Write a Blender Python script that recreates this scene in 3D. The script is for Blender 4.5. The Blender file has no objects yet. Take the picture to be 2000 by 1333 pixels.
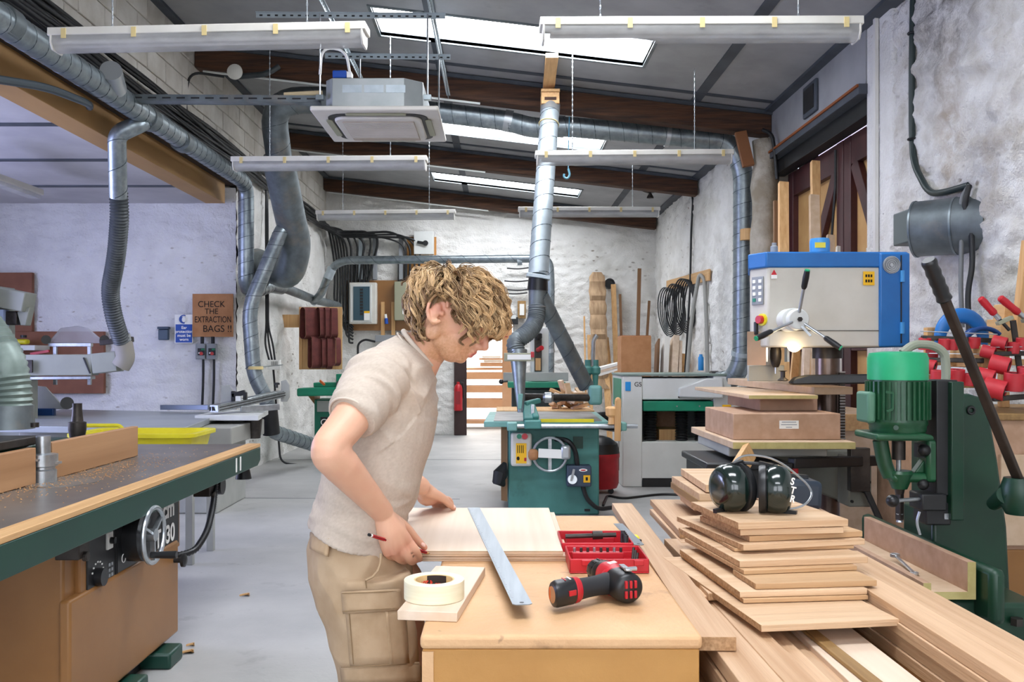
import bpy, math, random
import numpy as np
from mathutils import Vector, Matrix, noise
V = Vector
random.seed(7); rng = np.random.default_rng(7)
scene = bpy.context.scene
COL = scene.collection
PI = math.pi
F, VX, VY, CH = 1750.0, 975.0, 697.0, 1.45      # focal length in pixels, vanishing point, camera height
def P(px, py, D): return V(((px-VX)*D/F, D, CH-(py-VY)*D/F))      # photograph pixel at depth D -> point in the room
def PZ(px, py, z):                                                # photograph pixel on the horizontal plane z
    D = (CH-z)*F/(py-VY); return V(((px-VX)*D/F, D, z))
# ---------------------------------------------------------------- camera, light, exposure
cam = bpy.data.cameras.new('camera'); camo = bpy.data.objects.new('camera', cam); COL.objects.link(camo)
camo.location = (0, 0, CH); camo.rotation_euler = (PI/2, 0, 0)
cam.sensor_width = 36; cam.lens = F/2000*36; cam.shift_x = 0.0125; cam.shift_y = 0.01525; cam.clip_start = .05
scene.camera = camo
scene.view_settings.view_transform = 'Standard'; scene.view_settings.look = 'None'
scene.view_settings.gamma = 1; scene.view_settings.use_curve_mapping = False
scene.view_settings.exposure = 0.75
w = bpy.data.worlds.new('sky'); scene.world = w; w.use_nodes = True
w.node_tree.nodes['Background'].inputs[0].default_value = (.75, .85, 1, 1)
w.node_tree.nodes['Background'].inputs[1].default_value = 1.0
SKYLIGHT = 15.0; REARWIN = 3.5
def area(name, loc, rot, sx, sy, power, col):
    l = bpy.data.lights.new(name, 'AREA'); l.shape = 'RECTANGLE'; l.size = sx; l.size_y = sy; l.energy = power; l.color = col
    o = bpy.data.objects.new(name, l); COL.objects.link(o); o.location = loc; o.rotation_euler = rot; return o
area('side_room_window_light', (-6.85, 6.0, 1.9), (0, -PI/2, 0), 1.6, 3.6, 150, (.55, .60, 1))
area('store_room_light', (-.2, 18.6, 2.75), (0, 0, 0), 1.8, 1.8, 140, (1, .97, .93))
cyc = scene.cycles
try:
    cyc.use_denoising = True; cyc.max_bounces = 8; cyc.diffuse_bounces = 5; cyc.glossy_bounces = 3; cyc.transmission_bounces = 5
    cyc.sample_clamp_indirect = 6; cyc.caustics_reflective = False; cyc.caustics_refractive = False
except Exception: pass
# ---------------------------------------------------------------- materials
def C(h, k=1.0):
    h = h.lstrip('#'); o = []
    for i in (0, 2, 4):
        c = int(h[i:i+2], 16)/255; c = c/12.92 if c <= .04045 else ((c+.055)/1.055)**2.4
        o.append(min(1, c*k))
    return (o[0], o[1], o[2], 1)
MATS = {}
def mat(name, col, rough=.5, metal=0., col2=None, scale=6., stretch=(1, 1, 1), lo=.35, hi=.65, detail=4, bump=0., bscale=60., bstretch=None,
        rand=0., emit=0., alpha=1., trans=0., coat=0., spec=None, third=None, pits=None, stains=()):
    m = bpy.data.materials.new(name); m.use_nodes = True; nt = m.node_tree; N = nt.nodes; L = nt.links
    b = N['Principled BSDF']; b.inputs['Roughness'].default_value = rough; b.inputs['Metallic'].default_value = metal
    c1 = C(col) if isinstance(col, str) else col
    if spec is not None: b.inputs['Specular IOR Level'].default_value = spec
    if coat: b.inputs['Coat Weight'].default_value = coat; b.inputs['Coat Roughness'].default_value = .15
    if trans: b.inputs['Transmission Weight'].default_value = trans
    if emit: b.inputs['Emission Color'].default_value = c1; b.inputs['Emission Strength'].default_value = emit
    if alpha < 1: b.inputs['Alpha'].default_value = alpha
    tc = N.new('ShaderNodeTexCoord')
    src = tc.outputs['Object']
    oi = N.new('ShaderNodeObjectInfo')
    if rand:
        ad = N.new('ShaderNodeVectorMath'); ad.operation = 'ADD'; cm = N.new('ShaderNodeVectorMath'); cm.operation = 'SCALE'
        cb = N.new('ShaderNodeCombineXYZ'); L.new(oi.outputs['Random'], cb.inputs[0]); L.new(oi.outputs['Random'], cb.inputs[1]); L.new(oi.outputs['Random'], cb.inputs[2])
        cm.inputs['Scale'].default_value = 37; L.new(cb.outputs[0], cm.inputs[0]); L.new(src, ad.inputs[0]); L.new(cm.outputs[0], ad.inputs[1]); src = ad.outputs[0]
    def nz(sc, st, det, ro=.55):
        mp = N.new('ShaderNodeMapping'); mp.inputs['Scale'].default_value = st; L.new(src, mp.inputs['Vector'])
        t = N.new('ShaderNodeTexNoise'); t.inputs['Scale'].default_value = sc; t.inputs['Detail'].default_value = det; t.inputs['Roughness'].default_value = ro
        L.new(mp.outputs[0], t.inputs['Vector']); return t
    if col2 is None and not rand: b.inputs['Base Color'].default_value = c1
    else:
        c2 = (C(col2) if isinstance(col2, str) else col2) if col2 else c1
        t = nz(scale, stretch, detail); r = N.new('ShaderNodeValToRGB')
        r.color_ramp.elements[0].position = lo; r.color_ramp.elements[0].color = c1
        r.color_ramp.elements[1].position = hi; r.color_ramp.elements[1].color = c2
        L.new(t.outputs['Fac'], r.inputs[0]); out = r.outputs[0]
        if third:   # (colour, scale, stretch, lo, hi): blotches of a third colour
            t3 = nz(third[1], third[2], 6, .65); r3 = N.new('ShaderNodeValToRGB')
            r3.color_ramp.elements[0].position = third[3]; r3.color_ramp.elements[0].color = (0, 0, 0, 1)
            r3.color_ramp.elements[1].position = third[4]; r3.color_ramp.elements[1].color = (1, 1, 1, 1)
            mx = N.new('ShaderNodeMix'); mx.data_type = 'RGBA'; L.new(t3.outputs['Fac'], r3.inputs[0]); L.new(r3.outputs[0], mx.inputs['Factor'])
            L.new(out, mx.inputs[6]); mx.inputs[7].default_value = C(third[0]); out = mx.outputs[2]
        def overlay(fac, colr):
            nonlocal out
            mx = N.new('ShaderNodeMix'); mx.data_type = 'RGBA'; L.new(fac, mx.inputs['Factor']); L.new(out, mx.inputs[6]); mx.inputs[7].default_value = C(colr); out = mx.outputs[2]
        def ramp(v, a, b_, top=1.):
            r_ = N.new('ShaderNodeMapRange'); r_.inputs[1].default_value = a; r_.inputs[2].default_value = b_; r_.inputs[4].default_value = top; L.new(v, r_.inputs[0]); return r_.outputs[0]
        def mul(a, b_):
            q = N.new('ShaderNodeMath'); q.operation = 'MULTIPLY'; L.new(a, q.inputs[0]); L.new(b_, q.inputs[1]); return q.outputs[0]
        if pits:    # (colour, scale, stretch, size): small dark pits and chips, clustered by a coarse noise
            mp = N.new('ShaderNodeMapping'); mp.inputs['Scale'].default_value = pits[2]; L.new(src, mp.inputs['Vector'])
            wn = nz(pits[1]*.9, (1, 1, 1), 3); ad2 = N.new('ShaderNodeMix'); ad2.data_type = 'VECTOR'; ad2.inputs['Factor'].default_value = .06; L.new(mp.outputs[0], ad2.inputs[4]); L.new(wn.outputs['Color'], ad2.inputs[5])
            vo = N.new('ShaderNodeTexVoronoi'); vo.inputs['Scale'].default_value = pits[1]; L.new(ad2.outputs[1], vo.inputs['Vector'])
            cl = nz(pits[1]*.16, (1, 1, 1), 4); overlay(mul(ramp(vo.outputs['Distance'], pits[3], pits[3]*.45), ramp(cl.outputs['Fac'], .52, .66, .85)), pits[0])
        for (cy, cz, ry, rz, colr, k) in stains:    # a stain with a place and shape of its own on the wall
            s1_ = N.new('ShaderNodeVectorMath'); s1_.operation = 'SUBTRACT'; L.new(tc.outputs['Object'], s1_.inputs[0]); s1_.inputs[1].default_value = (0, cy, cz)
            s2_ = N.new('ShaderNodeVectorMath'); s2_.operation = 'MULTIPLY'; L.new(s1_.outputs[0], s2_.inputs[0]); s2_.inputs[1].default_value = (0, 1/ry, 1/rz)
            s3_ = N.new('ShaderNodeVectorMath'); s3_.operation = 'LENGTH'; L.new(s2_.outputs[0], s3_.inputs[0]); nn = nz(4.5, (1, 1, 1), 9, .7)
            overlay(mul(ramp(s3_.outputs['Value'], 1, .15, k), ramp(nn.outputs['Fac'], .40, .62)), colr)
        if rand:
            hs = N.new('ShaderNodeHueSaturation'); mr = N.new('ShaderNodeMapRange'); mr.inputs[3].default_value = 1-rand; mr.inputs[4].default_value = 1+rand
            L.new(oi.outputs['Random'], mr.inputs[0]); L.new(mr.outputs[0], hs.inputs['Value']); L.new(out, hs.inputs['Color']); out = hs.outputs[0]
        L.new(out, b.inputs['Base Color'])
    if bump:
        t2 = nz(bscale, bstretch or stretch, 5); bp = N.new('ShaderNodeBump'); bp.inputs['Strength'].default_value = bump; bp.inputs['Distance'].default_value = .02
        L.new(t2.outputs['Fac'], bp.inputs['Height']); L.new(bp.outputs[0], b.inputs['Normal'])
    MATS[name] = m; return m
def emis(name, col, k):
    m = bpy.data.materials.new(name); m.use_nodes = True; nt = m.node_tree; nt.nodes.clear()
    e = nt.nodes.new('ShaderNodeEmission'); e.inputs[0].default_value = C(col); e.inputs[1].default_value = k
    o = nt.nodes.new('ShaderNodeOutputMaterial'); nt.links.new(e.outputs[0], o.inputs[0]); return m
WHITEWALL = mat('whitewashed_stone', '#e9e8e4', .85, col2='#cfcdc6', scale=2.2, lo=.42, hi=.75, detail=8, bump=.9, bscale=34, pits=('#7b6f5e', 7, (1, 1, 1.9), .26), third=('#8d7f6a', 1.7, (1, 1, 2.2), .66, .80))
WHITEWALL2 = mat('whitewashed_stone_stained', '#e6e4df', .88, col2='#c4beb2', scale=5., lo=.42, hi=.72, detail=10, bump=1., bscale=55, third=('#8a765a', 1.6, (1, 1.3, .6), .62, .78), pits=('#6b5c48', 9, (1, 1, 1.6), .26), stains=((9.35, 3.75, .55, .85, '#40352a', .9), (9.25, 2.75, .22, .9, '#a58a66', .7), (8.7, 2.6, .5, .5, '#9c8768', .5)))
SIDEWALL = mat('whitewashed_brick', '#e6e6e6', .85, col2='#cfced0', scale=2.6, lo=.42, hi=.8, detail=8, bump=.85, bscale=36, pits=('#8a7c6c', 9, (1, 1, 2.2), .24), third=('#9b8f80', 2.1, (1, 1, 2), .69, .82))
BLOCK = mat('painted_block', '#dcd8d0', .85, col2='#c4beb3', scale=3, detail=8, bump=.3, bscale=90, rand=.04, third=('#8f877b', 1.2, (1, 1, 1), .62, .8))
MORTAR = mat('mortar', '#b9b2a6', .95)
FLOORM = mat('painted_concrete', '#b5b4b2', .5, col2='#9f9f9e', scale=1.6, lo=.3, hi=.7, detail=11, bump=.1, bscale=40, third=('#8a8886', 3.1, (1, 1, 1), .60, .80), pits=('#6f6c69', 13, (1, 1, 1), .10))
CEILM = mat('grey_ceiling_board', '#a2a3a5', .6, col2='#8f9092', scale=2, detail=7, third=('#6f6f70', 1.4, (1, 1, 1), .62, .85))
STRIP = mat('grey_cover_strip', '#4a5058', .6, col2='#3c4148', scale=4)
SIDECEIL = mat('white_ceiling_board', '#c2c0c2', .7, col2='#aeacb0', scale=1.5, detail=6)
OLDWOOD = mat('old_dark_timber', '#5b3a24', .75, col2='#2b1a11', scale=5, stretch=(.5, 6, 6), lo=.3, hi=.7, detail=7, bump=.4, bscale=9)
OLDWOODY = mat('old_rough_timber', '#4a3524', .85, col2='#1d1510', scale=5, stretch=(6, .5, 6), lo=.3, hi=.7, detail=7, bump=.4, bscale=9)
MAROON = mat('maroon_paint', '#4c2424', .5, col2='#371719', scale=3)
DARK = mat('near_black', '#141516', .5, col2='#1c1d1f', scale=10)
RUBBER = mat('black_cable', '#17181a', .45)
GALV = mat('galvanised_steel', '#98a2a6', .38, .75, col2='#7d878c', scale=14, detail=6, lo=.35, hi=.7, third=('#b9bfc1', 5, (1, 1, 1), .55, .8))
GALVD = mat('galvanised_steel_dusty', '#7d8689', .5, .55, col2='#666d70', scale=7, detail=7, third=('#8b857b', 3, (1, 1, 1), .55, .75))
GALVL = mat('galvanised_steel_pale', '#b9c4ca', .42, .45, col2='#a9b4ba', scale=9, detail=6)
SEAM = mat('duct_seam', '#4d565b', .45, .6)
TAPE_FOIL = mat('foil_tape', '#b8bdc0', .35, .7)
def wood(name, c1, c2, axis, rand=.08, rough=.6, fine=90, bump=.12, lo=.25, hi=.75):
    st = [1, 1, 1]; st[axis] = .035
    return mat(name, c1, rough, col2=c2, scale=fine*.45, stretch=tuple(st), lo=lo, hi=hi, detail=3, rand=rand, bump=bump, bscale=fine)
OAK = wood('oak_board', '#cfae8d', '#b08a66', 1, .09, .6, 70, .2)
OAKP = wood('pale_oak_panel', '#d6b896', '#b9936d', 0, .07, .6, 60, .2)
END = mat('oak_end_grain', '#b8926b', .75, col2='#94704b', scale=120, detail=3, rand=.08)
OAKD = wood('brown_oak_strip', '#a5824f', '#7f6039', 1, .05)
PINE = wood('pine', '#dcb27c', '#c3935c', 2, .1)
PINEY = wood('pine_lengthwise', '#d6ad78', '#bd9160', 1, .1)
BIRCH = wood('birch_ply_face', '#e3cfba', '#cfb69c', 1, .03, .55, 40, .05)
PLYEDGE = mat('ply_edge', '#c9a887', .7, col2='#9a7756', scale=60, stretch=(.05, .05, 3), detail=2)
BENCHTOP = mat('worn_bench_top', '#d6ae82', .6, col2='#c2966a', scale=3.2, detail=10, lo=.32, hi=.68, bump=.15, bscale=70, third=('#8f6f4f', 5.2, (1, 1, 1), .60, .74), pits=('#5f4630', 24, (1, 1, 1), .16))
BENCHSIDE = mat('worn_bench_side', '#bf8f4f', .62, col2='#ab7b3f', scale=2.4, detail=8, lo=.3, hi=.7, bump=.1, bscale=50, third=('#8a5a28', 5, (1, 1, .6), .67, .74))
MDF = mat('mdf', '#b5937a', .75, col2='#a78469', scale=18, detail=6)
MDFP = mat('mdf_pale', '#cbb196', .75, col2='#bda183', scale=14, detail=6)
MDFG = mat('moisture_mdf_edge', '#b9ac72', .75, col2='#a99b62', scale=20)
CARD = mat('cardboard', '#b58157', .8, col2='#a8744b', scale=8)
HARDB = mat('hardboard', '#8b5a41', .7, col2='#7b4c36', scale=4)
TANP = mat('tan_enamel', '#95693b', .42, col2='#8b6034', scale=3, bump=.03, bscale=200)
DGREEN = mat('dark_green_enamel', '#0f3a30', .4, col2='#133f33', scale=4)
MGREEN = mat('mortiser_green', '#1d5233', .36, col2='#17442a', scale=5, detail=6, bump=.05, bscale=40, third=('#0e2e1f', 3, (1, 1, 1), .6, .8))
MGREEND = mat('mortiser_dark_green', '#123a27', .4, col2='#0e2f20', scale=4, detail=6)
EMERALD = mat('emerald_green', '#1aa873', .45, col2='#159762', scale=6, third=('#5c6a70', 5, (1, 1, 1), .68, .70))
JADE = mat('jade_green', '#0c8a68', .45, col2='#0a7c5c', scale=4)
TEAL = mat('teal_enamel', '#4c8a83', .48, col2='#3d746e', scale=3, detail=7, third=('#2c5450', 4, (1, 1, 1), .63, .8))
TEALL = mat('pale_teal_enamel', '#77aaa5', .45, col2='#68998f', scale=6)
CAST = mat('cast_iron_table', '#8f8d8b', .4, .55, col2='#74716d', scale=5, detail=7, third=('#9c8a72', 3, (1, 1, 1), .6, .8))
TABLETOP = mat('spindle_table_steel', '#8d867f', .36, .5, col2='#716b66', scale=2.5, detail=8, third=('#a28e74', 2.2, (1, 1, 1), .60, .75))
STEEL = mat('bright_steel', '#c3c8cc', .28, .85, col2='#aab0b4', scale=20)
BRUSH = mat('brushed_steel', '#9aa1a7', .36, .9, col2='#858c92', scale=60, stretch=(1, .05, 1), lo=.3, hi=.7)
DSTEEL = mat('dark_steel', '#4b4642', .45, .7, col2='#35312e', scale=12)
MGREY = mat('machine_grey', '#a9aba6', .5, col2='#9d9f9a', scale=4)
MWHITE = mat('machine_white', '#d9dbd8', .45, col2='#cfd1cd', scale=3)
OFFWHITE = mat('off_white_plastic', '#dcdad2', .45, col2='#d2cfc6', scale=4)
ACWHITE = mat('ac_panel_white', '#d9d5cd', .5, col2='#cfcac1', scale=3)
ACGRILL = mat('ac_grille', '#b7aa9b', .6, col2='#a89a8a', scale=8)
DIFF = mat('prismatic_diffuser', '#cfd0ce', .35, col2='#b4b4b2', scale=9, stretch=(.4, 1, 1), detail=5, alpha=.55)
YCLIP = mat('yellowed_clip', '#d9c58c', .5)
BLUE = mat('drill_blue', '#1f6fb8', .4, col2='#1a63a8', scale=4)
BLUEL = mat('sky_blue_plastic', '#3f8fd0', .4)
DBLUE = mat('navy_plastic', '#12407c', .4)
SIGNBLUE = mat('sign_blue', '#0f4aa8', .4)
RED = mat('red_plastic', '#c3202c', .4, col2='#ad1824', scale=6)
REDR = mat('red_rubber', '#c22d36', .5, col2='#a9232c', scale=9)
YEL = mat('yellow_plastic', '#e8dc24', .42, col2='#dcce1a', scale=5)
SIGNY = mat('sign_yellow', '#f0b912', .5)
ORANGE = mat('orange_plastic', '#d9641c', .5)
BLACKP = mat('black_plastic', '#18191b', .38)
BLACKG = mat('gloss_black_green', '#10201c', .16, coat=.6)
NAVYCASE = mat('slate_blue_case', '#1f2b38', .42)
WHITE = mat('white_print', '#f2f2ee', .6)
INK = mat('black_ink', '#16130f', .8)
PAPER = mat('paper', '#e7e5df', .8)
HOSE = mat('flex_hose', '#70787a', .5, .25, col2='#5d6466', scale=10)
HOSED = mat('dark_flex_hose', '#4a4f51', .5, .2, col2='#3d4244', scale=10)
HOSEG = mat('green_grey_hose', '#7d8c86', .45, .2, col2='#6b7a74', scale=10)
BELT = mat('sanding_belt', '#6f3530', .8, col2='#5c2a27', scale=12)
BELTB = mat('belt_backing', '#a08368', .85)
GLASSD = mat('dark_window', '#3c5662', .15)
CLEAR = mat('smoked_guard', '#c9c7cb', .2, trans=.5, alpha=.6)
BOXGREY = mat('meter_grey', '#8c9094', .5)
OLIVE = mat('olive_grey_enamel', '#9a9a82', .5)
SAWDUST = mat('sawdust', '#d2a676', .95, col2='#c0925f', scale=90)
CREAM = mat('masking_tape', '#e9e2c6', .6, col2='#e0d8b8', scale=200, stretch=(.05, .05, 1))
# ---------------------------------------------------------------- mesh collecting
def basis(d):
    d = d.normalized(); a = V((0, 0, 1)) if abs(d.z) < .95 else V((0, 1, 0))
    u = d.cross(a).normalized(); return u, u.cross(d).normalized(), d     # u, w, d
class MB:
    def __init__(s): s.v = []; s.f = []
    def add(s, vs, fs):
        o = len(s.v); s.v += [tuple(x) for x in vs]; s.f += [tuple(i+o for i in f) for f in fs]; return s
    def box(s, x0, x1, y0, y1, z0, z1, M=None):
        vs = [V((x, y, z)) for z in (z0, z1) for y in (y0, y1) for x in (x0, x1)]
        if M is not None: vs = [M @ q for q in vs]
        return s.add(vs, [(0, 2, 3, 1), (4, 5, 7, 6), (0, 1, 5, 4), (2, 6, 7, 3), (0, 4, 6, 2), (1, 3, 7, 5)])
    def cb(s, c, sx, sy, sz, M=None):
        c = V(c); R = Matrix.Translation(c) @ (M.to_4x4() if M is not None else Matrix())
        return s.box(-sx/2, sx/2, -sy/2, sy/2, -sz/2, sz/2, R)
    def bar(s, p0, p1, w, h, up=None):
        p0, p1 = V(p0), V(p1); d = (p1-p0); L = d.length; d.normalize(); up = V(up) if up is not None else (V((0, 0, 1)) if abs(d.z) < .9 else V((0, 1, 0)))
        u = d.cross(up).normalized(); q = u.cross(d)
        M = Matrix((u, d, q)).transposed().to_4x4(); M.translation = p0
        return s.box(-w/2, w/2, 0, L, -h/2, h/2, M)
    def ring(s, c, u, w, ru, rw, n, ph=0):
        o = len(s.v)
        for i in range(n):
            a = ph+2*PI*i/n; s.v.append(tuple(c+u*(ru*math.cos(a))+w*(rw*math.sin(a))))
        return list(range(o, o+n))
    def skin(s, A, B):
        n = len(A)
        for i in range(n): s.f.append((A[i], A[(i+1) % n], B[(i+1) % n], B[i]))
    def cyl(s, p0, p1, r0, r1=None, n=18, cap=True):
        p0, p1 = V(p0), V(p1); r1 = r0 if r1 is None else r1; u, w, d = basis(p1-p0)
        A = s.ring(p0, u, w, r0, r0, n); B = s.ring(p1, u, w, r1, r1, n); s.skin(A, B)
        if cap: s.f.append(tuple(reversed(A))); s.f.append(tuple(B))
        return s
    def tube(s, pts, r, n=10, cap=True, flat=1.0):
        pts = [V(p) for p in pts]; R = r if isinstance(r, (list, tuple)) else [r]*len(pts)
        t0 = (pts[1]-pts[0]).normalized(); u, w, _ = basis(t0); prev = None; first = None
        for i, p in enumerate(pts):
            if i == 0: t = t0
            elif i == len(pts)-1: t = (pts[-1]-pts[-2]).normalized()
            else:
                t = ((pts[i+1]-p).normalized()+(p-pts[i-1]).normalized())
                t = t.normalized() if t.length > 1e-6 else t0
            u = (u-t*u.dot(t)).normalized(); w = t.cross(u)*-1
            rr = s.ring(p, u, w, R[i], R[i]*flat, n)
            if prev: s.skin(prev, rr)
            else: first = rr
            prev = rr
        if cap: s.f.append(tuple(reversed(first))); s.f.append(tuple(prev))
        return s
    def lathe(s, prof, o, axis=(0, 0, 1), n=24, cap=True):
        o = V(o); u, w, d = basis(V(axis)); prev = None; first = None
        for r, h in prof:
            rr = s.ring(o+d*h, u, w, max(r, 1e-4), max(r, 1e-4), n)
            if prev: s.skin(prev, rr)
            else: first = rr
            prev = rr
        if cap: s.f.append(tuple(reversed(first))); s.f.append(tuple(prev))
        return s
    def annulus(s, o, axis, r0, r1, h, n=24):      # a hollow ring (pipe end, tyre, tape roll)
        o = V(o); u, w, d = basis(V(axis))
        R = [s.ring(o+d*z, u, w, r, r, n) for r, z in ((r1, 0), (r1, h), (r0, h), (r0, 0))]
        for i in range(4): s.skin(R[i], R[(i+1) % 4])
        return s
    def torus(s, o, axis, R, r, n=28, m=8, a0=0, a1=2*PI):
        o = V(o); u, w, d = basis(V(axis)); k = n if a1-a0 > 6.28 else n
        pts = [o+u*(R*math.cos(a0+(a1-a0)*i/k))+w*(R*math.sin(a0+(a1-a0)*i/k)) for i in range(k if a1-a0 > 6.28 else k+1)]
        if a1-a0 > 6.28:
            prev = None; first = None
            for i, p in enumerate(pts):
                a = a0+(a1-a0)*i/k; e = u*math.cos(a)+w*math.sin(a); rr = s.ring(p, e, d, r, r, m)
                if prev: s.skin(prev, rr)
                else: first = rr
                prev = rr
            s.skin(prev, first)
        else: s.tube(pts, r, m)
        return s
    def prism(s, pts, vec):
        pts = [V(p) for p in pts]; vec = V(vec); n = len(pts); o = len(s.v)
        s.v += [tuple(p) for p in pts]+[tuple(p+vec) for p in pts]
        s.f.append(tuple(range(o+n-1, o-1, -1))); s.f.append(tuple(range(o+n, o+2*n)))
        for i in range(n): s.f.append((o+i, o+(i+1) % n, o+n+(i+1) % n, o+n+i))
        return s
    def ball(s, c, r, n=16, m=10, M=None):
        c = V(c); r = (r, r, r) if isinstance(r, (int, float)) else r; prev = None; rows = []
        R = M if M is not None else Matrix.Identity(3)
        for j in range(1, m):
            t = PI*j/m; row = []
            for i in range(n):
                a = 2*PI*i/n; q = R @ V((r[0]*math.sin(t)*math.cos(a), r[1]*math.sin(t)*math.sin(a), r[2]*math.cos(t)))
                s.v.append(tuple(c+q)); row.append(len(s.v)-1)
            rows.append(row)
        s.v.append(tuple(c+R @ V((0, 0, r[2])))); top = len(s.v)-1; s.v.append(tuple(c-R @ V((0, 0, r[2])))); bot = len(s.v)-1
        for a, b in zip(rows, rows[1:]):
            for i in range(n): s.f.append((a[i], b[i], b[(i+1) % n], a[(i+1) % n]))
        for i in range(n): s.f.append((top, rows[0][i], rows[0][(i+1) % n])); s.f.append((bot, rows[-1][(i+1) % n], rows[-1][i]))
        return s
    def loft(s, rings):        # rings: (centre, e1, e2) with full half-axis vectors
        n = 32; prev = None; first = None
        for c, e1, e2 in rings:
            rr = s.ring(V(c), V(e1), V(e2), 1, 1, n)
            if prev: s.skin(prev, rr)
            else: first = rr
            prev = rr
        s.f.append(tuple(reversed(first))); s.f.append(tuple(prev)); return s
    def build(s, name, m, parent=None, bevel=0., smooth=35, label=None, seg=2, origin=None):
        me = bpy.data.meshes.new(name); vs = s.v
        if parent is None:
            a = np.array(vs); lo, hi = a.min(0), a.max(0)
            o = V(((lo[0]+hi[0])/2, (lo[1]+hi[1])/2, lo[2])) if origin is None else V(origin)
            vs = [(x-o.x, y-o.y, z-o.z) for x, y, z in vs]; Mi = Matrix.Translation(o)
        else:
            Mi = ROOTM[root_of(parent)]; I = Mi.inverted(); vs = [tuple(I @ V(q)) for q in vs]
        me.from_pydata(vs, [], s.f); me.update()
        ob = bpy.data.objects.new(name, me); COL.objects.link(ob)
        if isinstance(m, (list, tuple)):
            for q in m: me.materials.append(q)
        elif m: me.materials.append(m)
        if smooth:
            me.polygons.foreach_set('use_smooth', [True]*len(me.polygons)); me.set_sharp_from_angle(angle=math.radians(smooth))
        if bevel:
            md = ob.modifiers.new('edge', 'BEVEL'); md.width = bevel; md.segments = seg; md.limit_method = 'ANGLE'; md.angle_limit = math.radians(40); md.harden_normals = False
        if parent is None: ob.location = Mi.translation; ROOTM[ob.name] = Mi
        else: ob.parent = parent
        if label: ob['label'] = label
        return ob
ROOTM = {}
def root_of(o):
    while o.parent is not None: o = o.parent
    return o.name
def tag(o, label, cat, group=None, kind=None):
    o['label'] = label; o['category'] = cat
    if group: o['group'] = group
    if kind: o['kind'] = kind
    return o
def struct(o): o['kind'] = 'structure'; return o
def thing(name, label, cat, loc=(0, 0, 0), rz=0, group=None):
    o = bpy.data.objects.new(name, None); COL.objects.link(o); o.empty_display_size = .05
    M = Matrix.Translation(V(loc)) @ Matrix.Rotation(rz, 4, 'Z'); o.matrix_world = M; ROOTM[o.name] = M
    return tag(o, label, cat, group)
def dup(o, M=None, label=None, parent=None):
    c = o.copy(); COL.objects.link(c)
    if parent is None:
        if M is not None: c.matrix_world = M
        ROOTM[c.name] = c.matrix_world.copy()
        if label: c['label'] = label
    else: c.parent = parent
    for ch in list(o.children): dup(ch, parent=c)
    return c
def text(body, size, o, xdir, ydir, m, parent, name='lettering', bold=.0, align='CENTER', sx=1.0):
    cu = bpy.data.curves.new(name, 'FONT'); cu.body = body; cu.size = size; cu.align_x = align; cu.align_y = 'CENTER'; cu.extrude = .0004; cu.offset = bold; cu.space_line = .95
    ob = bpy.data.objects.new(name, cu); COL.objects.link(ob); cu.materials.append(m)
    x = V(xdir).normalized(); y = V(ydir).normalized(); z = x.cross(y)
    M = Matrix((x*sx, y, z)).transposed().to_4x4(); M.translation = V(o)
    ob.parent = parent; ob.matrix_local = ROOTM[root_of(parent)].inverted() @ M
    return ob
def fillet(pts, r, k=6):
    pts = [V(p) for p in pts]; out = [pts[0]]
    for a, b, c in zip(pts, pts[1:], pts[2:]):
        d1 = a-b; d2 = c-b; rr = min(r, d1.length*.48, d2.length*.48); p1 = b+d1.normalized()*rr; p2 = b+d2.normalized()*rr
        for i in range(k+1):
            t = i/k; out.append(p1*(1-t)**2+b*2*t*(1-t)+p2*t*t)
    out.append(pts[-1]); return out
def resample(pts, step):
    pts = [V(p) for p in pts]; out = [pts[0]]; acc = 0.
    for a, b in zip(pts, pts[1:]):
        L = (b-a).length; t = step-acc
        while t < L: out.append(a+(b-a)*(t/L)); t += step
        acc = (acc+L) % step
    out.append(pts[-1]); return out
def spiral(pts, r, pitch, wire=.003, per=14):
    pts = resample(pts, pitch/per); u = basis(pts[1]-pts[0])[0]; out = []
    for i, p in enumerate(pts[:-1]):
        t = (pts[i+1]-p).normalized(); u = (u-t*u.dot(t)).normalized(); w = t.cross(u); a = 2*PI*i/per
        out.append(p+u*(r*math.cos(a))+w*(r*math.sin(a)))
    return MB().tube(out, wire, 4)
def duct(parent, pts, r, m, bend=.2, pitch=.14, n=20, name='duct_section', seam=True, cap=True):
    q = fillet(pts, bend, 7); o = MB().tube(q, r, n, cap).build(name, m, parent, smooth=60)
    if seam: spiral(q, r+.0005, pitch, .0035).build('seam', SEAM, o)
    return o
def corrugated(pts, r, pitch=.02, amp=.006, n=18):
    q = resample(fillet(pts, .25, 8), pitch/2); return MB().tube(q, [r+(amp if i % 2 else 0) for i in range(len(q))], n)
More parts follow.
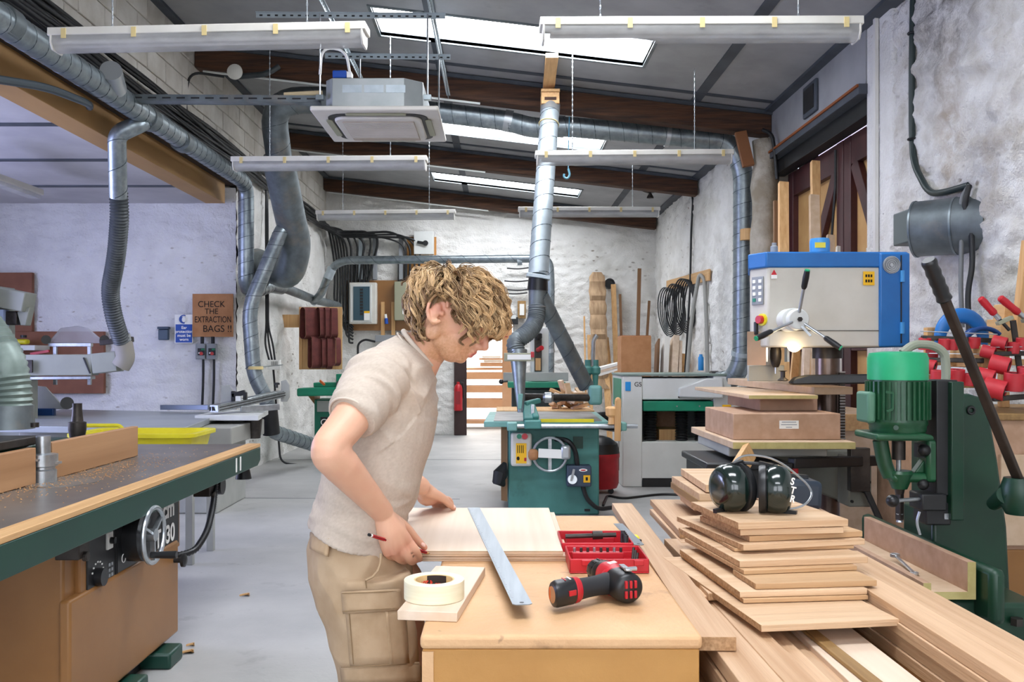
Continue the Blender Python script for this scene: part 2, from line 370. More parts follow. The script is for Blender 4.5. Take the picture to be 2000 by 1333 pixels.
# ================================================================ THE ROOM
def zc(x): return 4.03-.118*(x-2.9)         # the roof falls from left to right
def stone_h(p, sx, sz, amp, seed):
    q = V((p.x*sx+seed, p.y*sx, p.z*sz)); d, _ = noise.voronoi(q); g = min(1, (d[1]-d[0])/.35); g = g*g*(3-2*g)
    r = 1-abs(noise.noise(V((q.x*1.1, q.y*1.1, q.z*2.6))))*2; return amp*(g*.55+.8*noise.fractal(q*1.3, .8, 2.1, 4)+.55*r*noise.noise(q*.6+V((9, 2, 4)))+.4*noise.noise(q*4.5))
def rubble(name, o, u, vv, lu, lv, step, nrm, amp, sx, sz, m, holes=(), back=.25, seed=0):
    o, u, vv, nrm = V(o), V(u), V(vv), V(nrm); nu = max(1, round(lu/step)); nv = max(1, round(lv/step)); b = MB()
    for j in range(nv+1):
        for i in range(nu+1):
            p = o+u*(lu*i/nu)+vv*(lv*j/nv); b.v.append(tuple(p+nrm*stone_h(p, sx, sz, amp, seed)))
    for j in range(nv):
        for i in range(nu):
            a, c = lu*(i+.5)/nu, lv*(j+.5)/nv
            if any(h[0] < a < h[1] and h[2] < c < h[3] for h in holes): continue
            k = j*(nu+1)+i; f = (k, k+1, k+nu+2, k+nu+1)
            if (u.cross(vv)).dot(nrm) < 0: f = f[::-1]
            b.f.append(f)
    ob = struct(b.build(name, m, None, smooth=180, origin=o)); return ob
def backing(w_, x0, x1, y0, y1, z0, z1, m=MORTAR):
    return MB().box(x0, x1, y0, y1, z0, z1).build('wall_core', m, w_, smooth=0)
fl = struct(MB().box(-7.2, 4.2, -3.7, 20.4, -.1, 0).build('floor', FLOORM, None, smooth=0, origin=(0, 0, 0)))
for (a, b_) in (((-3.1, 9.2), (-.4, 9.1)), ((-3.1, 12.6), (2.6, 12.6))):
    MB().bar((a[0], a[1], .0008), (b_[0], b_[1], .0008), .012, .002).build('floor_joint', STRIP, fl, smooth=0)
wb = rubble('wall_back', (-3.3, 16.6, 0), (1, 0, 0), (0, 0, 1), 6.4, 4.9, .032, (0, -1, 0), .026, 3.0, 8.5, WHITEWALL, holes=[(2.5, 3.55, -.1, 2.08)], seed=3)
backing(wb, -3.3, -.81, 16.66, 16.84, 0, 4.9); backing(wb, .26, 3.1, 16.66, 16.84, 0, 4.9); backing(wb, -.81, .26, 16.66, 16.84, 2.1, 4.9)
wr = rubble('wall_right', (2.9, -3.5, 0), (0, 1, 0), (0, 0, 1), 10.5, 4.2, .028, (-1, 0, 0), .036, 3.8, 7.0, WHITEWALL2, seed=9)
backing(wr, 3.0, 3.2, -3.5, 7.0, 0, 4.3)
MB().box(2.87, 3.2, 6.55, 7.02, 0, 4.1).build('pier_render', WHITEWALL, wr, bevel=.03)
wr2 = rubble('wall_right', (2.9, 9.6, 0), (0, 1, 0), (0, 0, 1), 7.1, 4.2, .035, (-1, 0, 0), .03, 3.0, 6.5, WHITEWALL, seed=5)
backing(wr2, 3.0, 3.2, 9.6, 16.8, 0, 4.3)
pier = MB(); 
for k in range(24):
    z = 3.72*k/23; r = .13+.02*noise.noise(V((0, 3, z*3))); pier.ring(V((2.79+.015*math.sin(z*2), 9.42, z)), V((r, 0, 0)), V((0, r*1.15, 0)), 1, 1, 20)
for k in range(23): pier.skin(list(range(k*20, k*20+20)), list(range(k*20+20, k*20+40)))
pier.f.append(tuple(range(23*20, 24*20)))
for i, q in enumerate(pier.v): n_ = noise.noise(V(q)*6)*.02; pier.v[i] = (q[0]+n_, q[1]-n_, q[2])
struct(pier.build('trim_1', mat('rough_render_pier', '#b9b2a6', .9, col2='#928775', scale=5, detail=8, bump=.5, bscale=30), None, smooth=180))
# upstand over the big doors
MB().box(2.86, 3.2, 7.0, 9.5, 3.56, 4.05).build('upstand', CEILM, wr2, bevel=.005)
MB().box(2.80, 3.2, 6.98, 9.5, 3.50, 3.58).build('steel_flange', STRIP, wr2, bevel=.004)
MB().box(2.9, 3.03, 6.98, 9.5, 3.36, 3.50).build('lintel_beam', DARK, wr2, bevel=.004)
MB().box(2.785, 2.80, 6.98, 9.5, 3.555, 3.575).build('rusty_edge', mat('rust', '#8a4a1c', .8), wr2)
g = MB(); g.box(2.83, 2.86, 8.02, 8.36, 3.66, 3.95); g.build('vent_frame', STRIP, wr2, bevel=.01)
g = MB(); g.box(2.822, 2.835, 8.06, 8.32, 3.70, 3.91); g.build('vent_grille', DARK, wr2, bevel=.002)
# double doors in the recess
DOORB = mat('door_board', '#c39a62', .65, col2='#b58a54', scale=4)
def big_door(y0, y1, flip):
    d = struct(MB().box(3.09, 3.12, y0+.05, y1-.05, .05, 3.34).build('door_2' if flip else 'door_3', DOORB, None, smooth=0))
    for q in ((y0, y0+.15, 0, 3.36), (y1-.15, y1, 0, 3.36)): MB().box(3.03, 3.12, *q).build('stile', MAROON, d, bevel=.006)
    for z in (0, 1.5, 3.11): MB().box(3.035, 3.12, y0+.15, y1-.15, z, z+(.25 if z > 2 else .2)).build('rail', MAROON, d, bevel=.006)
    ya, yb = (y1-.2, y0+.2) if flip else (y0+.2, y1-.2)
    MB().bar((3.06, ya, 1.7), (3.06, yb, 3.12), .05, .14).build('brace', MAROON, d, bevel=.005)
    return d
d2 = big_door(6.6, 7.88, False); d3 = big_door(7.9, 9.4, True)
g = MB().tube(fillet([(3.01, 8.02, 3.3), (3.01, 8.02, 3.0), (3.0, 8.12, 2.35), (3.0, 8.12, 2.2)], .05), .012, 8); g.tube([(3.03, 7.95, 2.22), (3.0, 8.2, 2.22)], .01, 8); g.build('bolt_rod', BLACKP, d3)
MB().box(3.21, 3.3, 6.4, 9.6, 0, 3.6).build('outer_skin', MORTAR, d3, smooth=0)
struct(MB().box(3.1, 3.12, 6.7, 8.7, 3.365, 3.41).build('window_9', emis('gap_daylight', '#cfc4f2', 1.2), None, smooth=0))  # glowing strip added for the daylight gap above the doors
# left block wall above the opening, blocks one by one
wl = struct(MB().box(-3.44, -3.225, -3.5, 16.7, 3.55, 4.9).build('wall_left', MORTAR, None, smooth=0))
bm0 = MB().box(-.1, .02, 0, .435, 0, .21).build('block', BLOCK, wl, bevel=.006, seg=1); first = True
for r in range(4):
    y = 2.6-.22*(r % 2)
    while y < 16.4:
        o = bm0 if first else bm0.copy()
        if not first: COL.objects.link(o); o.parent = wl
        first = False
        o.location = V((-3.222+random.uniform(-.004, .004), y, 3.86+.22*r))-ROOTM[wl.name].translation; 
        bb = V((0, 0, 0)); y += .445
bm0.data.transform(Matrix.Translation(ROOTM[wl.name].translation))   # block mesh back to its own corner
# left wall beyond the opening, rough plaster
wl2 = rubble('wall_left', (-3.2, 10.9, 0), (0, 1, 0), (0, 0, 1), 5.8, 3.9, .045, (1, 0, 0), .03, 2.4, 4.5, WHITEWALL, seed=21)
backing(wl2, -3.5, -3.3, 10.95, 16.8, 0, 4.0)
ws = rubble('wall_side', (-7.1, 10.9, 0), (1, 0, 0), (0, 0, 1), 3.9, 3.5, .03, (0, -1, 0), .024, 3.2, 9.0, SIDEWALL, seed=33)
backing(ws, -7.1, -3.3, 10.98, 11.15, 0, 3.6)
struct(MB().box(-7.2, -7.0, 1.8, 11.1, 0, 3.6).build('wall_side', SIDEWALL, None, smooth=0))
struct(MB().box(-7.2, -3.3, 1.7, 1.9, 0, 3.6).build('wall_side', SIDEWALL, None, smooth=0))
struct(MB().box(-3.5, -3.2, -3.6, 1.9, 0, 3.6).build('wall_left', SIDEWALL, None, smooth=0))
wq = struct(MB().box(-3.4, 3.1, -3.7, -3.5, 0, 4.9).build('wall_rear', SIDEWALL, None, smooth=0))
for i, x in enumerate((-1.6, 1.3)):
    wn = struct(MB().box(x-1.15, x+1.15, -3.48, -3.46, 1.0, 3.3).build('window_%d' % (i+7), emis('daylit_glass_%d' % i, '#f2f6ff', REARWIN), None, smooth=0))
    for a in (-1.2, -.03, 1.14): MB().box(x+a, x+a+.06, -3.5, -3.43, .95, 3.35).build('window_frame', MWHITE, wn)
    for z in (.92, 3.3): MB().box(x-1.2, x+1.2, -3.5, -3.43, z, z+.06).build('window_frame', MWHITE, wn)
# rough beam and boxed lintel over the side opening
struct(MB().box(-3.46, -3.2, 1.9, 11.05, 3.53, 3.86).build('trim_2', OLDWOODY, None, bevel=.01))
struct(MB().box(-3.52, -3.29, 1.9, 10.75, 3.29, 3.55).build('trim_3', mat('lintel_boxing', '#b48c58', .65, col2='#a47d4c', scale=2, stretch=(1, .3, 1)), None, bevel=.004))
sc = struct(MB().box(-7.2, -3.45, 1.8, 11.1, 3.34, 3.4).build('ceiling_side', SIDECEIL, None, smooth=0))
for k in range(7):
    y = 2.0+1.3*k; MB().box(-7.1, -3.5, y, y+1.24, 3.315, 3.34).build('ceiling_board', SIDECEIL, sc, bevel=.004, seg=1)
    MB().box(-7.1, -3.5, y+1.235, y+1.305, 3.302, 3.335).build('cover_strip', STRIP, sc)
# main ceiling: boards, strips, skylights
ce = struct(MB().prism([(-3.5, -3.7, zc(-3.5)+.12), (3.2, -3.7, zc(3.2)+.12), (3.2, -3.69, zc(3.2)+.12), (-3.5, -3.69, zc(-3.5)+.12)], (0, 0, .02)).build('ceiling', CEILM, None, smooth=0))
SKY = [(-1.12, 1.36, y, y+.7) for y in (-2.7, .75, 4.3, 7.8, 11.35, 14.8)]
def cut(rects, h):
    out = []
    for x0, x1, y0, y1 in rects:
        if h[1] <= x0 or h[0] >= x1 or h[3] <= y0 or h[2] >= y1: out.append((x0, x1, y0, y1)); continue
        if y0 < h[2]: out.append((x0, x1, y0, h[2]))
        if y1 > h[3]: out.append((x0, x1, h[3], y1))
        ya, yb = max(y0, h[2]), min(y1, h[3])
        if x0 < h[0]: out.append((x0, h[0], ya, yb))
        if x1 > h[1]: out.append((h[1], x1, ya, yb))
    return out
def slope_box(x0, x1, y0, y1, dz, t): return MB().prism([(x0, y0, zc(x0)+dz), (x1, y0, zc(x1)+dz), (x1, y1, zc(x1)+dz), (x0, y1, zc(x0)+dz)], (0, 0, t))
xs = [-3.5, -.6, 2.05, 3.2]; ys = [-3.7, -1.4, 2.1, 5.6, 9.1, 12.55, 16.8]
for x0, x1 in zip(xs, xs[1:]):
    for y0, y1 in zip(ys, ys[1:]):
        R = [(x0, x1, y0, y1)]
        for h in SKY: R = cut(R, h)
        for r in R: slope_box(*r, 0, .03).build('ceiling_board', CEILM, ce, smooth=0)
slope_box(-3.5, 3.2, -3.7, 16.8, .45, .03).build('roof_deck', DARK, ce, smooth=0)
for x in xs[1:3]:
    R = [(x-.05, x+.05, -3.6, 16.6)]
    for h in SKY: R = cut(R, h)
    for r in R: slope_box(*r, -.012, .012).build('cover_strip', STRIP, ce, smooth=0)
for y in ys[1:-1]:
    slope_box(-3.2, 2.9, y-.03, y+.03, -.014, .013).build('cover_strip', STRIP, ce, smooth=0)
slope_box(2.78, 2.9, -3.5, 16.6, -.03, .03).build('edge_strip', STRIP, ce, smooth=0); slope_box(-3.2, -3.1, -3.5, 16.6, -.03, .03).build('edge_strip', STRIP, ce, smooth=0)
SKYM = emis('skylight_daylight', '#f4f8ff', SKYLIGHT)
for i, h in enumerate(SKY):
    wn = struct(slope_box(h[0]-.02, h[1]+.02, h[2]-.02, h[3]+.02, .10, .02).build('window_%d' % (i+1), SKYM, None, smooth=0))
    for r in ((h[0]-.03, h[0], h[2], h[3]), (h[1], h[1]+.03, h[2], h[3]), (h[0]-.03, h[1]+.03, h[2]-.03, h[2]), (h[0]-.03, h[1]+.03, h[3], h[3]+.03)):
        slope_box(*r, -.012, .12).build('frame', GALVD, wn, smooth=0)
for y in (9.4, 12.9, 16.3):
    b = struct(MB().prism([(-3.2, y, zc(-3.2)-.26), (2.86, y, zc(2.86)-.26), (2.86, y, zc(2.86)-.04), (-3.2, y, zc(-3.2)-.04)], (0, .18, 0)).build('roof_beam', OLDWOOD, None, bevel=.012))
    MB().prism([(-3.2, y-.03, zc(-3.2)-.05), (2.86, y-.03, zc(2.86)-.05), (2.86, y-.03, zc(2.86)-.012), (-3.2, y-.03, zc(-3.2)-.012)], (0, .24, 0)).build('packing_strip', STRIP, b, smooth=0)
    MB().tube([(-3.1, y-.02, zc(-3.1)-.30), (-.2, y-.02, zc(-.2)-.295)], .012, 6).build('conduit', MWHITE, b)
# the dark door and the store room behind the back wall
db = struct(MB().box(-.83, -.60, 16.5, 16.56, 0, 2.06).build('door_1', mat('dark_brown_door', '#3a2522', .55, col2='#2f1c1a', scale=4), None, bevel=.005))
MB().box(-.60, .26, 16.58, 16.7, 2.05, 2.13).build('lintel', MAROON, db)
struct(MB().box(-2.6, 3, 20.2, 20.3, 0, 3).build('wall_back', SIDEWALL, None, smooth=0)); struct(MB().box(-2.7, -2.6, 16.8, 20.3, 0, 3).build('wall_left', SIDEWALL, None, smooth=0))
struct(MB().box(3, 3.1, 16.8, 20.3, 0, 3).build('wall_right', SIDEWALL, None, smooth=0)); struct(MB().box(-2.7, 3.1, 16.8, 20.3, 2.95, 3).build('ceiling_store', SIDECEIL, None, smooth=0))
# ================================================================ CEILING FITTINGS, DUCTS, CABLES
def tube_light(pl, pr, D0, D1, label):
    a, b = P(pl[0], pl[1], D0), P(pr[0], pr[1], D1); c = (a+b)/2; d = (b-a); L = d.length; d.normalize()
    t = thing('tube_light', label, 'light fitting', c, group='long twin tube light fittings')
    q = V((d.x, d.y, 0)).normalized(); s = V((-q.y, q.x, 0)); u = d.cross(s)
    u = u if u.z > 0 else -u
    def sec(pts, x0, x1): return MB().prism([c+d*x0+s*y+u*z for y, z in pts], d*(x1-x0))
    sec([(-.072, .055), (.072, .055), (.075, .008), (-.075, .008)], -L/2, L/2).build('tray', OFFWHITE, t, bevel=.004)
    lens = [(-.07, .008), (-.072, -.03)]+[(.062*math.cos(PI+PI*k/8), -.03-.042*math.sin(PI*k/8)) for k in range(1, 8)]+[(.072, -.03), (.07, .008)]
    sec(lens, -L/2+.02, L/2-.02).build('diffuser', DIFF, t, smooth=50)
    for y in (-.032, .032): MB().cyl(c-d*(L/2-.06)+s*y-u*.02, c+d*(L/2-.06)+s*y-u*.02, .013, n=10).build('tube', WHITE, t)
    for k in (-1, 1): sec([(-.074, .02), (.074, .02), (.074, -.035), (.05, -.072), (-.05, -.072), (-.074, -.035)], k*(L/2-.02)-.006, k*(L/2-.02)+.006).build('end_cap', OFFWHITE, t, bevel=.003)
    for k in range(5):
        x = -L/2+.1+(L-.2)*k/4
        for y in (-1, 1): sec([(y*.079, .045), (y*.074, .045), (y*.074, -.012), (y*.079, -.012)], x-.014, x+.014).build('clip', YCLIP, t)
    for k in (-.62, .62):
        p = c+d*(k*L/2)+u*.055; z = zc(p.x)-.03; n = int((z-p.z)/.05)
        g = MB(); g.tube([p, (p.x, p.y, z)], .0035, 5)
        for i in range(n): g.ball((p.x, p.y, p.z+(i+.5)*(z-p.z)/n), (.007, .007, .016), 6, 4)
        g.build('chain', STEEL, t)
    return t
tube_light((1054, 60), (1678, 58), 5.1, 5.1, 'tube light fitting hanging in front of the first skylight')
tube_light((105, 80), (718, 68), 5.25, 5.15, 'tube light fitting hanging level with the first bay above the ceiling cassette')
tube_light((1045, 309), (1430, 306), 8.32, 8.32, 'tube light fitting hanging behind the pale drop duct near the big doors')
tube_light((455, 320), (835, 318), 8.45, 8.4, 'tube light fitting hanging just below the ceiling cassette')
tube_light((1012, 414), (1288, 414), 11.6, 11.6, 'far tube light fitting hanging to the right of the drop duct')
tube_light((618, 421), (890, 419), 11.8, 11.8, 'far tube light fitting hanging in front of the fuse boards')
# side room fitting
t = thing('tube_light', 'dusty tube light fitting under the low side room ceiling', 'light fitting', P(10, 362, 8.6))
MB().bar(P(-60, 330, 7.6), P(70, 376, 9.0), .16, .06).build('tray', OFFWHITE, t, bevel=.01); MB().bar(P(-58, 337, 7.6), P(68, 384, 9.0), .13, .05).build('diffuser', DIFF, t, bevel=.015)
# ---- ceiling cassette air conditioner
t = thing('ceiling_cassette', 'square white air conditioning cassette hung on rods from slotted channel', 'air conditioner', (-.97, 7.38, 3.34))
x0, x1, y0, y1, z0 = -1.465, -.47, 6.92, 7.95, 3.355
bx = [(-1.36, y0+.12), (-1.30, y0+.05), (-.74, y0+.05), (-.60, y0+.16), (-.60, y1-.16), (-.70, y1-.05), (-1.30, y1-.05), (-1.36, y1-.12)]
MB().prism([(x, y, z0+.03) for x, y in bx], (0, 0, .235)).build('casing', mat('ac_galvanised', '#b4b9b9', .45, .5, col2='#a3a9a9', scale=4), t, bevel=.006)
def rrect(x0, x1, y0, y1, r, z, k=5):
    o = []
    for cx, cy, a in ((x1-r, y1-r, 0), (x0+r, y1-r, PI/2), (x0+r, y0+r, PI), (x1-r, y0+r, 1.5*PI)):
        for i in range(k+1): o.append((cx+r*math.cos(a+i*PI/2/k), cy+r*math.sin(a+i*PI/2/k), z))
    return o
MB().prism(rrect(x0, x1, y0, y1, .02, z0), (0, 0, .035)).build('fascia', ACWHITE, t, bevel=.008)
MB().prism(rrect(x0+.15, x1-.15, y0+.15, y1-.15, .10, z0-.028), (0, 0, .03)).build('centre_panel', ACWHITE, t, bevel=.012)
MB().prism(rrect(x0+.10, x1-.10, y0+.10, y1-.10, .13, z0-.006), (0, 0, .01)).build('outlet_groove', DARK, t)
gr = MB().prism(rrect(x0+.21, x1-.21, y0+.23, y1-.19, .015, z0-.034), (0, 0, .012)).build('intake_grille', ACGRILL, t, bevel=.003)
g = MB()
for k in range(15): g.box(x0+.215, x1-.215, y0+.24+k*.034, y0+.252+k*.034, z0-.038, z0-.033)
g.build('louvre', ACWHITE, gr)
for q in ((x0+.26, x1-.26, y0+.075, y0+.125), (x0+.26, x1-.26, y1-.125, y1-.075), (x0+.075, x0+.125, y0+.26, y1-.26), (x1-.125, x1-.075, y0+.26, y1-.26)):
    MB().prism(rrect(*q, .02, z0-.014), (0, 0, .012)).build('air_flap', OLIVE, t, bevel=.004)
for k in range(3): MB().box(-1.22+.17*k, -1.07+.17*k, y0+.047, y0+.052, z0+.15, z0+.21).build('knockout', GALVL, t)
for i, (x, y) in enumerate(((-1.4, 7.0), (-.56, 7.0), (-1.2, 7.72), (-.52, 7.72))):
    MB().cyl((x, y, z0+.1), (x, y, 4.13 if y < 7.5 else 4.05), .007, n=8).build('hanging_rod', STEEL, t); MB().box(x-.03, x+.03, y-.02, y+.02, z0+.1, z0+.14).build('bracket', GALV, t, bevel=.003)
MB().box(-1.30, -1.19, 6.98, 7.06, z0+.27, z0+.33).build('pump_box', SIGNBLUE, t, bevel=.01); MB().box(-1.19, -1.15, 6.98, 7.06, z0+.27, z0+.32).build('pump_cap', WHITE, t, bevel=.006)
MB().tube(fillet([(-1.17, 7.02, z0+.31), (-1.2, 7.02, z0+.5), (-1.39, 7.02, z0+.52), (-1.4, 7.0, z0+.3)], .12), .011, 8).build('drain_hose', WHITE, t)
def channel(a, b, w, label):
    a, b = V(a), V(b); o = MB().bar(a, b, w, .004).bar(a+V((0, 0, -.02)), b+V((0, 0, -.02)), .004, .04).build('slotted_channel', GALVL, None, smooth=0); tag(o, label, 'steel channel')
    d = (b-a); n = int(d.length/.06); d.normalize(); g = MB()
    side = d.cross(V((0, 0, 1))).normalized()
    for i in range(n): p = a+d*(.04+.06*i)+V((0, 0, -.022)); g.bar(p-d*.012-side*.0035, p+d*.012-side*.0035, .002, .012); g.bar(p-d*.012+side*.0035, p+d*.012+side*.0035, .002, .012)
    g.build('slots', DARK, o)['kind'] = 'stuff'; return o
channel((-1.37, 5.95, 4.20), (-1.37, 9.36, 4.22), .04, 'slotted steel channel running back above the left rods of the cassette')
channel((-.53, 5.95, 4.16), (-.53, 9.36, 4.18), .04, 'slotted steel channel running back above the right rods of the cassette')
channel((-1.9, 7.0, 4.14), (-.42, 7.0, 4.13), .04, 'slotted steel cross bar above the front edge of the cassette')
channel((-1.5, 7.72, 4.06), (-.42, 7.72, 4.05), .04, 'slotted steel cross bar above the back edge of the cassette')
t = thing('cable_tray', 'grey perforated cable tray running from the block wall to the cassette', 'cable tray', (-2.2, 7.2, 3.46))
a, b = V((-3.05, 7.2, 3.50)), V((-1.42, 7.1, 3.46))
g = MB(); g.bar(a, b, .11, .003); g.bar(a+V((0, -.055, .02)), b+V((0, -.055, .02)), .003, .05); g.bar(a+V((0, .055, .02)), b+V((0, .055, .02)), .003, .05); g.build('tray', GALVD, t)
g = MB()
for k in range(14): p = a.lerp(b, (k+.5)/14)+V((0, -.0575, .018)); g.bar(p-V((.035, 0, 0)), p+V((.035, 0, 0)), .002, .012)
g.build('slots', DARK, t)['kind'] = 'stuff'
MB().tube([a+V((0, 0, .03)), b+V((-.3, 0, .045)), b+V((0, 0, .06))], .014, 8).build('pipe', RUBBER, t); MB().tube([b+V((-.28, -.01, .06)), b+V((.02, -.01, .075))], .022, 10).build('pipe_lagging', mat('lagging', '#cbb892', .8), t)
# ---- galvanised extraction ductwork
t = thing('extraction_duct', 'long spiral galvanised duct along the block wall with a drop at its far end', 'duct', (-2.98, 8, 3.4))
duct(t, [(-2.98, 3.2, 3.44), (-2.98, 7.0, 3.48), (-3.0, 10.62, 3.51), (-3.0, 10.62, 2.25), P(500, 568, 11.0), P(532, 556, 11.7)], .092, GALV, .22, .15)
for y in (5.35, 7.55, 8.35): MB().cyl((-2.98, y, 3.472), (-2.98, y+.12, 3.473), .1, n=24).build('collar', GALVD, t)
MB().cyl((-2.93, 6.85, 3.5), (-2.86, 6.6, 3.56), .078, n=24).build('capped_stub', TAPE_FOIL, t)
duct(t, [P(528, 556, 11.6), P(548, 560, 12.0), P(614, 586, 14.2), P(660, 597, 16.1), P(664, 612, 16.3)], .066, GALVD, .15, .5, seam=False)
MB().cyl(P(522, 556, 11.5), P(549, 561, 12.0), .1, n=24).build('collar', GALV, t)
t = thing('extraction_duct', 'duct branch bending down from the wall duct to the dark flexible hose', 'duct', P(232, 300, 7.5))
duct(t, [(-2.98, 7.62, 3.47), P(262, 247, 7.42), P(228, 262, 7.4), P(231, 385, 7.65)], .074, GALV, .22, .25)
corrugated([P(231, 375, 7.65), P(234, 420, 7.7), P(228, 500, 7.9), P(214, 570, 8.15), P(222, 620, 8.25), P(238, 668, 8.4)], .07, .026, .010).build('flexible_hose', HOSED, t, smooth=60)
MB().cyl(P(236, 655, 8.4), P(240, 668, 8.42), .082, n=20).build('hose_clip', STEEL, t); MB().tube(fillet([P(240, 668, 8.42), P(246, 700, 8.45), P(236, 716, 8.45)], .1), .085, 16).build('spout', mat('taped_spout', '#9a958d', .7), t)
t = thing('extraction_duct', 'fat galvanised duct dropping from under the roof to the hole in the left wall', 'duct', P(560, 400, 10.3))
duct(t, [P(700, 196, 9.75), P(530, 196, 9.6), P(548, 330, 10.0)], .142, GALVD, .32, .3)
duct(t, [P(545, 318, 9.98), P(570, 440, 10.6), P(580, 480, 10.8), P(566, 540, 10.9), P(500, 512, 11.6)], .178, GALVD, .34, .3, seam=False)
MB().cyl(P(541, 300, 9.95), P(549, 338, 10.05), .15, n=24).build('collar', GALV, t)
duct(t, [P(577, 455, 10.85), P(556, 436, 10.5), P(486, 602, 10.4), P(496, 735, 10.4), P(524, 785, 10.45), P(528, 842, 10.5), P(620, 872, 11.8)], .086, GALV, .2, .16)
MB().cyl(P(525, 800, 10.45), P(530, 848, 10.5), .1, n=24).build('boot', DARK, t); MB().cyl(P(498, 716, 10.4), P(498, 722, 10.4), .095, n=20).build('strap', YCLIP, t)
t = thing('extraction_duct', 'galvanised duct hung under the first roof beam and dropping beside the pier to the planer', 'duct', P(1450, 500, 9.8))
duct(t, [P(690, 200, 9.75), P(990, 236, 9.75), P(1046, 252, 9.72), P(1100, 247, 9.72), P(1425, 276, 9.76), P(1452, 330, 9.76), P(1450, 705, 9.9), P(1432, 742, 10.0), P(1392, 746, 10.3)], .108, GALV, .24, .155)
for p, q in (((985, 235), (1000, 238)), ((1088, 247), (1102, 248)), ((1300, 265), (1308, 266))): MB().cyl(P(*p, 9.75), P(*q, 9.75), .118, n=24).build('collar', TAPE_FOIL, t)
MB().cyl(P(1450, 688, 9.89), P(1449, 696, 9.9), .118, n=24).build('collar', GALVL, t); MB().cyl(P(1462, 448, 9.7), P(1462, 470, 9.7), .09, n=20).build('wooden_packer', PINE, t)
MB().cyl(P(1388, 746, 10.25), P(1402, 746, 10.25), .125, n=24).build('rubber_sleeve', BLACKP, t)
MB().bar(P(1345, 210, 9.62), P(1357, 258, 9.62), .06, .004).build('strap', GALVD, t)
t = thing('extraction_duct', 'pale spiral drop duct with wooden blast gate above the teal saw', 'duct', P(1050, 545, 8.35))
duct(t, [P(1075, 205, 9.15), P(1051, 541, 8.36)], .095, GALVL, .1, .17)
MB().cyl(P(1075, 206, 9.15), P(1074, 222, 9.1), .1, n=24).build('foil_band', TAPE_FOIL, t); MB().torus(P(1072, 243, 9.05), (.1, .4, 1), .099, .006).build('string', YCLIP, t)
c = P(1074, 196, 9.15)
g = MB(); g.cb(c, .185, .2, .12); g.build('blast_gate', PINEY, t, bevel=.006); MB().cb(c+V((.0, -.1, -.01)), .12, .01, .03).build('gate_slot', OLDWOOD, t); MB().cb(c+V((0, -.06, .07)), .19, .12, .03).build('gate_lid', PINEY, t, bevel=.005)
MB().cb(P(1051, 541, 8.36), .22, .2, .035, Matrix.Rotation(.15, 3, 'Y')).build('flange', GALVL, t, bevel=.004)
MB().cyl(P(1051, 545, 8.36), P(1050, 568, 8.36), .09, .098, 20).build('rubber_sleeve', BLACKP, t)
MB().cyl(P(1050, 566, 8.36), P(1048, 600, 8.34), .085, .075, 20).build('branch_piece', GALVD, t)
duct(t, [P(1055, 578, 8.36), P(1145, 755, 8.75)], .078, GALVD, .1, .2)
corrugated([P(1049, 598, 8.34), P(1047, 630, 8.3), P(1030, 652, 8.2), P(1004, 668, 8.15), P(1010, 692, 8.12)], .075, .022, .008).build('flexible_hose', HOSE, t, smooth=60)
MB().cyl(P(1012, 684, 8.12), P(1017, 806, 8.05), .082, .028, 22).build('cone', GALV, t)
MB().torus(P(1049, 600, 8.34), (0, .05, 1), .082, .006).build('hose_clip', STEEL, t)
t2 = thing('sign_board', 'small white lettered board fixed across the cone of the drop duct', 'sign', P(1014, 698, 8.0))
MB().cb(P(1014, 698, 8.0), .27, .02, .075).build('board', OLIVE, t2, bevel=.004); MB().cb(P(1014, 698, 7.985), .21, .006, .045).build('card', WHITE, t2); MB().cb(P(1040, 693, 7.99), .03, .03, .05).build('red_clip', RED, t2, bevel=.004)
t = thing('extraction_duct', 'thin galvanised pipe crossing the back wall in front of the fuse boards', 'duct', P(850, 508, 13.3))
duct(t, [P(612, 590, 13.9), P(628, 574, 13.7), P(652, 509, 13.5), P(1072, 505, 13.0), P(1075, 545, 13.0), P(1074, 745, 13.0)], .062, GALV, .28, .35)
for x in (640, 1010): MB().cyl(P(x, 510 if x > 900 else 545, 13.55 if x < 900 else 13.08), P(x+9, 509 if x > 900 else 523, 13.55 if x < 900 else 13.08), .07, n=20).build('collar', GALVL, t)
MB().cyl(P(1075, 690, 13), P(1074, 682, 13), .07, n=20).build('collar', STEEL, t)
# ---- bits hanging under the roof
t = thing('hook', 'light blue hook dangling on a cord under the roof', 'hook', P(1110, 340, 8.9))
MB().tube([P(1112, 228, 9.3), P(1110, 300, 9.0), P(1110, 335, 8.9)], .005, 6).build('cord', mat('cyan_cord', '#3f6f86', .5), t); MB().tube(fillet([P(1110, 330, 8.9), P(1113, 342, 8.9), P(1108, 350, 8.9), P(1101, 346, 8.9), P(1102, 340, 8.9)], .02), .011, 8).build('hook_body', mat('cyan_hook', '#5f93a8', .4), t)
o = MB().bar(P(1078, 108, 8.48), P(1070, 188, 9.36), .12, .05).build('timber_strut', PINEY, None, bevel=.004); tag(o, 'bare timber strut from the first skylight down to the roof beam', 'timber')
o = MB().bar(P(1446, 258, 9.42), P(1462, 325, 9.36), .12, .05, (0, 1, 0)).build('timber_bracket', mat('red_brown_timber', '#8a5a38', .6), None, bevel=.004); tag(o, 'red brown timber bracket at the bend of the planer duct', 'timber')
o = MB().lathe([(.03, 0), (.075, .005), (.08, .03), (.05, .045)], P(460, 142, 9.2), (0, -1, 0)).build('heat_detector', OFFWHITE, None); tag(o, 'round cream detector on the first roof beam', 'detector')
o = MB().lathe([(.05, 0), (.05, .02), (.02, .07), (.12, .10)], P(1270, 385, 13.2)-V((0, 0, .02)), (0, 0, 1), 4).build('roof_vent', DSTEEL, None); tag(o, 'small dark roof fitting near the far skylight', 'roof fitting')
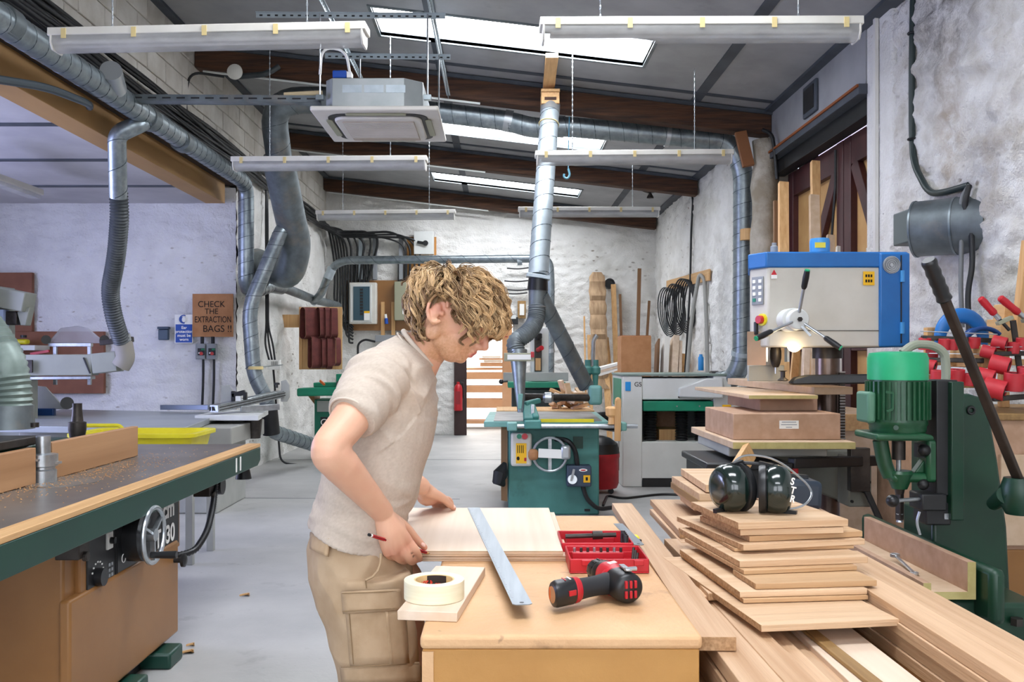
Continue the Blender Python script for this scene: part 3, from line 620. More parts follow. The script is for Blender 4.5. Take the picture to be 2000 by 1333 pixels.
def cable(pts, r, label, n=7, rad=.12, m=RUBBER, group=None):
    o = MB().tube(fillet(pts, rad), r, n).build('cable', m, None, smooth=60); return tag(o, label, 'cable', group)
# bundle along the block wall, fanning out to the fuse boards
for k in range(9):
    z = 3.70+.018*k; x = -3.10-.012*(k % 3); ph = k*1.7
    pts = [(x, y, z+.03*math.sin(y*1.3+ph)+(.05 if k > 5 else 0)) for y in np.arange(3.5, 16.0, .55)]
    e = P(672+16*k, 452+(k % 3)*6, 16.38)
    cable(pts+[(x+.1, 16.36, 3.8-.02*k), e, P(686+13*k if k < 5 else 742+10*k, 478, 16.42), P(686+8*k if k < 5 else 752+8*k, 552, 16.44)], .017 if k % 2 else .022,
          'black cable in the bundle clipped along the block wall', rad=.25, group='black cables bundled along the block wall')
for k in range(6):
    cable([P(560+14*k, 405+8*k, 13.6+.4*k), P(640+7*k, 436+6*k, 16.2), P(655+5*k, 520, 16.4), P(652+6*k, 600+14*k, 16.42), P(690, 640+6*k, 16.42)], .02, 'black cable looping down the back corner beside the left fuse board', rad=.3, group='black cables in the back corner')
for k in range(3):
    cable([(-3.12, 12.0+.02*k, 3.75), P(519+2*k, 420, 12.0), P(520+2*k, 640, 12.0), P(517+8*k, 672, 12.0), P(528+5*k, 712, 12.0)], .013, 'thin black cable running down the rough left wall to the switch box', group='black cables down the left wall')
t = thing('junction_box', 'white junction box on the rough left wall beside the duct strap', 'switch box', P(536, 713, 12.0)); MB().cb(P(536, 713, 12.0), .16, .08, .13).build('box', WHITE, t, bevel=.006)
for k in range(4): MB().cb(P(531+3.4*k, 710, 11.95), .012, .01, .05).build('switch', MGREY, t)
MB().tube([P(480, 720, 10.5), P(552, 713, 11.98)], .008, 6).build('conduit', STEEL, t)
cable([P(534, 722, 12), P(540, 800, 12.1), P(545, 870, 12.1), P(548, 905, 12.05), P(604, 910, 12.2)], .014, 'black cable trailing from the switch box to the floor by the wall')
cable([P(438, 150, 9.3), P(372, 140, 9.25), P(362, 185, 9.2), P(365, 232, 9.2), P(385, 262, 9.4)], .014, 'black cable hanging down the painted blocks below the first beam')
cable([P(460, 150, 9.3), P(520, 145, 9.2), P(545, 130, 9.25)], .03, 'grey flexible pipe drooping at the left end of the first beam', m=HOSED)
o = MB().tube(fillet([P(-25, 152, 5.5), P(90, 170, 6.1), P(175, 203, 6.7), (-3.2, 7.0, 3.40)], .2), .028, 10).build('conduit', mat('slate_conduit', '#3d474d', .5), None); tag(o, 'dark conduit crossing below the wall duct over the side room', 'pipe')
o = MB().tube([(-3.19, 7.0, 3.60), (-3.19, 10.8, 3.60)], .035, 10).build('conduit', mat('black_pipe', '#22262a', .5), None); tag(o, 'black pipe under the wall duct along the boxed lintel', 'pipe')
for y in (7.6, 8.6, 9.6): MB().torus((-3.19, y, 3.60), (0, 1, 0), .04, .01, 14, 6).build('pipe_clip', BLACKP, o)
# right wall services
cable([P(1784, -30, 6.25), P(1781, 120, 6.25), P(1781, 260, 6.27), P(1784, 320, 6.2), P(1815, 380, 5.95), P(1850, 375, 5.7), P(1893, 362, 5.5)], .022, 'thick black cable down the near right wall to the duct outlet', m=mat('green_black_cable', '#23302f', .45), n=10)
for y in (65, 272): o = MB().torus(P(1782, y, 6.24), (0, 0, 1), .028, .008, 14, 6).build('cable_clip', BLACKP, None); tag(o, 'black clip on the thick wall cable, %s one' % ('upper' if y < 100 else 'lower'), 'clip')
cable([P(1893, 362, 5.45), P(1878, 385, 5.45), P(1878, 480, 5.45), P(1876, 560, 5.4), P(1880, 640, 5.4)], .014, 'thin grey cable down the near right wall behind the clamps', m=mat('grey_cable', '#77797a', .5))
cable([P(1893, 362, 5.42), P(1882, 410, 5.42), P(1898, 450, 5.4), P(1900, 520, 5.35), P(1890, 570, 5.35), P(1893, 650, 5.3)], .017, 'black cable down the near right wall above the blue clamp')
o = MB().box(2.835, 2.865, 6.76, 6.80, 1.95, 4.05).build('conduit', mat('white_conduit', '#dddbd5', .6), None, bevel=.003); tag(o, 'white square conduit running up the render beside the big doors', 'conduit')
cable([P(1726, 418, 6.7), P(1745, 416, 6.6), P(1770, 405, 6.45), P(1795, 400, 6.2)], .009, 'grey wire from the white conduit to the duct outlet', m=mat('grey_wire', '#8b8c8c', .5))
t = thing('duct_outlet', 'curved galvanised duct outlet bursting through the near right wall', 'duct outlet', P(1835, 445, 5.85))
a_, b_ = V((2.99, 5.46, 2.265)), V((2.665, 5.74, 2.265)); d_ = (b_-a_)
g = MB().annulus(a_, d_, .165, .176, d_.length, 40); g.build('sleeve', GALVD, t, smooth=50)
for f_ in (.42, .97): MB().annulus(a_+d_*f_, d_, .174, .181, .012, 40).build('seam_ring', GALV, t, smooth=50)
MB().box(2.68, 2.9, 5.86, 6.1, 1.45+.75, 1.45+.97).build('wall_collar', mat('collar_grey', '#5d6663', .6), t, bevel=.01)  # dark grey duct piece beside the sleeve
MB().tube([P(1768, 470, 6.3), P(1785, 425, 6.2), P(1800, 400, 6.1)], [.05, .07, .03], 12).build('foam_seal', mat('foam', '#cfc8b8', .9), t)
# ================================================================ LEFT SIDE: SPINDLE MOULDER, PANEL SAW, SIGNS
X0 = V((1, 0, 0)); Y0 = V((0, 1, 0)); Z0 = V((0, 0, 1))
t = thing('spindle_moulder', 'green and tan spindle moulder with long steel table in the left foreground', 'woodworking machine', (-2.0, 3.9, 0))
MB().box(-2.85, -1.535, 1.7, 5.63, .85, .90).build('table', TABLETOP, t, bevel=.004)
MB().lathe([(.17, 0), (.17, .003)], (-1.93, 3.93, .90), (0, 0, 1), 36).build('table_insert', CAST, t)
MB().prism([(-1.535, 1.7, .772), (-1.535, 5.57, .772), (-1.535, 5.63, .80), (-1.535, 5.63, .882), (-1.535, 1.7, .882)], (.035, 0, 0)).build('front_rail', DGREEN, t, bevel=.004)
MB().box(-1.58, -1.50, 1.7, 5.63, .883, .905).build('wooden_lipping', PINEY, t, bevel=.003)
for y in (5.1, 5.18): MB().box(-1.50, -1.497, y, y+.02, .79, .87).build('tape_mark', WHITE, t)
MB().box(-2.62, -1.62, 3.33, 4.5, .06, .85).build('cabinet', TANP, t, bevel=.012)
MB().box(-1.63, -1.585, 3.31, 4.43, .09, .545).build('door', TANP, t, bevel=.012, seg=3)
MB().box(-1.63, -1.60, 3.42, 4.49, .50, .85).build('panel_surround', TANP, t, bevel=.006)
cp = MB().box(-1.61, -1.594, 3.47, 4.46, .525, .80).build('control_panel', BLACKP, t, bevel=.003)
for y in (3.72, 3.735): MB().box(-1.594, -1.591, y, y+.004, .53, .78).build('panel_seam', DARK, cp)
q = MB().cyl((-1.6, 3.555, .575), (-1.565, 3.555, .575), .035, n=20).build('dial', BLACKP, t)
for k in range(7): a = PI*(.1+.8*k/6); MB().cb((-1.592, 3.555+.05*math.cos(a), .585+.05*math.sin(a)), .003, .008, .006).build('dial_mark', WHITE, q)
MB().cb((-1.59, 3.655, .70), .012, .05, .07).build('switch_plate', MWHITE, t, bevel=.003); MB().cyl((-1.585, 3.655, .70), (-1.565, 3.655, .70), .014, n=12).build('switch_knob', BLACKP, t)
for k in range(6): MB().cb((-1.592, 3.66+.025*(k % 2), .555+.022*(k//2)), .003, .014, .012).build('pictogram', BOXGREY, cp)
for k in range(2): MB().cb((-1.591, 3.87+.02*k, .70-.06*k), .004, .035, .03).build('worn_tape', CREAM, cp)
MB().torus((-1.592, 3.80, .595), (1, 0, 0), .018, .002, 18, 5).build('lock_ring', WHITE, cp)
text('scm', .125, (-1.591, 4.29, .715), Y0, Z0, WHITE, t, bold=.004); text('T130', .118, (-1.591, 4.27, .592), Y0, Z0, WHITE, t, bold=.003)
hw = MB().torus((-1.50, 3.89, .675), (1, 0, 0), .118, .011, 40, 10).build('handwheel', STEEL, t)
MB().cyl((-1.6, 3.89, .675), (-1.53, 3.89, .675), .112, n=32).build('backplate', BLACKP, hw); MB().cyl((-1.54, 3.89, .675), (-1.49, 3.89, .675), .028, n=16).build('hub', STEEL, hw)
for k in range(3): a = .6+k*2*PI/3; MB().bar((-1.505, 3.89, .675), (-1.505, 3.89+.113*math.cos(a), .675+.113*math.sin(a)), .02, .012).build('spoke', STEEL, hw)
MB().cyl((-1.5, 3.89-.03, .595), (-1.39, 3.89-.028, .595), .014, .017, 14).build('crank_handle', BLACKP, hw)
MB().cyl((-1.586, 4.37, .455), (-1.55, 4.37, .455), .012, n=12).lathe([(.02, 0), (.032, .006), (.032, .02), (.015, .028)], (-1.552, 4.37, .455), (1, 0, 0), 16).build('door_knob', BLACKP, t)
for y in (3.36, 4.86): MB().cb((-1.60, y, .74), .09, .09, .09).cyl((-1.56, y, .70), (-1.54, y, .70), .018, n=10).build('rail_bracket', DSTEEL, t, bevel=.004)
MB().cyl((-1.62, 5.0, .73), (-1.54, 5.0, .73), .05, n=18).build('guide_roller', BLACKP, t); MB().cyl((-1.57, 5.5, .77), (-1.57, 5.5, .70), .035, .05, 14).build('end_stop', BLACKP, t)
for y in (3.72, 4.14): MB().box(-2.7, -1.52, y, y+.17, .0, .075).build('foot', DGREEN, t, bevel=.012)
MB().box(-2.5, -1.66, 3.5, 4.4, 0, .06).build('plinth', DARK, t)
q = [P(421, 932, 4.95), P(418, 980, 4.85), P(405, 1040, 4.65), P(380, 1078, 4.5), P(345, 1086, 4.45)]
corrugated(q, .014, .016, .004, 10).build('conduit', BLACKP, t, smooth=60)
for y0, y1, z in ((2.5, 3.86, 1.058), (4.0, 4.95, 1.066)):
    MB().box(-2.03, -1.995, y0, y1, .902, z).build('fence_board', wood('fence_wood', '#bd9168', '#9b6f49', 1, .06, .55, 16) if y0 < 3 else MATS['fence_wood'], t, bevel=.003, label='planed wooden fence board')
    MB().box(-2.09, -2.03, y0, y1, .902, z-.03).build('fence_casting', MGREEND, t, bevel=.006)
MB().box(-2.62, -2.08, 3.1, 4.35, .902, 1.06).build('fence_body', MGREEND, t, bevel=.012); MB().box(-2.40, -2.05, 3.35, 3.98, 1.06, 1.10).build('hood_plate', DSTEEL, t, bevel=.006)
MB().lathe([(.055, 0), (.055, .05), (.048, .055), (.048, .065), (.06, .07), (.06, .12), (.03, .125), (.03, .2)], (-2.0, 3.93, .902), (0, 0, 1), 24).build('cutter_block', STEEL, t)
for a in range(4): MB().bar((-2.0, 3.93, .985+.006*a), (-2.0+.075*math.cos(a*PI/2), 3.93+.075*math.sin(a*PI/2), .985+.006*a), .03, .01).build('cutter_knife', STEEL, t)
MB().lathe([(.035, 0), (.045, .06), (.045, .10), (.03, .105), (.024, .17), (.024, .2)], P(151, 862, 4.75), (0, 0, 1), 18).build('arbor_post', DSTEEL, t)
MB().cyl(P(68, 835, 4.1), P(68, 826, 4.1), .018, n=12).build('clamp_knob', DSTEEL, t)
MB().cyl(P(22, 838, 4.15), P(22, 792, 4.15), .10, .095, 22).build('hose_port', GALVD, t)
corrugated([P(-130, 540, 4.3), P(-30, 640, 4.2), P(14, 712, 4.15), P(22, 768, 4.15), P(22, 800, 4.15)], .083, .026, .009, 20).build('flexible_hose', HOSEG, t, smooth=60)
g = MB()
for k in range(700):
    x = -2.0+abs(random.gauss(0, .16)); y = 4.1+random.gauss(0, .45); g.cb((x, y, .9035), .005*random.random()+.0015, .004*random.random()+.0015, .002, Matrix.Rotation(random.random()*3, 3, 'Z'))
g.build('sawdust', SAWDUST, t, smooth=0)['kind'] = 'stuff'
# shavings on the floor
for i, (px, py, s) in enumerate(((365, 1276, .05), (372, 1262, .03), (478, 1164, .045))):
    o = MB().prism([PZ(px, py, .006)+V((s*(math.cos(a)*.6), s*.5*math.sin(a*1.3+.4)*1.0, 0)) for a in (0, 1.2, 2.2, 3.3, 4.6, 5.5)], (0, 0, .012)).build('wood_chip', PINEY, None, bevel=.002)
    tag(o, ('small wood chip on the floor beside the green moulder foot', 'tiny wood chip on the floor just behind a larger chip', 'wood chip alone on the grey floor left of the man')[i], 'wood chip')
# yellow tub
t = thing('plastic_tub', 'bright yellow plastic tub standing behind the spindle moulder table', 'tub', (-2.5, 6.5, .62))
x0, x1, y0, y1 = -2.98, -2.14, 6.2, 6.72
R0 = [rrect(x0+.06*(1-k), x1-.06*(1-k), y0+.06*(1-k), y1-.06*(1-k), .06, .62+.29*k) for k in (0, 1)]
n = len(R0[0]); g = MB(); Ri = [[(x*.955+(x0+x1)/2*.045, y*.93+(y0+y1)/2*.07, z) for x, y, z in R0[1]], [(x*.955+(x0+x1)/2*.045, y*.93+(y0+y1)/2*.07, z+.02) for x, y, z in R0[0]]]
g.v = R0[0]+R0[1]+Ri[0]+Ri[1]
for k in range(3): g.skin(list(range(k*n, k*n+n)), list(range(k*n+n, k*n+2*n)))
g.f.append(tuple(reversed(range(n)))); g.f.append(tuple(range(3*n, 4*n))); g.build('shell', YEL, t, smooth=40)
Ro = rrect(x0-.025, x1+.025, y0-.025, y1+.025, .07, .885); Rn = rrect(x0+.01, x1-.01, y0+.01, y1-.01, .06, .885)
g = MB(); m_ = len(Ro); g.v = Ro+[(x, y, z+.03) for x, y, z in Ro]+[(x, y, z+.03) for x, y, z in Rn]+[(x, y, z) for x, y, z in Rn]
for k in range(4): g.skin(list(range(k*m_, k*m_+m_)), list(range(((k+1) % 4)*m_, ((k+1) % 4)*m_+m_)))
g.build('rim', YEL, t, bevel=.004)
MB().tube(fillet([(x0+.05, y0-.02, .90), (x0+.07, y0-.03, .975), (x0+.38, y0-.03, .975), (x0+.4, y0-.02, .90)], .04), .014, 8).build('handle', YEL, t)
t = thing('tool_stand', 'low grey stand carrying the yellow tub behind the spindle moulder', 'stand', (-2.55, 6.46, 0))
MB().box(-3.0, -2.1, 6.18, 6.75, .58, .62).build('shelf', MGREY, t, bevel=.004)
for x in (-2.96, -2.18):
    for y in (6.22, 6.67): MB().box(x, x+.05, y, y+.05, 0, .58).build('leg', MGREY, t, bevel=.003)
# panel saw
t = thing('panel_saw', 'pale grey sliding table panel saw standing in the side room', 'woodworking machine', (-3.6, 8.5, 0))
PSW = mat('saw_table_grey', '#a7adb0', .35, .3, col2='#999fa3', scale=3)
def slabz(pts, z, th): return MB().prism([PZ(px, py, z) for px, py in pts], (0, 0, -th))
slabz([(-30, 832), (360, 836), (438, 806), (120, 800)], .86, .055).build('saw_table', PSW, t, bevel=.004)
MB().box(-4.4, -2.45, 8.2, 9.35, .64, .80).build('carriage_body', mat('saw_grey', '#a3a39b', .5, col2='#979790', scale=3), t, bevel=.01)
slabz([(380, 812), (505, 812), (524, 801), (430, 801)], .885, .05).build('sliding_table', MWHITE, t, bevel=.004)
MB().box(-4.6, -2.6, 8.25, 9.2, .0, .64).build('base', MGREY, t, bevel=.015); MB().box(-4.61, -2.59, 8.23, 8.25, .30, .34).build('base_seam', DARK, t)
MB().cyl((-2.44, 8.9, .845), (-2.44, 8.9, .64), .09, .07, 12).build('carriage_end', DSTEEL, t)
f0, f1 = P(418, 799, 8.7), P(548, 770, 9.7); fe = MB().bar(f0, f1, .10, .075).build('crosscut_fence', STEEL, t, bevel=.004)
d = (f1-f0).normalized()
for k in range(4): MB().cb(f0-d*.002+V((-.036+.024*k, 0, 0)), .016, .006, .04).build('slot', DARK, fe)
for z in (-.015, .012): MB().bar(f0+V((.052, 0, z)), f1+V((.052, 0, z)), .004, .008).build('groove', DSTEEL, fe)
MB().bar(P(317, 796, 9.5), P(410, 796, 9.3), .07, .05).build('outrigger_bar', mat('anodised_bar', '#8d97a8', .4, .6), t, bevel=.003)
MB().bar(P(470, 800, 9.0), P(545, 795, 9.2), .05, .06).build('support_bar', STEEL, t, bevel=.003)
for px, w_, py0, py1, D in ((557, 17, 742, 785, 9.72), (443, 22, 752, 788, 9.0)):
    g = MB().prism([P(px-w_/2, py1, D), P(px+w_/2-5, py1, D), P(px+w_/2, py1-9, D), P(px+w_/2, py0+11, D), P(px+w_/2-7, py0, D), P(px-w_/2, py0+3, D)], (0, .02, 0)); g.build('flip_stop', MGREY, t, bevel=.004)
g = MB(); g.cb(P(466, 770, 8.95), .14, .05, .05, Matrix.Rotation(-.25, 3, 'Y')); g.cb(P(456, 776, 8.95), .04, .05, .12); g.cb(P(479, 774, 8.95), .035, .05, .08); g.build('stop_clamp', BLACKP, t, bevel=.008); MB().cb(P(466, 779, 8.9), .05, .04, .05).build('clamp_block', MWHITE, t)
MB().cyl(P(541, 758, 9.7), P(541, 751, 9.7), .012, n=8).lathe([(.03, 0), (.03, .02), (.01, .025)], P(541, 752, 9.7), Z0, 12).build('stop_knob', BLACKP, t)
ARM = mat('guard_arm_grey', '#9a9d92', .5, col2='#8f9287', scale=3)
MB().bar(P(28, 714, 8.5), P(186, 713, 8.5), .16, .20).build('guard_arm', ARM, t, bevel=.008); MB().bar(P(186, 711, 8.5), P(234, 706, 8.5), .17, .19).build('guard_arm', ARM, t, bevel=.008); MB().bar(P(45, 739, 8.5), P(182, 738, 8.5), .1, .03).build('arm_channel', STEEL, t, bevel=.004)
MB().cb(P(56, 716, 8.38), .075, .02, .12).build('arm_catch', DSTEEL, t, bevel=.003); MB().bar(P(163, 699, 8.41), P(176, 730, 8.41), .012, .01).build('arm_seam', DARK, t); MB().bar(P(196, 670, 8.45), P(260, 663, 8.45), .05, .05).build('hose_bracket', DSTEEL, t, bevel=.005)
MB().box(-4.75, -4.45, 8.4, 8.65, .0, 1.38).build('arm_column', ARM, t, bevel=.01)
gd = MB().prism([P(92, 671, 8.9), P(203, 671, 8.9), P(168, 641, 8.9), P(150, 637, 8.9), P(118, 641, 8.9)], (0, .06, 0)).build('blade_guard', CLEAR, t, bevel=.004)
for px in (90, 204): MB().cyl(P(px, 664, 8.88), P(px, 664, 8.98), .045, n=16).build('guard_knob', BLACKP, t)
MB().bar(P(96, 674, 8.9), P(180, 674, 8.9), .05, .035).build('guard_rail', STEEL, t, bevel=.003)
for px in (108, 175): MB().bar(P(px, 676, 8.9), P(px, 752, 8.9), .03, .03).build('guard_post', STEEL, t)
MB().prism([P(48, 800, 9.2), P(128, 800, 9.2), P(88, 756, 9.2), P(48, 752, 9.2)], (0, .03, 0)).build('rip_fence', MGREY, t, bevel=.006); MB().cyl(P(131, 788, 9.1), P(131, 788, 8.95), .062, n=24).build('fence_knob', BLACKP, t); MB().cb(P(80, 808, 9.0), .28, .06, .10).build('fence_carrier', DBLUE, t, bevel=.01)
MB().bar(P(-30, 575, 8.6), P(58, 592, 8.6), .22, .19).build('upper_arm', ARM, t, bevel=.012); MB().prism([P(33, 610, 8.55), P(58, 600, 8.55), P(50, 636, 8.55), P(40, 636, 8.55)], (0, .1, 0)).build('arm_bracket', ARM, t, bevel=.006); MB().cb(P(27, 622, 8.6), .12, .12, .13).build('motor', DSTEEL, t, bevel=.01); MB().cb(P(4, 622, 8.55), .08, .1, .16).build('label_plate', mat('pale_blue_plate', '#a9b9dd', .5), t)
MB().box(-5.1, -4.75, 8.3, 8.8, 0, 2.12).build('upper_column', ARM, t, bevel=.01)
# boards on the side wall
for q, lab in (((-30, 533, 64, 648), 'large hardboard panel fixed to the far side wall above the saw arm'), ((18, 648, 204, 769), 'hardboard panel on the far side wall behind the clear saw guard')):
    a, b = P(q[0], q[1], 10.82), P(q[2], q[3], 10.82); tag(MB().box(a.x, b.x, 10.8, 10.86, b.z, a.z).build('wall_board', HARDB, None, bevel=.004), lab, 'board')
o = MB().cb(P(43, 668, 10.6), .15, .1, .06).build('tape_measure', YEL, None, bevel=.02); MB().cyl(P(46, 660, 10.55), P(46, 655, 10.55), .035, n=12).build('knob', BLACKP, o); tag(o, 'yellow guard block with a black knob on the side room shelf', 'clamp')
t = thing('wall_shelf', 'narrow white shelf on the side wall in front of the hardboard panel', 'shelf', P(57, 680, 10.6)); MB().bar(P(18, 680, 10.62), P(83, 680, 10.62), .35, .06).build('shelf_board', MWHITE, t, bevel=.004); MB().bar(P(60, 692, 10.5), P(96, 686, 10.5), .03, .03).build('red_edge', RED, t)
o = MB().cb(P(320, 654, 10.82), .12, .06, .13).build('wall_box', mat('slate_box', '#46586a', .5), None, bevel=.01); MB().cb(P(320, 641, 10.8), .135, .075, .03).build('lid', mat('slate_lid', '#39495a', .5), o, bevel=.005); tag(o, 'small slate blue box on the wall left of the ear protection sign', 'wall box')
t = thing('safety_sign', 'blue and white ear protection sign on the white brick wall', 'sign', P(359, 643, 10.85))
a, b = P(342, 615, 10.85), P(377, 671, 10.85); MB().box(a.x, b.x, 10.835, 10.85, b.z, a.z).build('plate', WHITE, t, bevel=.002)
a, b = P(343.5, 634, 10.84), P(375.5, 669.5, 10.84); MB().box(a.x, b.x, 10.83, 10.836, b.z, a.z).build('blue_field', SIGNBLUE, t)
text('Ear\nprotection\nmust be\nworn', .05, P(359.5, 652, 10.828), X0, Z0, WHITE, t, bold=.001)
ic = MB().cyl(P(359, 624, 10.836), P(359, 624, 10.83), .054, n=28).build('pictogram', SIGNBLUE, t)
g = MB().ball(P(359, 624.5, 10.82), (.024, .004, .034), 14, 8); g.build('head', WHITE, ic); MB().torus(P(359, 623.5, 10.826), Y0, .033, .005, 18, 6, 0, PI).build('headband', WHITE, ic)
for k in (-1, 1): MB().cb(P(359+k*5, 625, 10.826), .013, .004, .03).build('ear_cup', WHITE, ic, bevel=.002)
t = thing('cardboard_sign', 'hand lettered cardboard sign about the extraction bags on the wall', 'sign', P(416, 616, 10.83))
a, b = P(377, 574.5, 10.83), P(456, 658.5, 10.83); MB().box(a.x, b.x, 10.81, 10.83, b.z, a.z).build('sheet', CARD, t, bevel=.002)
for s, px, py, z in (('CHECK', 413, 595, .105), ('THE', 413, 609, .095), ('EXTRACTION', 416, 625, .105), ('BAGS !!', 424.5, 643, .115)): text(s, z, P(px, py, 10.806), X0, Z0, INK, t, sx=.68 if len(s) > 8 else .95)
for i, px in enumerate((393, 414)):
    t = thing('starter_switch', 'grey starter switch, %s of the pair under the cardboard sign' % ('left' if i == 0 else 'right'), 'switch', P(px, 687, 10.84), group='motor starters under the cardboard sign')
    MB().cb(P(px, 687, 10.80), .118, .08, .19).build('case', BOXGREY, t, bevel=.012); MB().cb(P(px, 687.5, 10.755), .085, .006, .085).build('face_plate', BLACKP, t); MB().cb(P(px+3, 683, 10.75), .04, .008, .022).build('green_button', mat('btn_green%d' % i, '#0f6e4a', .4), t); MB().cyl(P(px, 691, 10.76), P(px, 691, 10.74), .021, n=14).build('red_button', RED, t); MB().cb(P(px-3, 690, 10.752), .03, .006, .018).build('white_mark', WHITE, t)
    MB().cyl(P(px+2, 672, 10.82), P(px+2, 658, 10.82), .022, n=10).build('gland', BLACKP, t)
    cable([P(px+4, 702, 10.82), P(px+4, 742, 10.83), P(px+2, 792, 10.83)], .015, 'black cable from the %s starter switch down the wall' % ('left' if i == 0 else 'right'))
# ================================================================ BACK OF THE WORKSHOP
def pbox(x0, y0, x1, y1, D, dep, b=None): a, c = P(x0, y1, D), P(x1, y0, D); return (b or MB()).box(a.x, c.x, D, D+dep, a.z, c.z)
DW = 16.5
t = thing('fuse_board', 'cream fuse board with a dark glass door on the back wall', 'fuse board', P(708, 633, DW)); pbox(682, 552, 735, 633, DW-.16, .2).build('case', OFFWHITE, t, bevel=.012); pbox(684, 556, 726, 630, DW-.18, .03).build('door', MWHITE, t, bevel=.008)
q = pbox(690, 560, 722, 626, DW-.188, .012).build('window_pane', GLASSD, t)
for k in range(9): pbox(703, 564+6*k, 709, 568+6*k, DW-.193, .005).build('breaker', BLACKP, q)
pbox(711, 608, 722, 626, DW-.196, .004).build('notice', WHITE, q); pbox(711, 608, 722, 612, DW-.199, .003).build('notice_stripe', SIGNY, q)
t = thing('fuse_board', 'olive grey metal fuse board behind the head of the man', 'fuse board', P(800, 626, DW)); pbox(770, 550, 832, 626, DW-.16, .2).build('case', OLIVE, t, bevel=.01); q = pbox(786, 595, 801, 614, DW-.166, .006).build('notice', WHITE, t); pbox(788, 596, 799, 600, DW-.17, .003).build('notice_stripe', SIGNY, q); pbox(790, 617, 795, 624, DW-.166, .004).build('tag', SIGNY, t)
o = pbox(676, 548, 836, 646, DW-.0, .05).build('backboard', TANP, None); tag(o, 'tan wooden backboard behind the two fuse boards', 'board')
o = pbox(795, 463, 852, 537, DW, .05).build('backboard', mat('ochre_board', '#b07a3c', .65), None); tag(o, 'ochre board behind the white isolator on the back wall', 'board')
t = thing('isolator_box', 'white isolator box with a black lever above the olive fuse board', 'switch box', P(828, 497, DW)); pbox(808, 452, 847, 497, DW-.12, .16).build('case', MWHITE, t, bevel=.01); MB().bar(P(815, 473, DW-.15), P(832, 476, DW-.15), .03, .05).cyl(P(831, 475, DW-.12), P(831, 475, DW-.17), .05, n=14).build('lever', BLACKP, t, bevel=.004)
for px, lab in ((704, 'left'), (732, 'middle'), (783, 'right')):
    o = pbox(px-4, 462, px+4, 546, DW-.05, .1).build('trunking', GALVL if px == 704 else BOXGREY, None, bevel=.004); tag(o, 'grey upright trunking above the fuse boards, %s of three' % lab, 'trunking')
for k in range(16): o = MB().tube([P(686+3.4*k if k < 11 else 740+4.2*k-8, 500+(k % 3)*8, DW-.03), P(688+3.2*k if k < 11 else 740+4.0*k-6, 552, DW-.04)], .011, 6).build('cable', RUBBER if k % 3 else HOSED, None); tag(o, 'short cable dropping into the top of a fuse board', 'cable', 'cable tails above the fuse boards')
for px in (747.5, 768): o = pbox(px-3.5, 590, px+3.5, 664, DW-.06, .07).build('batten', PINE, None); tag(o, 'pale batten standing %s the fuse boards' % ('just right of the cream one among' if px < 760 else 'left of the olive one among'), 'batten')
o = MB().cyl(P(755, 633, DW-.1), P(754, 622, DW-.1), .035, .03, 12).build('plug', SIGNBLUE, None); MB().cyl(P(754, 622, DW-.1), P(753, 614, DW-.1), .022, n=10).build('plug_end', WHITE, o); tag(o, 'blue plug hanging between the fuse boards', 'plug')
o = pbox(733, 655, 778, 668, DW-.12, .16).build('junction_box', BOXGREY, None, bevel=.006); tag(o, 'slate grey junction box below the fuse boards', 'switch box')
cable([P(733, 668, DW-.1), P(712, 663, DW-.1), P(699, 672, DW-.1), P(699, 720, DW-.1)], .02, 'black cable looping down from the slate junction box')
t = thing('meter_board', 'small framed meter board on the white brick behind the drop duct', 'meter', P(1019, 622, DW)); pbox(1011, 588, 1027, 622, DW-.05, .1).build('board', OAKD, t, bevel=.006); pbox(1015, 594, 1024, 616, DW-.07, .03).build('dial_plate', PAPER, t); pbox(992, 620, 1012, 634, DW-.06, .1).build('black_base', BLACKP, t); pbox(996, 616, 1008, 623, DW-.1, .06).build('terminals', MWHITE, t)
for y, x0, x1 in ((524, 990, 1034), (549, 985, 1034), (566, 990, 1036), (573, 985, 1030)): cable([P(x0, y, DW-.02), P((x0+x1)/2, y+2, DW-.03), P(x1, y-1, DW-.02)], .013, 'thin wire on the white brick, %s of four behind the drop duct' % {524: 'topmost', 549: 'second', 566: 'third', 573: 'lowest'}[y])
# fire extinguisher
t = thing('fire_extinguisher', 'red fire extinguisher hung on the dark brown door post', 'fire extinguisher', P(895, 803, 16.35))
MB().lathe([(.06, 0), (.078, .01), (.078, .40), (.06, .46), (.03, .49), (.03, .53)], P(895, 803, 16.35), Z0, 20).build('cylinder', RED, t); b = P(895, 746, 16.35); MB().bar(b, b+V((.11, 0, .03)), .03, .02).bar(b, b+V((.09, 0, -.03)), .03, .015).build('lever', BLACKP, t); MB().tube([b, b+V((.09, 0, -.02)), b+V((.10, 0, -.3))], .014, 8).build('hose', BLACKP, t); pbox(890, 765, 899, 790, 16.268, .005).build('label_patch', mat('dark_red_label', '#8d1a22', .5), t)
# store room through the door
t = thing('shelving_unit', 'light wooden shelving unit seen through the back doorway', 'shelves', P(950, 838, 18.2))
PEACH = mat('beech_shelf', '#d9ab86', .6, col2='#cf9e78', scale=4)
for y0, y1 in ((719, 723), (728, 741), (754, 767), (780, 797), (822, 828)): pbox(905, y0, 982, y1, 18.0, .45).build('shelf', PEACH, t, bevel=.004)
for x in (905, 981): pbox(x, 716, x+4, 834, 17.98, .5).build('side_panel', MWHITE, t, bevel=.004)
for i, (x0, x1, y0, y1) in enumerate(((938, 984, 709, 716), (945, 980, 704, 708.5), (936, 986, 700, 703.5), (942, 978, 696, 699.5))):
    o = pbox(x0, y0, x1, y1, 18.02-.03*i, .4).build('board_stack', PEACH if i % 2 == 0 else PAPER, None); tag(o, 'sheet stacked on the store room shelves, %s of four' % ('lowest', 'second from bottom', 'third from bottom', 'topmost')[i], 'board')
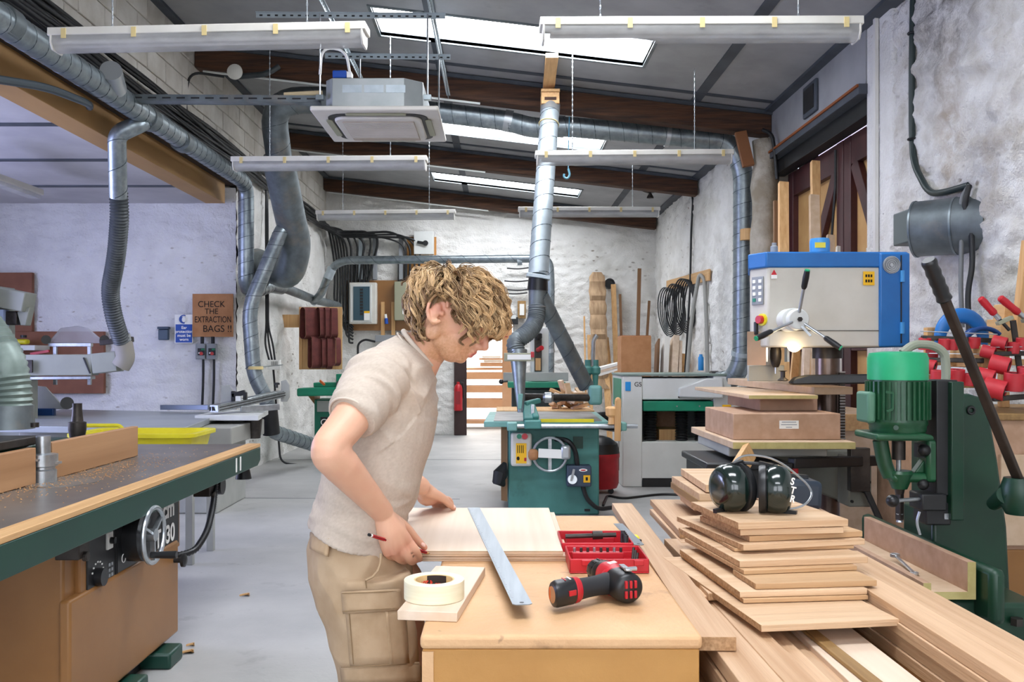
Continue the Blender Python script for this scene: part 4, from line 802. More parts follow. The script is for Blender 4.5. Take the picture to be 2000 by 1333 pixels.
o = pbox(981, 638, 1000, 844, 17.2, .06).build('peach_board', PEACH, None); tag(o, 'tall peach coloured panel standing inside the back doorway', 'panel')
cw = text('2', .16, P(988, 654, 17.19), X0, Z0, RED, o)
# sanding belts on a hanging board
D = 13.2; t = thing('belt_board', 'pale wooden board for hanging sanding belts on the left wall', 'board', P(600, 722, D)); pbox(584, 600, 668, 722, D, .03).build('backboard', PINE, t, bevel=.004); pbox(584, 600, 590, 722, D-.02, .02).build('edge_batten', PINE, t)
MB().box(-3.2, P(584, 0, D).x, D, D+.03, P(0, 640, D).z, P(0, 615, D).z).build('wall_bracket', PINE, t)
def belt(px, py0, py1, wpx, flare, i, lab):
    D0 = D-.03; c = P(px, py0, D0); e = P(px, py1, D0); w_ = wpx*D/F; pts = []
    for k in range(28):
        a = 2*PI*k/28; s = math.sin(a); yy = .085+.02*math.cos(2*a); r = .06 if s > 0 else .065+flare
        zz = (c.z-.05 if s > 0 else e.z+r)+r*s*.9; pts.append((0, D0-.09-r*1.25*math.cos(a), zz))
    g = MB(); n = 28; k0 = V((c.x-w_/2, 0, 0)); k1 = V((c.x+w_/2, 0, 0)); k2 = V((0, .0, 0))
    inn = [((q[1]-(D0-.09))*.92+D0-.09, (q[2]-(c.z+e.z)/2)*.985+(c.z+e.z)/2) for q in pts]
    g.v = [tuple(V(p)+k0) for p in pts]+[tuple(V(p)+k1) for p in pts]+[(k1.x, a, b) for a, b in inn]+[(k0.x, a, b) for a, b in inn]
    for k in range(4): g.skin(list(range(k*n, k*n+n)), list(range(((k+1) % 4)*n, ((k+1) % 4)*n+n)))
    ob = g.build('sanding_belt', [BELT, BELTB], None, smooth=40); R = Matrix.Rotation(.75-.12*(i % 4), 4, 'Z')
    for p in ob.data.polygons:
        if abs(p.normal.x) > .8 or (p.center.z+ob.location.z < (c.z+e.z)/2 and False): p.material_index = 1
    ob.data.transform(R); tag(ob, lab, 'sanding belt', 'sanding belts hung on the board')
for i, (px, a, b, w_) in enumerate(((605, 602, 664, 26), (628, 602, 662, 11), (640, 602, 664, 10), (654, 603, 662, 12))): belt(px, a, b, w_, .01, i, 'dark red sanding belt in the upper row, %s' % ('widest and leftmost', 'second from left', 'third from left', 'rightmost')[i])
for i, (px, a, b, w_) in enumerate(((618, 658, 721, 22), (633, 660, 720, 9), (645, 660, 722, 10), (658, 660, 716, 11))): belt(px, a, b, w_, .0, i+1, 'dark red sanding belt in the lower row, %s' % ('widest and leftmost', 'second from left', 'third from left', 'rightmost')[i])
# green jointer behind the man
t = thing('jointer', 'green planing machine with a white front panel behind the man', 'woodworking machine', P(660, 880, 12.6))
MB().bar(P(585, 766, 12.3), P(760, 763, 12.3), .35, .11).build('bed', JADE, t, bevel=.02); pbox(612, 748, 680, 757, 12.5, .3).build('outfeed_bed', JADE, t, bevel=.01); pbox(656, 731, 690, 757, 12.45, .12).build('fence', JADE, t, bevel=.01); pbox(614, 781, 760, 900.5, 12.45, .5).build('base', mat('deep_jade', '#0d6a52', .45), t, bevel=.01)
pbox(619, 783, 690, 805, 12.42, .03).build('front_panel', MGREY, t, bevel=.004); pbox(626, 815, 640, 836, 12.435, .02).build('symbol_plate', DARK, t); text('C', .13, P(632, 826, 12.43), X0, Z0, WHITE, t); MB().bar(P(625, 744, 12.25), P(634, 752, 12.2), .02, .03).build('orange_lever', ORANGE, t); MB().prism([P(601, 773, 12.5), P(614, 790, 12.5), P(614, 773, 12.5)], (0, .4, 0)).build('guard_plate', TANP, t); MB().cyl(P(664, 755, 12.3), P(664, 750, 12.2), .05, n=14).build('guard_knob', BLACKP, t)
pbox(650, 805, 690, 840, 12.44, .01).build('recess', DARK, t)
# ---- teal table saw
t = thing('table_saw', 'teal cast iron table saw with a handwheel in the middle of the floor', 'woodworking machine', (.5, 8.6, 0))
MB().prism([(-.137, 8.0, .87), (-.10, 9.4, .87), (1.02, 9.4, .87), (.98, 8.0, .87)], (0, 0, -.05)).build('table_rim', TEALL, t, bevel=.006)
MB().prism([(-.05, 8.02, .872), (-.03, 9.38, .872), (.95, 9.38, .872), (.92, 8.02, .872)], (0, 0, .004)).build('table', CAST, t)
MB().box(.085, .915, 8.2, 9.25, 0, .82).build('base', TEAL, t, bevel=.015); MB().box(.10, .90, 8.195, 8.2, .70, .704).build('panel_seam', TEAL, t)
MB().box(-.03, 1.0, 9.4, 10.1, .86, .885).build('outfeed_board', PINEY, t, bevel=.004); MB().box(.2, .26, 9.5, 10.0, 0, .86).build('outfeed_leg', PINE, t); MB().box(.8, .86, 9.5, 10.0, 0, .86).build('outfeed_leg', PINE, t)
MB().cyl(P(1001, 833, 7.92), P(1245, 833, 7.92), .02, n=16).build('fence_bar', STEEL, t)
for px, w_ in ((1000, .09), (1217, .05)): MB().cb(P(px, 833, 7.94), w_, .14, .075).build('bar_bracket', TEALL, t, bevel=.012)
fc = MB(); fc.cb(P(1040, 829, 7.94), .15, .16, .075); fc.bar(P(1032, 822, 7.97), P(1030, 788, 8.15), .09, .05); fc.bar(P(1047, 818, 7.97), P(1036, 786, 8.2), .06, .05); fc.bar(P(1026, 790, 8.1), P(1054, 783, 8.2), .05, .05); fc.build('fence_casting', TEAL, t, bevel=.012)
MB().cb(P(1036, 797, 8.6), .03, 1.2, .12).build('fence_plate', STEEL, t, bevel=.003)
MB().bar(P(1056, 822, 8.0), P(1160, 822, 8.0), .01, .03).build('scale_strip', YEL, t)
MB().prism([P(1011, 800, 8.0), P(1019, 800, 8.0), P(1022, 770, 8.0), P(1012, 770, 8.0)], (0, .06, 0)).build('riving_guard', TEALL, t, bevel=.006)
MB().cyl(P(1024, 776, 8.5), P(1174, 778, 8.7), .035, n=16).build('feed_shaft', DSTEEL, t); MB().cb(P(1162, 772, 8.7), .13, .15, .19).build('feed_casting', TEALL, t, bevel=.03, seg=3); MB().lathe([(.03, 0), (.05, .02), (.05, .08), (.03, .1)], P(1060, 777, 8.54), X0, 16).build('shaft_collar', STEEL, t)
for px in (1148, 1163): MB().lathe([(.025, 0), (.03, .1), (.05, .12), (.05, .17), (.03, .19), (.03, .25)], P(px, 753, 8.8), Z0, 14).build('feed_post', TEAL, t)
MB().tube(fillet([P(1158, 715, 8.8), P(1159, 665, 8.8), P(1166, 655, 8.8)], .05), .02, 8).build('feed_lever', STEEL, t)
sb = MB().cb(P(1018, 878, 8.12), .19, .13, .30).build('switch_box', OFFWHITE, t, bevel=.025, seg=3)
MB().cyl(P(1014, 853, 8.05), P(1014, 853, 8.02), .022, n=16).build('green_button', JADE, sb); MB().cyl(P(1025, 853, 8.05), P(1025, 853, 8.0), .027, n=16).build('red_button', RED, sb); MB().cb(P(1018, 886, 8.05), .095, .006, .18).build('yellow_label', SIGNY, sb)
for k in range(4): MB().cb(P(1011+3.6*k, 878, 8.046), .006, .003, .07).build('label_print', INK, sb)
MB().ball(P(1012, 896, 8.045), (.014, .003, .018), 10, 6).build('label_print', INK, sb); MB().cb(P(1026, 898, 8.046), .02, .003, .03).build('label_print', RED, sb)
c = P(1074, 888, 8.05); hw = MB().torus(c, Y0, .15, .013, 40, 8).build('handwheel', STEEL, t); MB().cyl(c-V((0, .02, 0)), c+V((0, .15, 0)), .035, n=16).build('hub', STEEL, hw)
for k in range(4): a = PI/2*k+PI/4*.0+PI/2; MB().bar(c, c+V((.145*math.cos(a), 0, .145*math.sin(a))), .03, .018, (0, 1, 0)).build('spoke', STEEL, hw)
MB().cb(c+V((.01, -.035, .01)), .23, .012, .08, Matrix.Rotation(.05, 3, 'Y')).build('paper_wrap', WHITE, hw); MB().cb(c+V((-.15, -.02, .0)), .09, .07, .10).build('tape_wrap', CARD, hw, bevel=.03); MB().cb(c+V((.14, -.02, .02)), .09, .06, .13).build('foil_wrap', TAPE_FOIL, hw, bevel=.025)
ib = MB().cb(P(1130, 929, 8.12), .22, .14, .19).build('isolator', mat('slate_isolator', '#39465a', .45), t, bevel=.012); MB().cyl(P(1118, 937, 8.05), P(1118, 937, 8.0), .042, n=20).bar(P(1116, 940, 8.0), P(1121, 917, 8.0), .022, .02).build('lever', STEEL, ib); MB().cb(P(1146, 936, 8.045), .06, .006, .065).build('warning_label', SIGNY, ib); MB().cb(P(1146, 936, 8.041), .02, .004, .03).build('label_print', INK, ib); MB().ball(P(1139, 919, 8.046), (.038, .004, .014), 16, 8).build('badge', WHITE, ib); MB().ball(P(1139, 919, 8.043), (.025, .004, .007), 14, 6).build('badge_oval', RED, ib)
MB().tube(fillet([P(1085, 858, 8.12), P(1110, 860, 8.05), P(1124, 880, 8.08), P(1128, 912, 8.1)], .1), .022, 8).build('cable', RUBBER, t); MB().tube(fillet([P(1138, 948, 8.1), P(1145, 975, 8.1), P(1168, 996, 8.1), P(1196, 992, 8.2)], .15), .02, 8).build('cable', RUBBER, t)
MB().cb(P(1129, 865, 8.19), .09, .01, .11).build('green_plate', DGREEN, t); MB().cb(P(1147, 997, 8.19), .05, .01, .02).build('foot_slot', DARK, t)
cable([PZ(1178, 988, .01), PZ(1186, 968, .01), PZ(1215, 975, .01), PZ(1290, 966, .01), PZ(1360, 968, .01)], .014, 'black cable trailing on the floor right of the teal saw')
o = MB().prism([P(979, 835, 8.25), P(991, 835, 8.25), P(991, 980, 8.25), P(979, 978, 8.25)], (0, .9, 0)).build('side_board', mat('brown_board', '#8b6a49', .7), None); tag(o, 'brown board standing against the left side of the teal saw', 'board')
o = MB().tube([P(986, 905, 8.2), P(978, 925, 8.15), P(974, 940, 8.15), P(984, 948, 8.2)], [.02, .07, .06, .02], 10).build('rag', DARK, None); tag(o, 'dark rag hanging on the left side of the teal saw', 'rag')
o = MB().bar(P(1206, 862, 7.86), P(1207, 782, 7.86), .055, .025, (0, 1, 0)).ball(P(1207, 783, 7.86), (.03, .013, .03), 12, 8).build('push_stick', PINE, None, bevel=.006); tag(o, 'long wooden push stick hung on the fence bar of the teal saw', 'push stick')
o = MB().lathe([(.035, 0), (.03, .06), (.055, .08), (.06, .14), (.04, .155)], P(1195, 829, 7.9), Z0, 14).build('mallet_head', PINE, None); tag(o, 'small turned wooden block on the right end of the fence bar', 'block')
for i in range(22):
    px = 1083+random.random()*58; z = .905+.045*(i//5)+.015*random.random(); q = V(((px-975)*9.55/1750, 9.5+random.random()*.4, z)); M = Matrix.Rotation(random.random()*3, 3, 'Z') @ Matrix.Rotation(random.choice((0, .4, -.3, 1.2)), 3, 'X')
    o = MB().cb(q, .045+.03*random.random(), .16+.08*random.random(), .035, M).build('offcut', (OAKP, PINEY, BIRCH)[i % 3], None, bevel=.002); tag(o, 'small pale offcut in the heap at the back of the teal saw table', 'offcut', 'offcuts heaped on the teal saw')
# bandsaw behind
t = thing('bandsaw', 'white bandsaw with a green table behind the drop duct', 'woodworking machine', P(1050, 830, 11.2))
pbox(1037, 640, 1072, 742, 11.2, .35).build('column', MWHITE, t, bevel=.01); pbox(992, 747, 1105, 758, 10.9, .6).build('table', JADE, t, bevel=.008); pbox(983, 728, 1110, 745, 11.0, .05).build('fence', MGREY, t, bevel=.004); pbox(1000, 760, 1100, 925, 11.1, .5).build('base', mat('dark_base', '#2d3a38', .5), t, bevel=.01); pbox(1044, 655, 1058, 726, 11.15, .06).build('guide_post', DSTEEL, t); MB().lathe([(.03, 0), (.05, .03), (.05, .08), (.02, .1)], P(1051, 665, 11.1), Z0, 12).build('guide_knob', BLACKP, t); MB().cyl(P(980, 746, 10.9), P(992, 745, 10.9), .012, n=8).ball(P(979, 746, 10.9), .03, 10, 8).build('fence_knob', BLACKP, t); MB().cyl(P(1051, 684, 11.12), P(1058, 680, 11.0), .03, n=10).build('red_tap', RED, t); pbox(1046, 700, 1056, 724, 11.13, .03).build('wooden_insert', PINE, t)
# red vacuum
t = thing('vacuum_cleaner', 'red drum vacuum cleaner half hidden behind the teal saw', 'vacuum cleaner', (1.07, 9.6, 0)); MB().lathe([(.19, .05), (.21, .1), (.21, .36), (.22, .38), (.22, .42)], (1.07, 9.6, 0), Z0, 28).build('drum', RED, t); MB().lathe([(.22, .42), (.2, .52), (.12, .58), (.05, .6)], (1.07, 9.6, 0), Z0, 28).build('motor_head', BLACKP, t); MB().torus((1.05, 9.6, .72), (.2, .1, 1), .24, .035, 32, 8).torus((1.02, 9.6, .79), (-.1, .2, 1), .22, .035, 32, 8).build('hose', BLACKP, t)
for k in range(4): a = k*PI/2+.7; MB().cyl((1.07+.17*math.cos(a), 9.6+.17*math.sin(a)-.02, .03), (1.07+.17*math.cos(a), 9.6+.17*math.sin(a)+.02, .03), .03, n=12).build('wheel', BLACKP, t)
# ---- white thicknesser
t = thing('thicknesser', 'white thickness planer with an emerald bed on the right', 'woodworking machine', (1.95, 10.4, 0))
x0, x1, y0, y1 = 1.37, 2.58, 9.95, 10.85
MB().box(x0, x0+.22, y0, y1, .0, 1.235).build('left_housing', MWHITE, t, bevel=.012); MB().box(x1-.2, x1, y0, y1, .0, 1.235).build('right_housing', MWHITE, t, bevel=.012); MB().box(x0+.2, x1-.18, y0+.004, y1, .08, .50).build('lower_body', MWHITE, t, bevel=.008); MB().box(x0+.22, x1-.2, y0+.01, y1, .97, 1.21).build('head', MWHITE, t, bevel=.01); MB().box(x0-.01, x1+.01, y0-.01, y1, 1.235, 1.26).build('top_plate', mat('grey_green_top', '#7f8f87', .5), t, bevel=.006)
MB().box(x0+.23, x1-.21, y0-.02, y1, .845, .955).build('bed', JADE, t, bevel=.008); MB().box(x0+.22, x1-.2, y1-.05, y1, .5, .85).build('rear_cover', BOXGREY, t)
for x in (x0+.34, x1-.52, x1-.30): corrugated([(x, y0+.18, .50), (x, y0+.18, .68), (x, y0+.18, .86)], .06, .03, .015, 16).build('screw_gaiter', BLACKP, t)
MB().box(x0-.006, x0, y0+.1, y1-.12, .88, 1.2).build('green_side', JADE, t, bevel=.003); MB().box(x0-.004, x0, y0+.28, y0+.3, .15, .6).build('side_slot', DARK, t); MB().cb((x0+.06, y0-.003, 1.12), .06, .006, .10).build('blue_sticker', mat('azure', '#1d8fd6', .5), t); text('GS', .07, (x0+.17, y0-.004, 1.14), X0, Z0, INK, t)
for px in (1257, 1290, 1320): MB().cyl((x0+.36+.0011*(px-1217)*6, y0-.015, 1.0), (x0+.36+.0011*(px-1217)*6, y0+.02, 1.0), .008, n=8).build('bolt', DSTEEL, t)
for x in (x0+.6, x0+.85): MB().cyl((x, y0-.025, .90), (x, y0, .90), .009, n=8).build('bolt', STEEL, t)
MB().prism([(x0+.62, y0+.1, 1.10), (x0+.62, y0+.1, 1.0), (x1-.12, y0+.02, .99), (x1-.12, y0+.02, 1.21), (x1-.3, y0+.02, 1.21)], (0, -.14, 0)).build('extraction_hood', MWHITE, t, bevel=.015)
MB().cb((x1-.08, y0-.1, .87), .09, .03, .10).build('warning_label', SIGNY, t); MB().cb((x1-.08, y0-.12, .88), .05, .01, .04).build('label_print', RED, t); MB().box(x0+.22, x1-.35, y0-.004, y0+.02, .0, .10).build('floor_gap', DARK, t)
o = MB().box(1.82, 2.14, 10.2, 10.6, .50, .62).build('block', PINE, None); tag(o, 'wood block lying inside the thicknesser below its bed', 'block'); o = MB().box(1.78, 2.16, 10.62, 10.78, .50, .80).build('block', MDF, None); tag(o, 'brown block standing at the back inside the thicknesser', 'block')
o = MB().lathe([(.03, 0), (.033, .005), (.033, .15), (.02, .17), (.02, .19)], P(1369, 724, 10.5), Z0, 14).build('bottle', mat('azure_bottle', '#2a86c9', .4), None); tag(o, 'small blue bottle standing on the thicknesser', 'bottle')
# ---- timber leaning in the back right corner
def lean(a, b, w_, th, m, lab, up=(0, 1, 0), name='leaning_board', cat='board'):
    b = V((b[0], b[1], .02)); return tag(MB().bar(a, b, w_, th, up).build(name, m, None, bevel=.004), lab, cat)
g = MB()
for k in range(25):
    f = k/24; c = P(1166, 532, 16.3).lerp(P(1172, 760, 15.7), f); w_ = .15*(1-.0*f)*(1 if k > 1 else (.55, .88)[k])+.012*math.sin(k*1.9); g.ring(c+V((0, .025*math.sin(k*2.3), 0)), V((1, 0, 0)), V((0, 1, 0)), w_, .03+.01*math.sin(k*3.1), 14)
for k in range(24): g.skin(list(range(k*14, k*14+14)), list(range(k*14+14, k*14+28)))
g.f.append(tuple(reversed(range(14)))); g.f.append(tuple(range(24*14, 25*14)))
tag(g.build('waney_board', mat('waney_wood', '#b59876', .8, col2='#94775a', scale=7, stretch=(3, 1, .6)), None), 'wide wrinkled waney board with a rounded top against the back wall', 'board')
lean(P(1198, 556, 16.4), P(1208, 760, 15.8), .09, .04, PINE, 'pale board leaning just right of the black pipe end'); lean(P(1211, 575, 16.4), P(1219, 690, 16.0), .045, .03, mat('brown_strip', '#7d5a3c', .7), 'thin brown strip leaning between two pale boards at the back'); lean(P(1249, 525, 16.4), P(1241, 720, 15.8), .065, .04, MATS['brown_strip'], 'tallest brown strip leaning behind the cardboard box'); lean(P(1268, 588, 16.4), P(1252, 720, 15.8), .045, .03, MATS['brown_strip'], 'short brown strip leaning in the far right corner'); lean(P(1141, 618, 16.4), P(1146, 740, 15.9), .03, .02, PINE, 'thin pale lath left of the waney board'); lean(P(1150, 655, 16.2), P(1157, 745, 15.5), .06, .04, PINE, 'short pale board in front of the waney board'); lean(P(1186, 660, 16.2), P(1206, 740, 15.4), .05, .03, PINE, 'slanting pale lath in front of the waney board'); lean(P(1178, 630, 16.1), P(1192, 745, 15.4), .11, .03, PINE, 'pale plank leaning at the foot of the waney board')
o = MB().annulus(P(1191, 554, 16.42), (0, 1, 0), .07, .095, .15, 24).cyl(P(1191, 554, 16.5), P(1191, 554, 16.55), .09, n=20).build('pipe_end', BLACKP, None); tag(o, 'round black pipe end in the back wall', 'pipe')
t = thing('cardboard_box', 'tall brown cardboard box standing behind the thicknesser', 'box', P(1243, 760, 13.2)); pbox(1213, 657, 1272, 800, 13.0, .4).build('carton', CARD, t, bevel=.006); pbox(1215, 655.5, 1271, 657.5, 13.01, .38).build('flap', mat('carton_flap', '#a66f49', .8), t)
pbox(1210, 800, 1275, 890, 12.98, .45).build('pallet_block', PINE, t)
for i, (a, b, w_, m) in enumerate((((1300, 663), (1288, 742), .07, PAPER), ((1318, 661), (1306, 742), .09, BIRCH), ((1326, 672), (1322, 742), .05, BIRCH), ((1284, 668), (1276, 742), .03, MATS['brown_strip']), ((1332, 698), (1331, 745), .06, PINE))):
    lean(P(*a, 13.6), P(*b, 12.9), w_, .25, m, ('white edged sheet', 'wide pale sheet', 'narrow pale board', 'dark thin batten', 'short pale board')[i]+' leaning right of the cardboard box')
for i in range(3): tag(MB().prism([P(1166+2*i, 720+5*i, 13.6), P(1213, 708+5*i, 13.4), P(1213, 712+5*i, 13.4), P(1168+2*i, 725+5*i, 13.6)], (0, .5, 0)).build('loose_board', (PAPER, BIRCH, PAPER)[i], None), 'white board lying aslant behind the teal saw, %s of three' % ('top', 'middle', 'bottom')[i], 'board')
t = thing('hook_rail', 'wooden peg rail on the right wall holding coiled cable', 'rail', (2.84, 13.8, 2.65)); MB().bar(P(1303, 558, 15.2), P(1386, 537, 12.2), .03, .16).build('rail_board', PINEY, t, bevel=.006)
for i, (px, y0, D) in enumerate(((1309, 558, 14.7), (1325, 553, 14.0), (1343, 545, 13.3))):
    c = P(px, y0+44, D); g = MB()
    for k in range(6): g.torus(c+V((-.012*k+.02, .015*k, -.012*k)), (1, .1+.04*k, .05*k-.1), .28+.018*k, .011, 30, 5)
    for j, q in enumerate(g.v): g.v[j] = (q[0], c.y+(q[1]-c.y)*.62, c.z+(q[2]-c.z)*1.1)
    tag(g.build('cable_coil', RUBBER if i else HOSED, None), 'coil of dark cable on the peg rail, %s of three' % ('farthest', 'middle', 'nearest')[i], 'cable coil')
o = MB().tube(fillet([P(1341, 745, 12.4), P(1352, 610, 12.5), P(1366, 535, 12.5), P(1376, 545, 12.4), P(1380, 620, 12.3), P(1382, 745, 12.2)], .3, 8), .028, 10).build('hose', mat('grey_hose', '#96958f', .6), None, smooth=60); tag(o, 'bent grey hose hung over the right end of the peg rail', 'hose')
cable([P(1343, 360, 13.4), P(1354, 385, 13.3), P(1350, 450, 13.35), P(1348, 560, 13.3), P(1338, 730, 13.3)], .016, 'black cable running down the far right wall past the coils')
cable([P(1490, 254, 9.25), P(1508, 262, 9.15), P(1514, 300, 9.1), P(1518, 350, 9.1)], .02, 'black cable curling round the end of the first roof beam')
# ================================================================ RIGHT SIDE: PILLAR DRILL, MORTISER, CLAMPS
for i, (a, b, w_, th, m, lab) in enumerate((
    ((1530, 357), (1531, 790), .075, .045, PINE, 'tall pale board leaning between the pier and the maroon door'), ((1516, 393), (1518, 790), .045, .03, MATS['brown_strip'], 'narrow brown board leaning against the pier'),
    ((1529, 440), (1532, 790), .05, .03, mat('sage_board', '#a9ae93', .6), 'short sage green board in front of the tall pale board'), ((1592, 316), (1598, 790), .07, .05, PINE, 'tallest pale board leaning on the maroon door'),
    ((1590, 382), (1596, 790), .075, .04, MDFP, 'pale board with pencil marks in front of the tallest board'), ((1622, 460), (1626, 790), .06, .03, MDFP, 'short pale board behind the blue cap of the drill'),
    ((1637, 482), (1640, 790), .03, .03, PAPER, 'white batten end behind the blue drill head'), ((1562, 610), (1545, 800), .06, .03, PINE, 'yellowish board leaning behind the lit drill chuck'),
    ((1578, 600), (1570, 800), .05, .05, BIRCH, 'whitish board standing behind the drill handles'), ((1598, 640), (1592, 800), .09, .04, PINE, 'broad pale board standing behind the drill table'), ((1622, 650), (1616, 800), .07, .04, BIRCH, 'pale board standing just left of the drill column'))):
    D = 7.1+.13*(i % 4)
    o = tag(MB().bar(P(*b, D-.5)*1.0, P(*a, D), w_, th, (0, 1, 0)).build('leaning_board', m, None, bevel=.003), lab, 'board')
t = thing('timber_rack', 'low timber crate behind the pillar drill holding leaning boards', 'crate', (2.6, 6.7, 0)); MB().box(2.1, 2.85, 6.4, 7.6, 0, 1.04).build('carcass', MDFP, t, bevel=.005); MB().box(2.1, 2.85, 6.38, 6.4, .92, 1.04).build('top_rail', PINEY, t, bevel=.004)
# ---- pillar drill
t = thing('pillar_drill', 'large blue and white pillar drill with its lamp lit on the right', 'woodworking machine', (1.85, 5.0, 0))
hp = [(1.35, 4.82), (1.41, 4.70), (2.14, 4.70), (2.14, 5.28), (1.50, 5.28), (1.45, 5.18)]
RF = Matrix.Rotation(math.radians(-153.4), 3, 'Z'); FM = V((1.38, 4.76, 0))
def onface(o_, t__, z): return FM+RF @ V((o_, t__, 0))+V((0, 0, z))
MB().prism([(x, y, 1.50) for x, y in hp], (0, 0, .42)).build('head_cover', mat('drill_white', '#cfcbc1', .5, col2='#c4c0b5', scale=4, third=('#a9825a', 3, (1, 1, 1), .7, .85)), t, bevel=.01)
MB().prism([((x-1.77)*1.02+1.77-.004, (y-5)*1.02+5, 1.918) for x, y in hp], (0, 0, .082)).build('lid', BLUE, t, bevel=.008)
MB().box(1.99, 2.15, 4.685, 5.29, 1.50, 1.995).build('rear_cover', BLUE, t, bevel=.01); MB().box(2.098, 2.104, 4.68, 4.69, 1.52, 1.98).build('cover_seam', DARK, t)
for z in (1.60, 1.87): MB().cyl((2.105, 4.68, z-.03), (2.105, 4.68, z+.03), .012, n=10).build('hinge', BLUEL, t)
MB().box(1.42, 1.99, 4.694, 4.70, 1.585, 1.588).build('cover_seam', DSTEEL, t)
q = MB().cyl((2.05, 4.686, 1.93), (2.05, 4.678, 1.93), .046, n=28).build('fan_grille', STEEL, t)
for r in (.012, .022, .032, .041): MB().torus((2.05, 4.676, 1.93), Y0, r, .003, 24, 5).build('grille_ring', BOXGREY, q)
MB().lathe([(.052, 0), (.052, .06), (.048, .075)], P(1601, 494, 4.8), Z0, 24).build('motor_cap', BLUEL, t); MB().cb(P(1602, 479, 4.745), .055, .006, .028).build('yellow_label', mat('pale_yellow', '#e6d64a', .5), t)
MB().lathe([(.02, 0), (.02, .03), (.012, .035), (.012, .05)], P(1512, 493, 4.8), Z0, 12).build('oil_cup', BOXGREY, t)
MB().cb(onface(.003, -.005, 1.80), .01, .085, .15, RF).build('keypad', BOXGREY, t, bevel=.003)
for k in range(8): MB().cb(onface(.009, -.026+.044*(k % 2), 1.85-.033*(k//2)), .006, .02, .018, RF).build('key', (WHITE, WHITE, WHITE, WHITE, WHITE, WHITE, JADE, WHITE)[k], t)
MB().cyl(onface(-.002, .03, 1.645), onface(.012, .03, 1.645), .032, n=18).build('stop_collar', YEL, t); MB().cyl(onface(.012, .03, 1.645), onface(.035, .03, 1.645), .021, n=16).build('stop_button', RED, t); MB().cb(onface(.02, .0, 1.60), .02, .02, .07, RF).build('switch_lever', BLACKP, t, bevel=.005)
MB().cb(onface(.004, -.03, 1.955), .01, .03, .035, RF).build('lid_latch', DARK, t); 
MB().cb(P(1697, 544, 4.69), .058, .004, .072).build('warning_label', SIGNY, t)
for k in range(6): MB().cb(P(1692+5*(k % 3), 539+10*(k//3), 4.686), .008, .003, .014).build('label_print', INK, t)
MB().prism([P(1506, 538, 4.69), P(1518, 538, 4.69), P(1512, 527, 4.69)], (0, .004, 0)).build('red_triangle', RED, t); MB().cb(P(1512, 541, 4.688), .03, .004, .02).build('sticker', WHITE, t)
c = P(1562, 624, 4.55); MB().lathe([(.055, 0), (.055, .1), (.05, .11)], c+V((0, .12, 0)), (0, -1, 0), 28).cyl(c+V((-.015, .15, 0)), c+V((-.015, .05, 0)), .06, n=24).build('feed_hub', MWHITE, t, bevel=.003); MB().cyl(c, c-V((0, .01, 0)), .013, n=6).build('hub_bolt', DSTEEL, t); MB().bar(c+V((.01, 0, -.035)), c+V((.05, -.02, -.085)), .012, .012).build('lock_lever', STEEL, t)
for px, py in ((1577, 527), (1476, 662), (1643, 681)):
    e = P(px, py, 4.47); s = c+V((0, .03, 0)); m_ = s.lerp(e, .62); d = (e-s).normalized()
    h = MB().cyl(s+d*.04, m_, .008, n=12).build('feed_handle', STEEL, t); MB().lathe([(.010, 0), (.0145, .01), (.016, .06), (.014, (e-m_).length-.006)], m_, d, 14).build('grip', BLACKP, h); MB().cyl(e-d*.008, e, .013, n=12).build('green_end', EMERALD, h)
MB().lathe([(.05, 0), (.05, .035), (.038, .04), (.038, .06)], (P(1516, 664, 4.9)), Z0, 20).build('quill', DSTEEL, t); s = P(1515, 718, 4.9); MB().lathe([(.015, 0), (.024, .02), (.03, .05), (.03, .09), (.022, .125), (.028, .13), (.028, .16)], s, Z0, 20).build('chuck', DSTEEL, t); MB().cyl(s, s-V((0, 0, .035)), .005, n=8).build('drill_bit', STEEL, t)
for k in (-1, 1): MB().cb(P(1516+k*21, 684, 4.9), .012, .05, .13).build('guard_post', STEEL, t)
pbox(1460, 648, 1496, 714, 4.75, .01).build('chip_guard', mat('brass_tinted_guard', '#a98e78', .25, .5, col2='#c9a48a', scale=3), t)
pbox(1462, 714, 1532, 745, 4.95, .03).build('guard_plate', MGREY, t, bevel=.003); MB().cb(P(1600, 668, 4.9), .24, .25, .05).build('head_underside', MGREY, t, bevel=.01)
lm = MB().lathe([(.02, 0), (.028, .02), (.036, .05), (.036, .09), (.03, .1)], P(1549, 655, 4.85), (.0, -.8, -.6), 18).build('lamp_holder', MWHITE, t)
bulb = P(1551, 675, 4.74); MB().ball(bulb, .036, 16, 12).build('bulb', emis('lit_bulb', '#ffdca0', 14), lm)
l = bpy.data.lights.new('drill_lamp', 'POINT'); l.energy = .4; l.color = (1, .78, .5); l.shadow_soft_size = .04; lo = bpy.data.objects.new('drill_lamp', l); COL.objects.link(lo); lo.location = bulb+V((-.02, -.07, -.02))
MB().cyl((1.85, 5.05, .05), (1.85, 5.05, 1.5), .066, n=28).build('column', mat('polished_column', '#85736a', .3, .65, col2='#5c4f48', scale=3), t); MB().cyl((1.85, 5.05, 1.44), (1.85, 5.05, 1.50), .082, n=28).build('column_collar', DSTEEL, t)
MB().cb((1.905, 4.985, 1.0), .03, .02, .72).build('rack', DSTEEL, t)
g = MB()
for k in range(45): g.cb((1.905, 4.972, .66+.016*k), .03, .008, .008)
g.build('rack_teeth', STEEL, t)['kind'] = 'stuff'
MB().box(1.5, 2.2, 4.6, 5.4, 0, .06).build('base', DARK, t, bevel=.01)
MB().box(1.13, 1.62, 4.42, 5.1, .955, 1.005).build('table', MGREY, t, bevel=.008); MB().bar(P(1545, 905, 4.35), P(1712, 900, 4.6), .05, .05).build('table_clamp', DARK, t, bevel=.006)
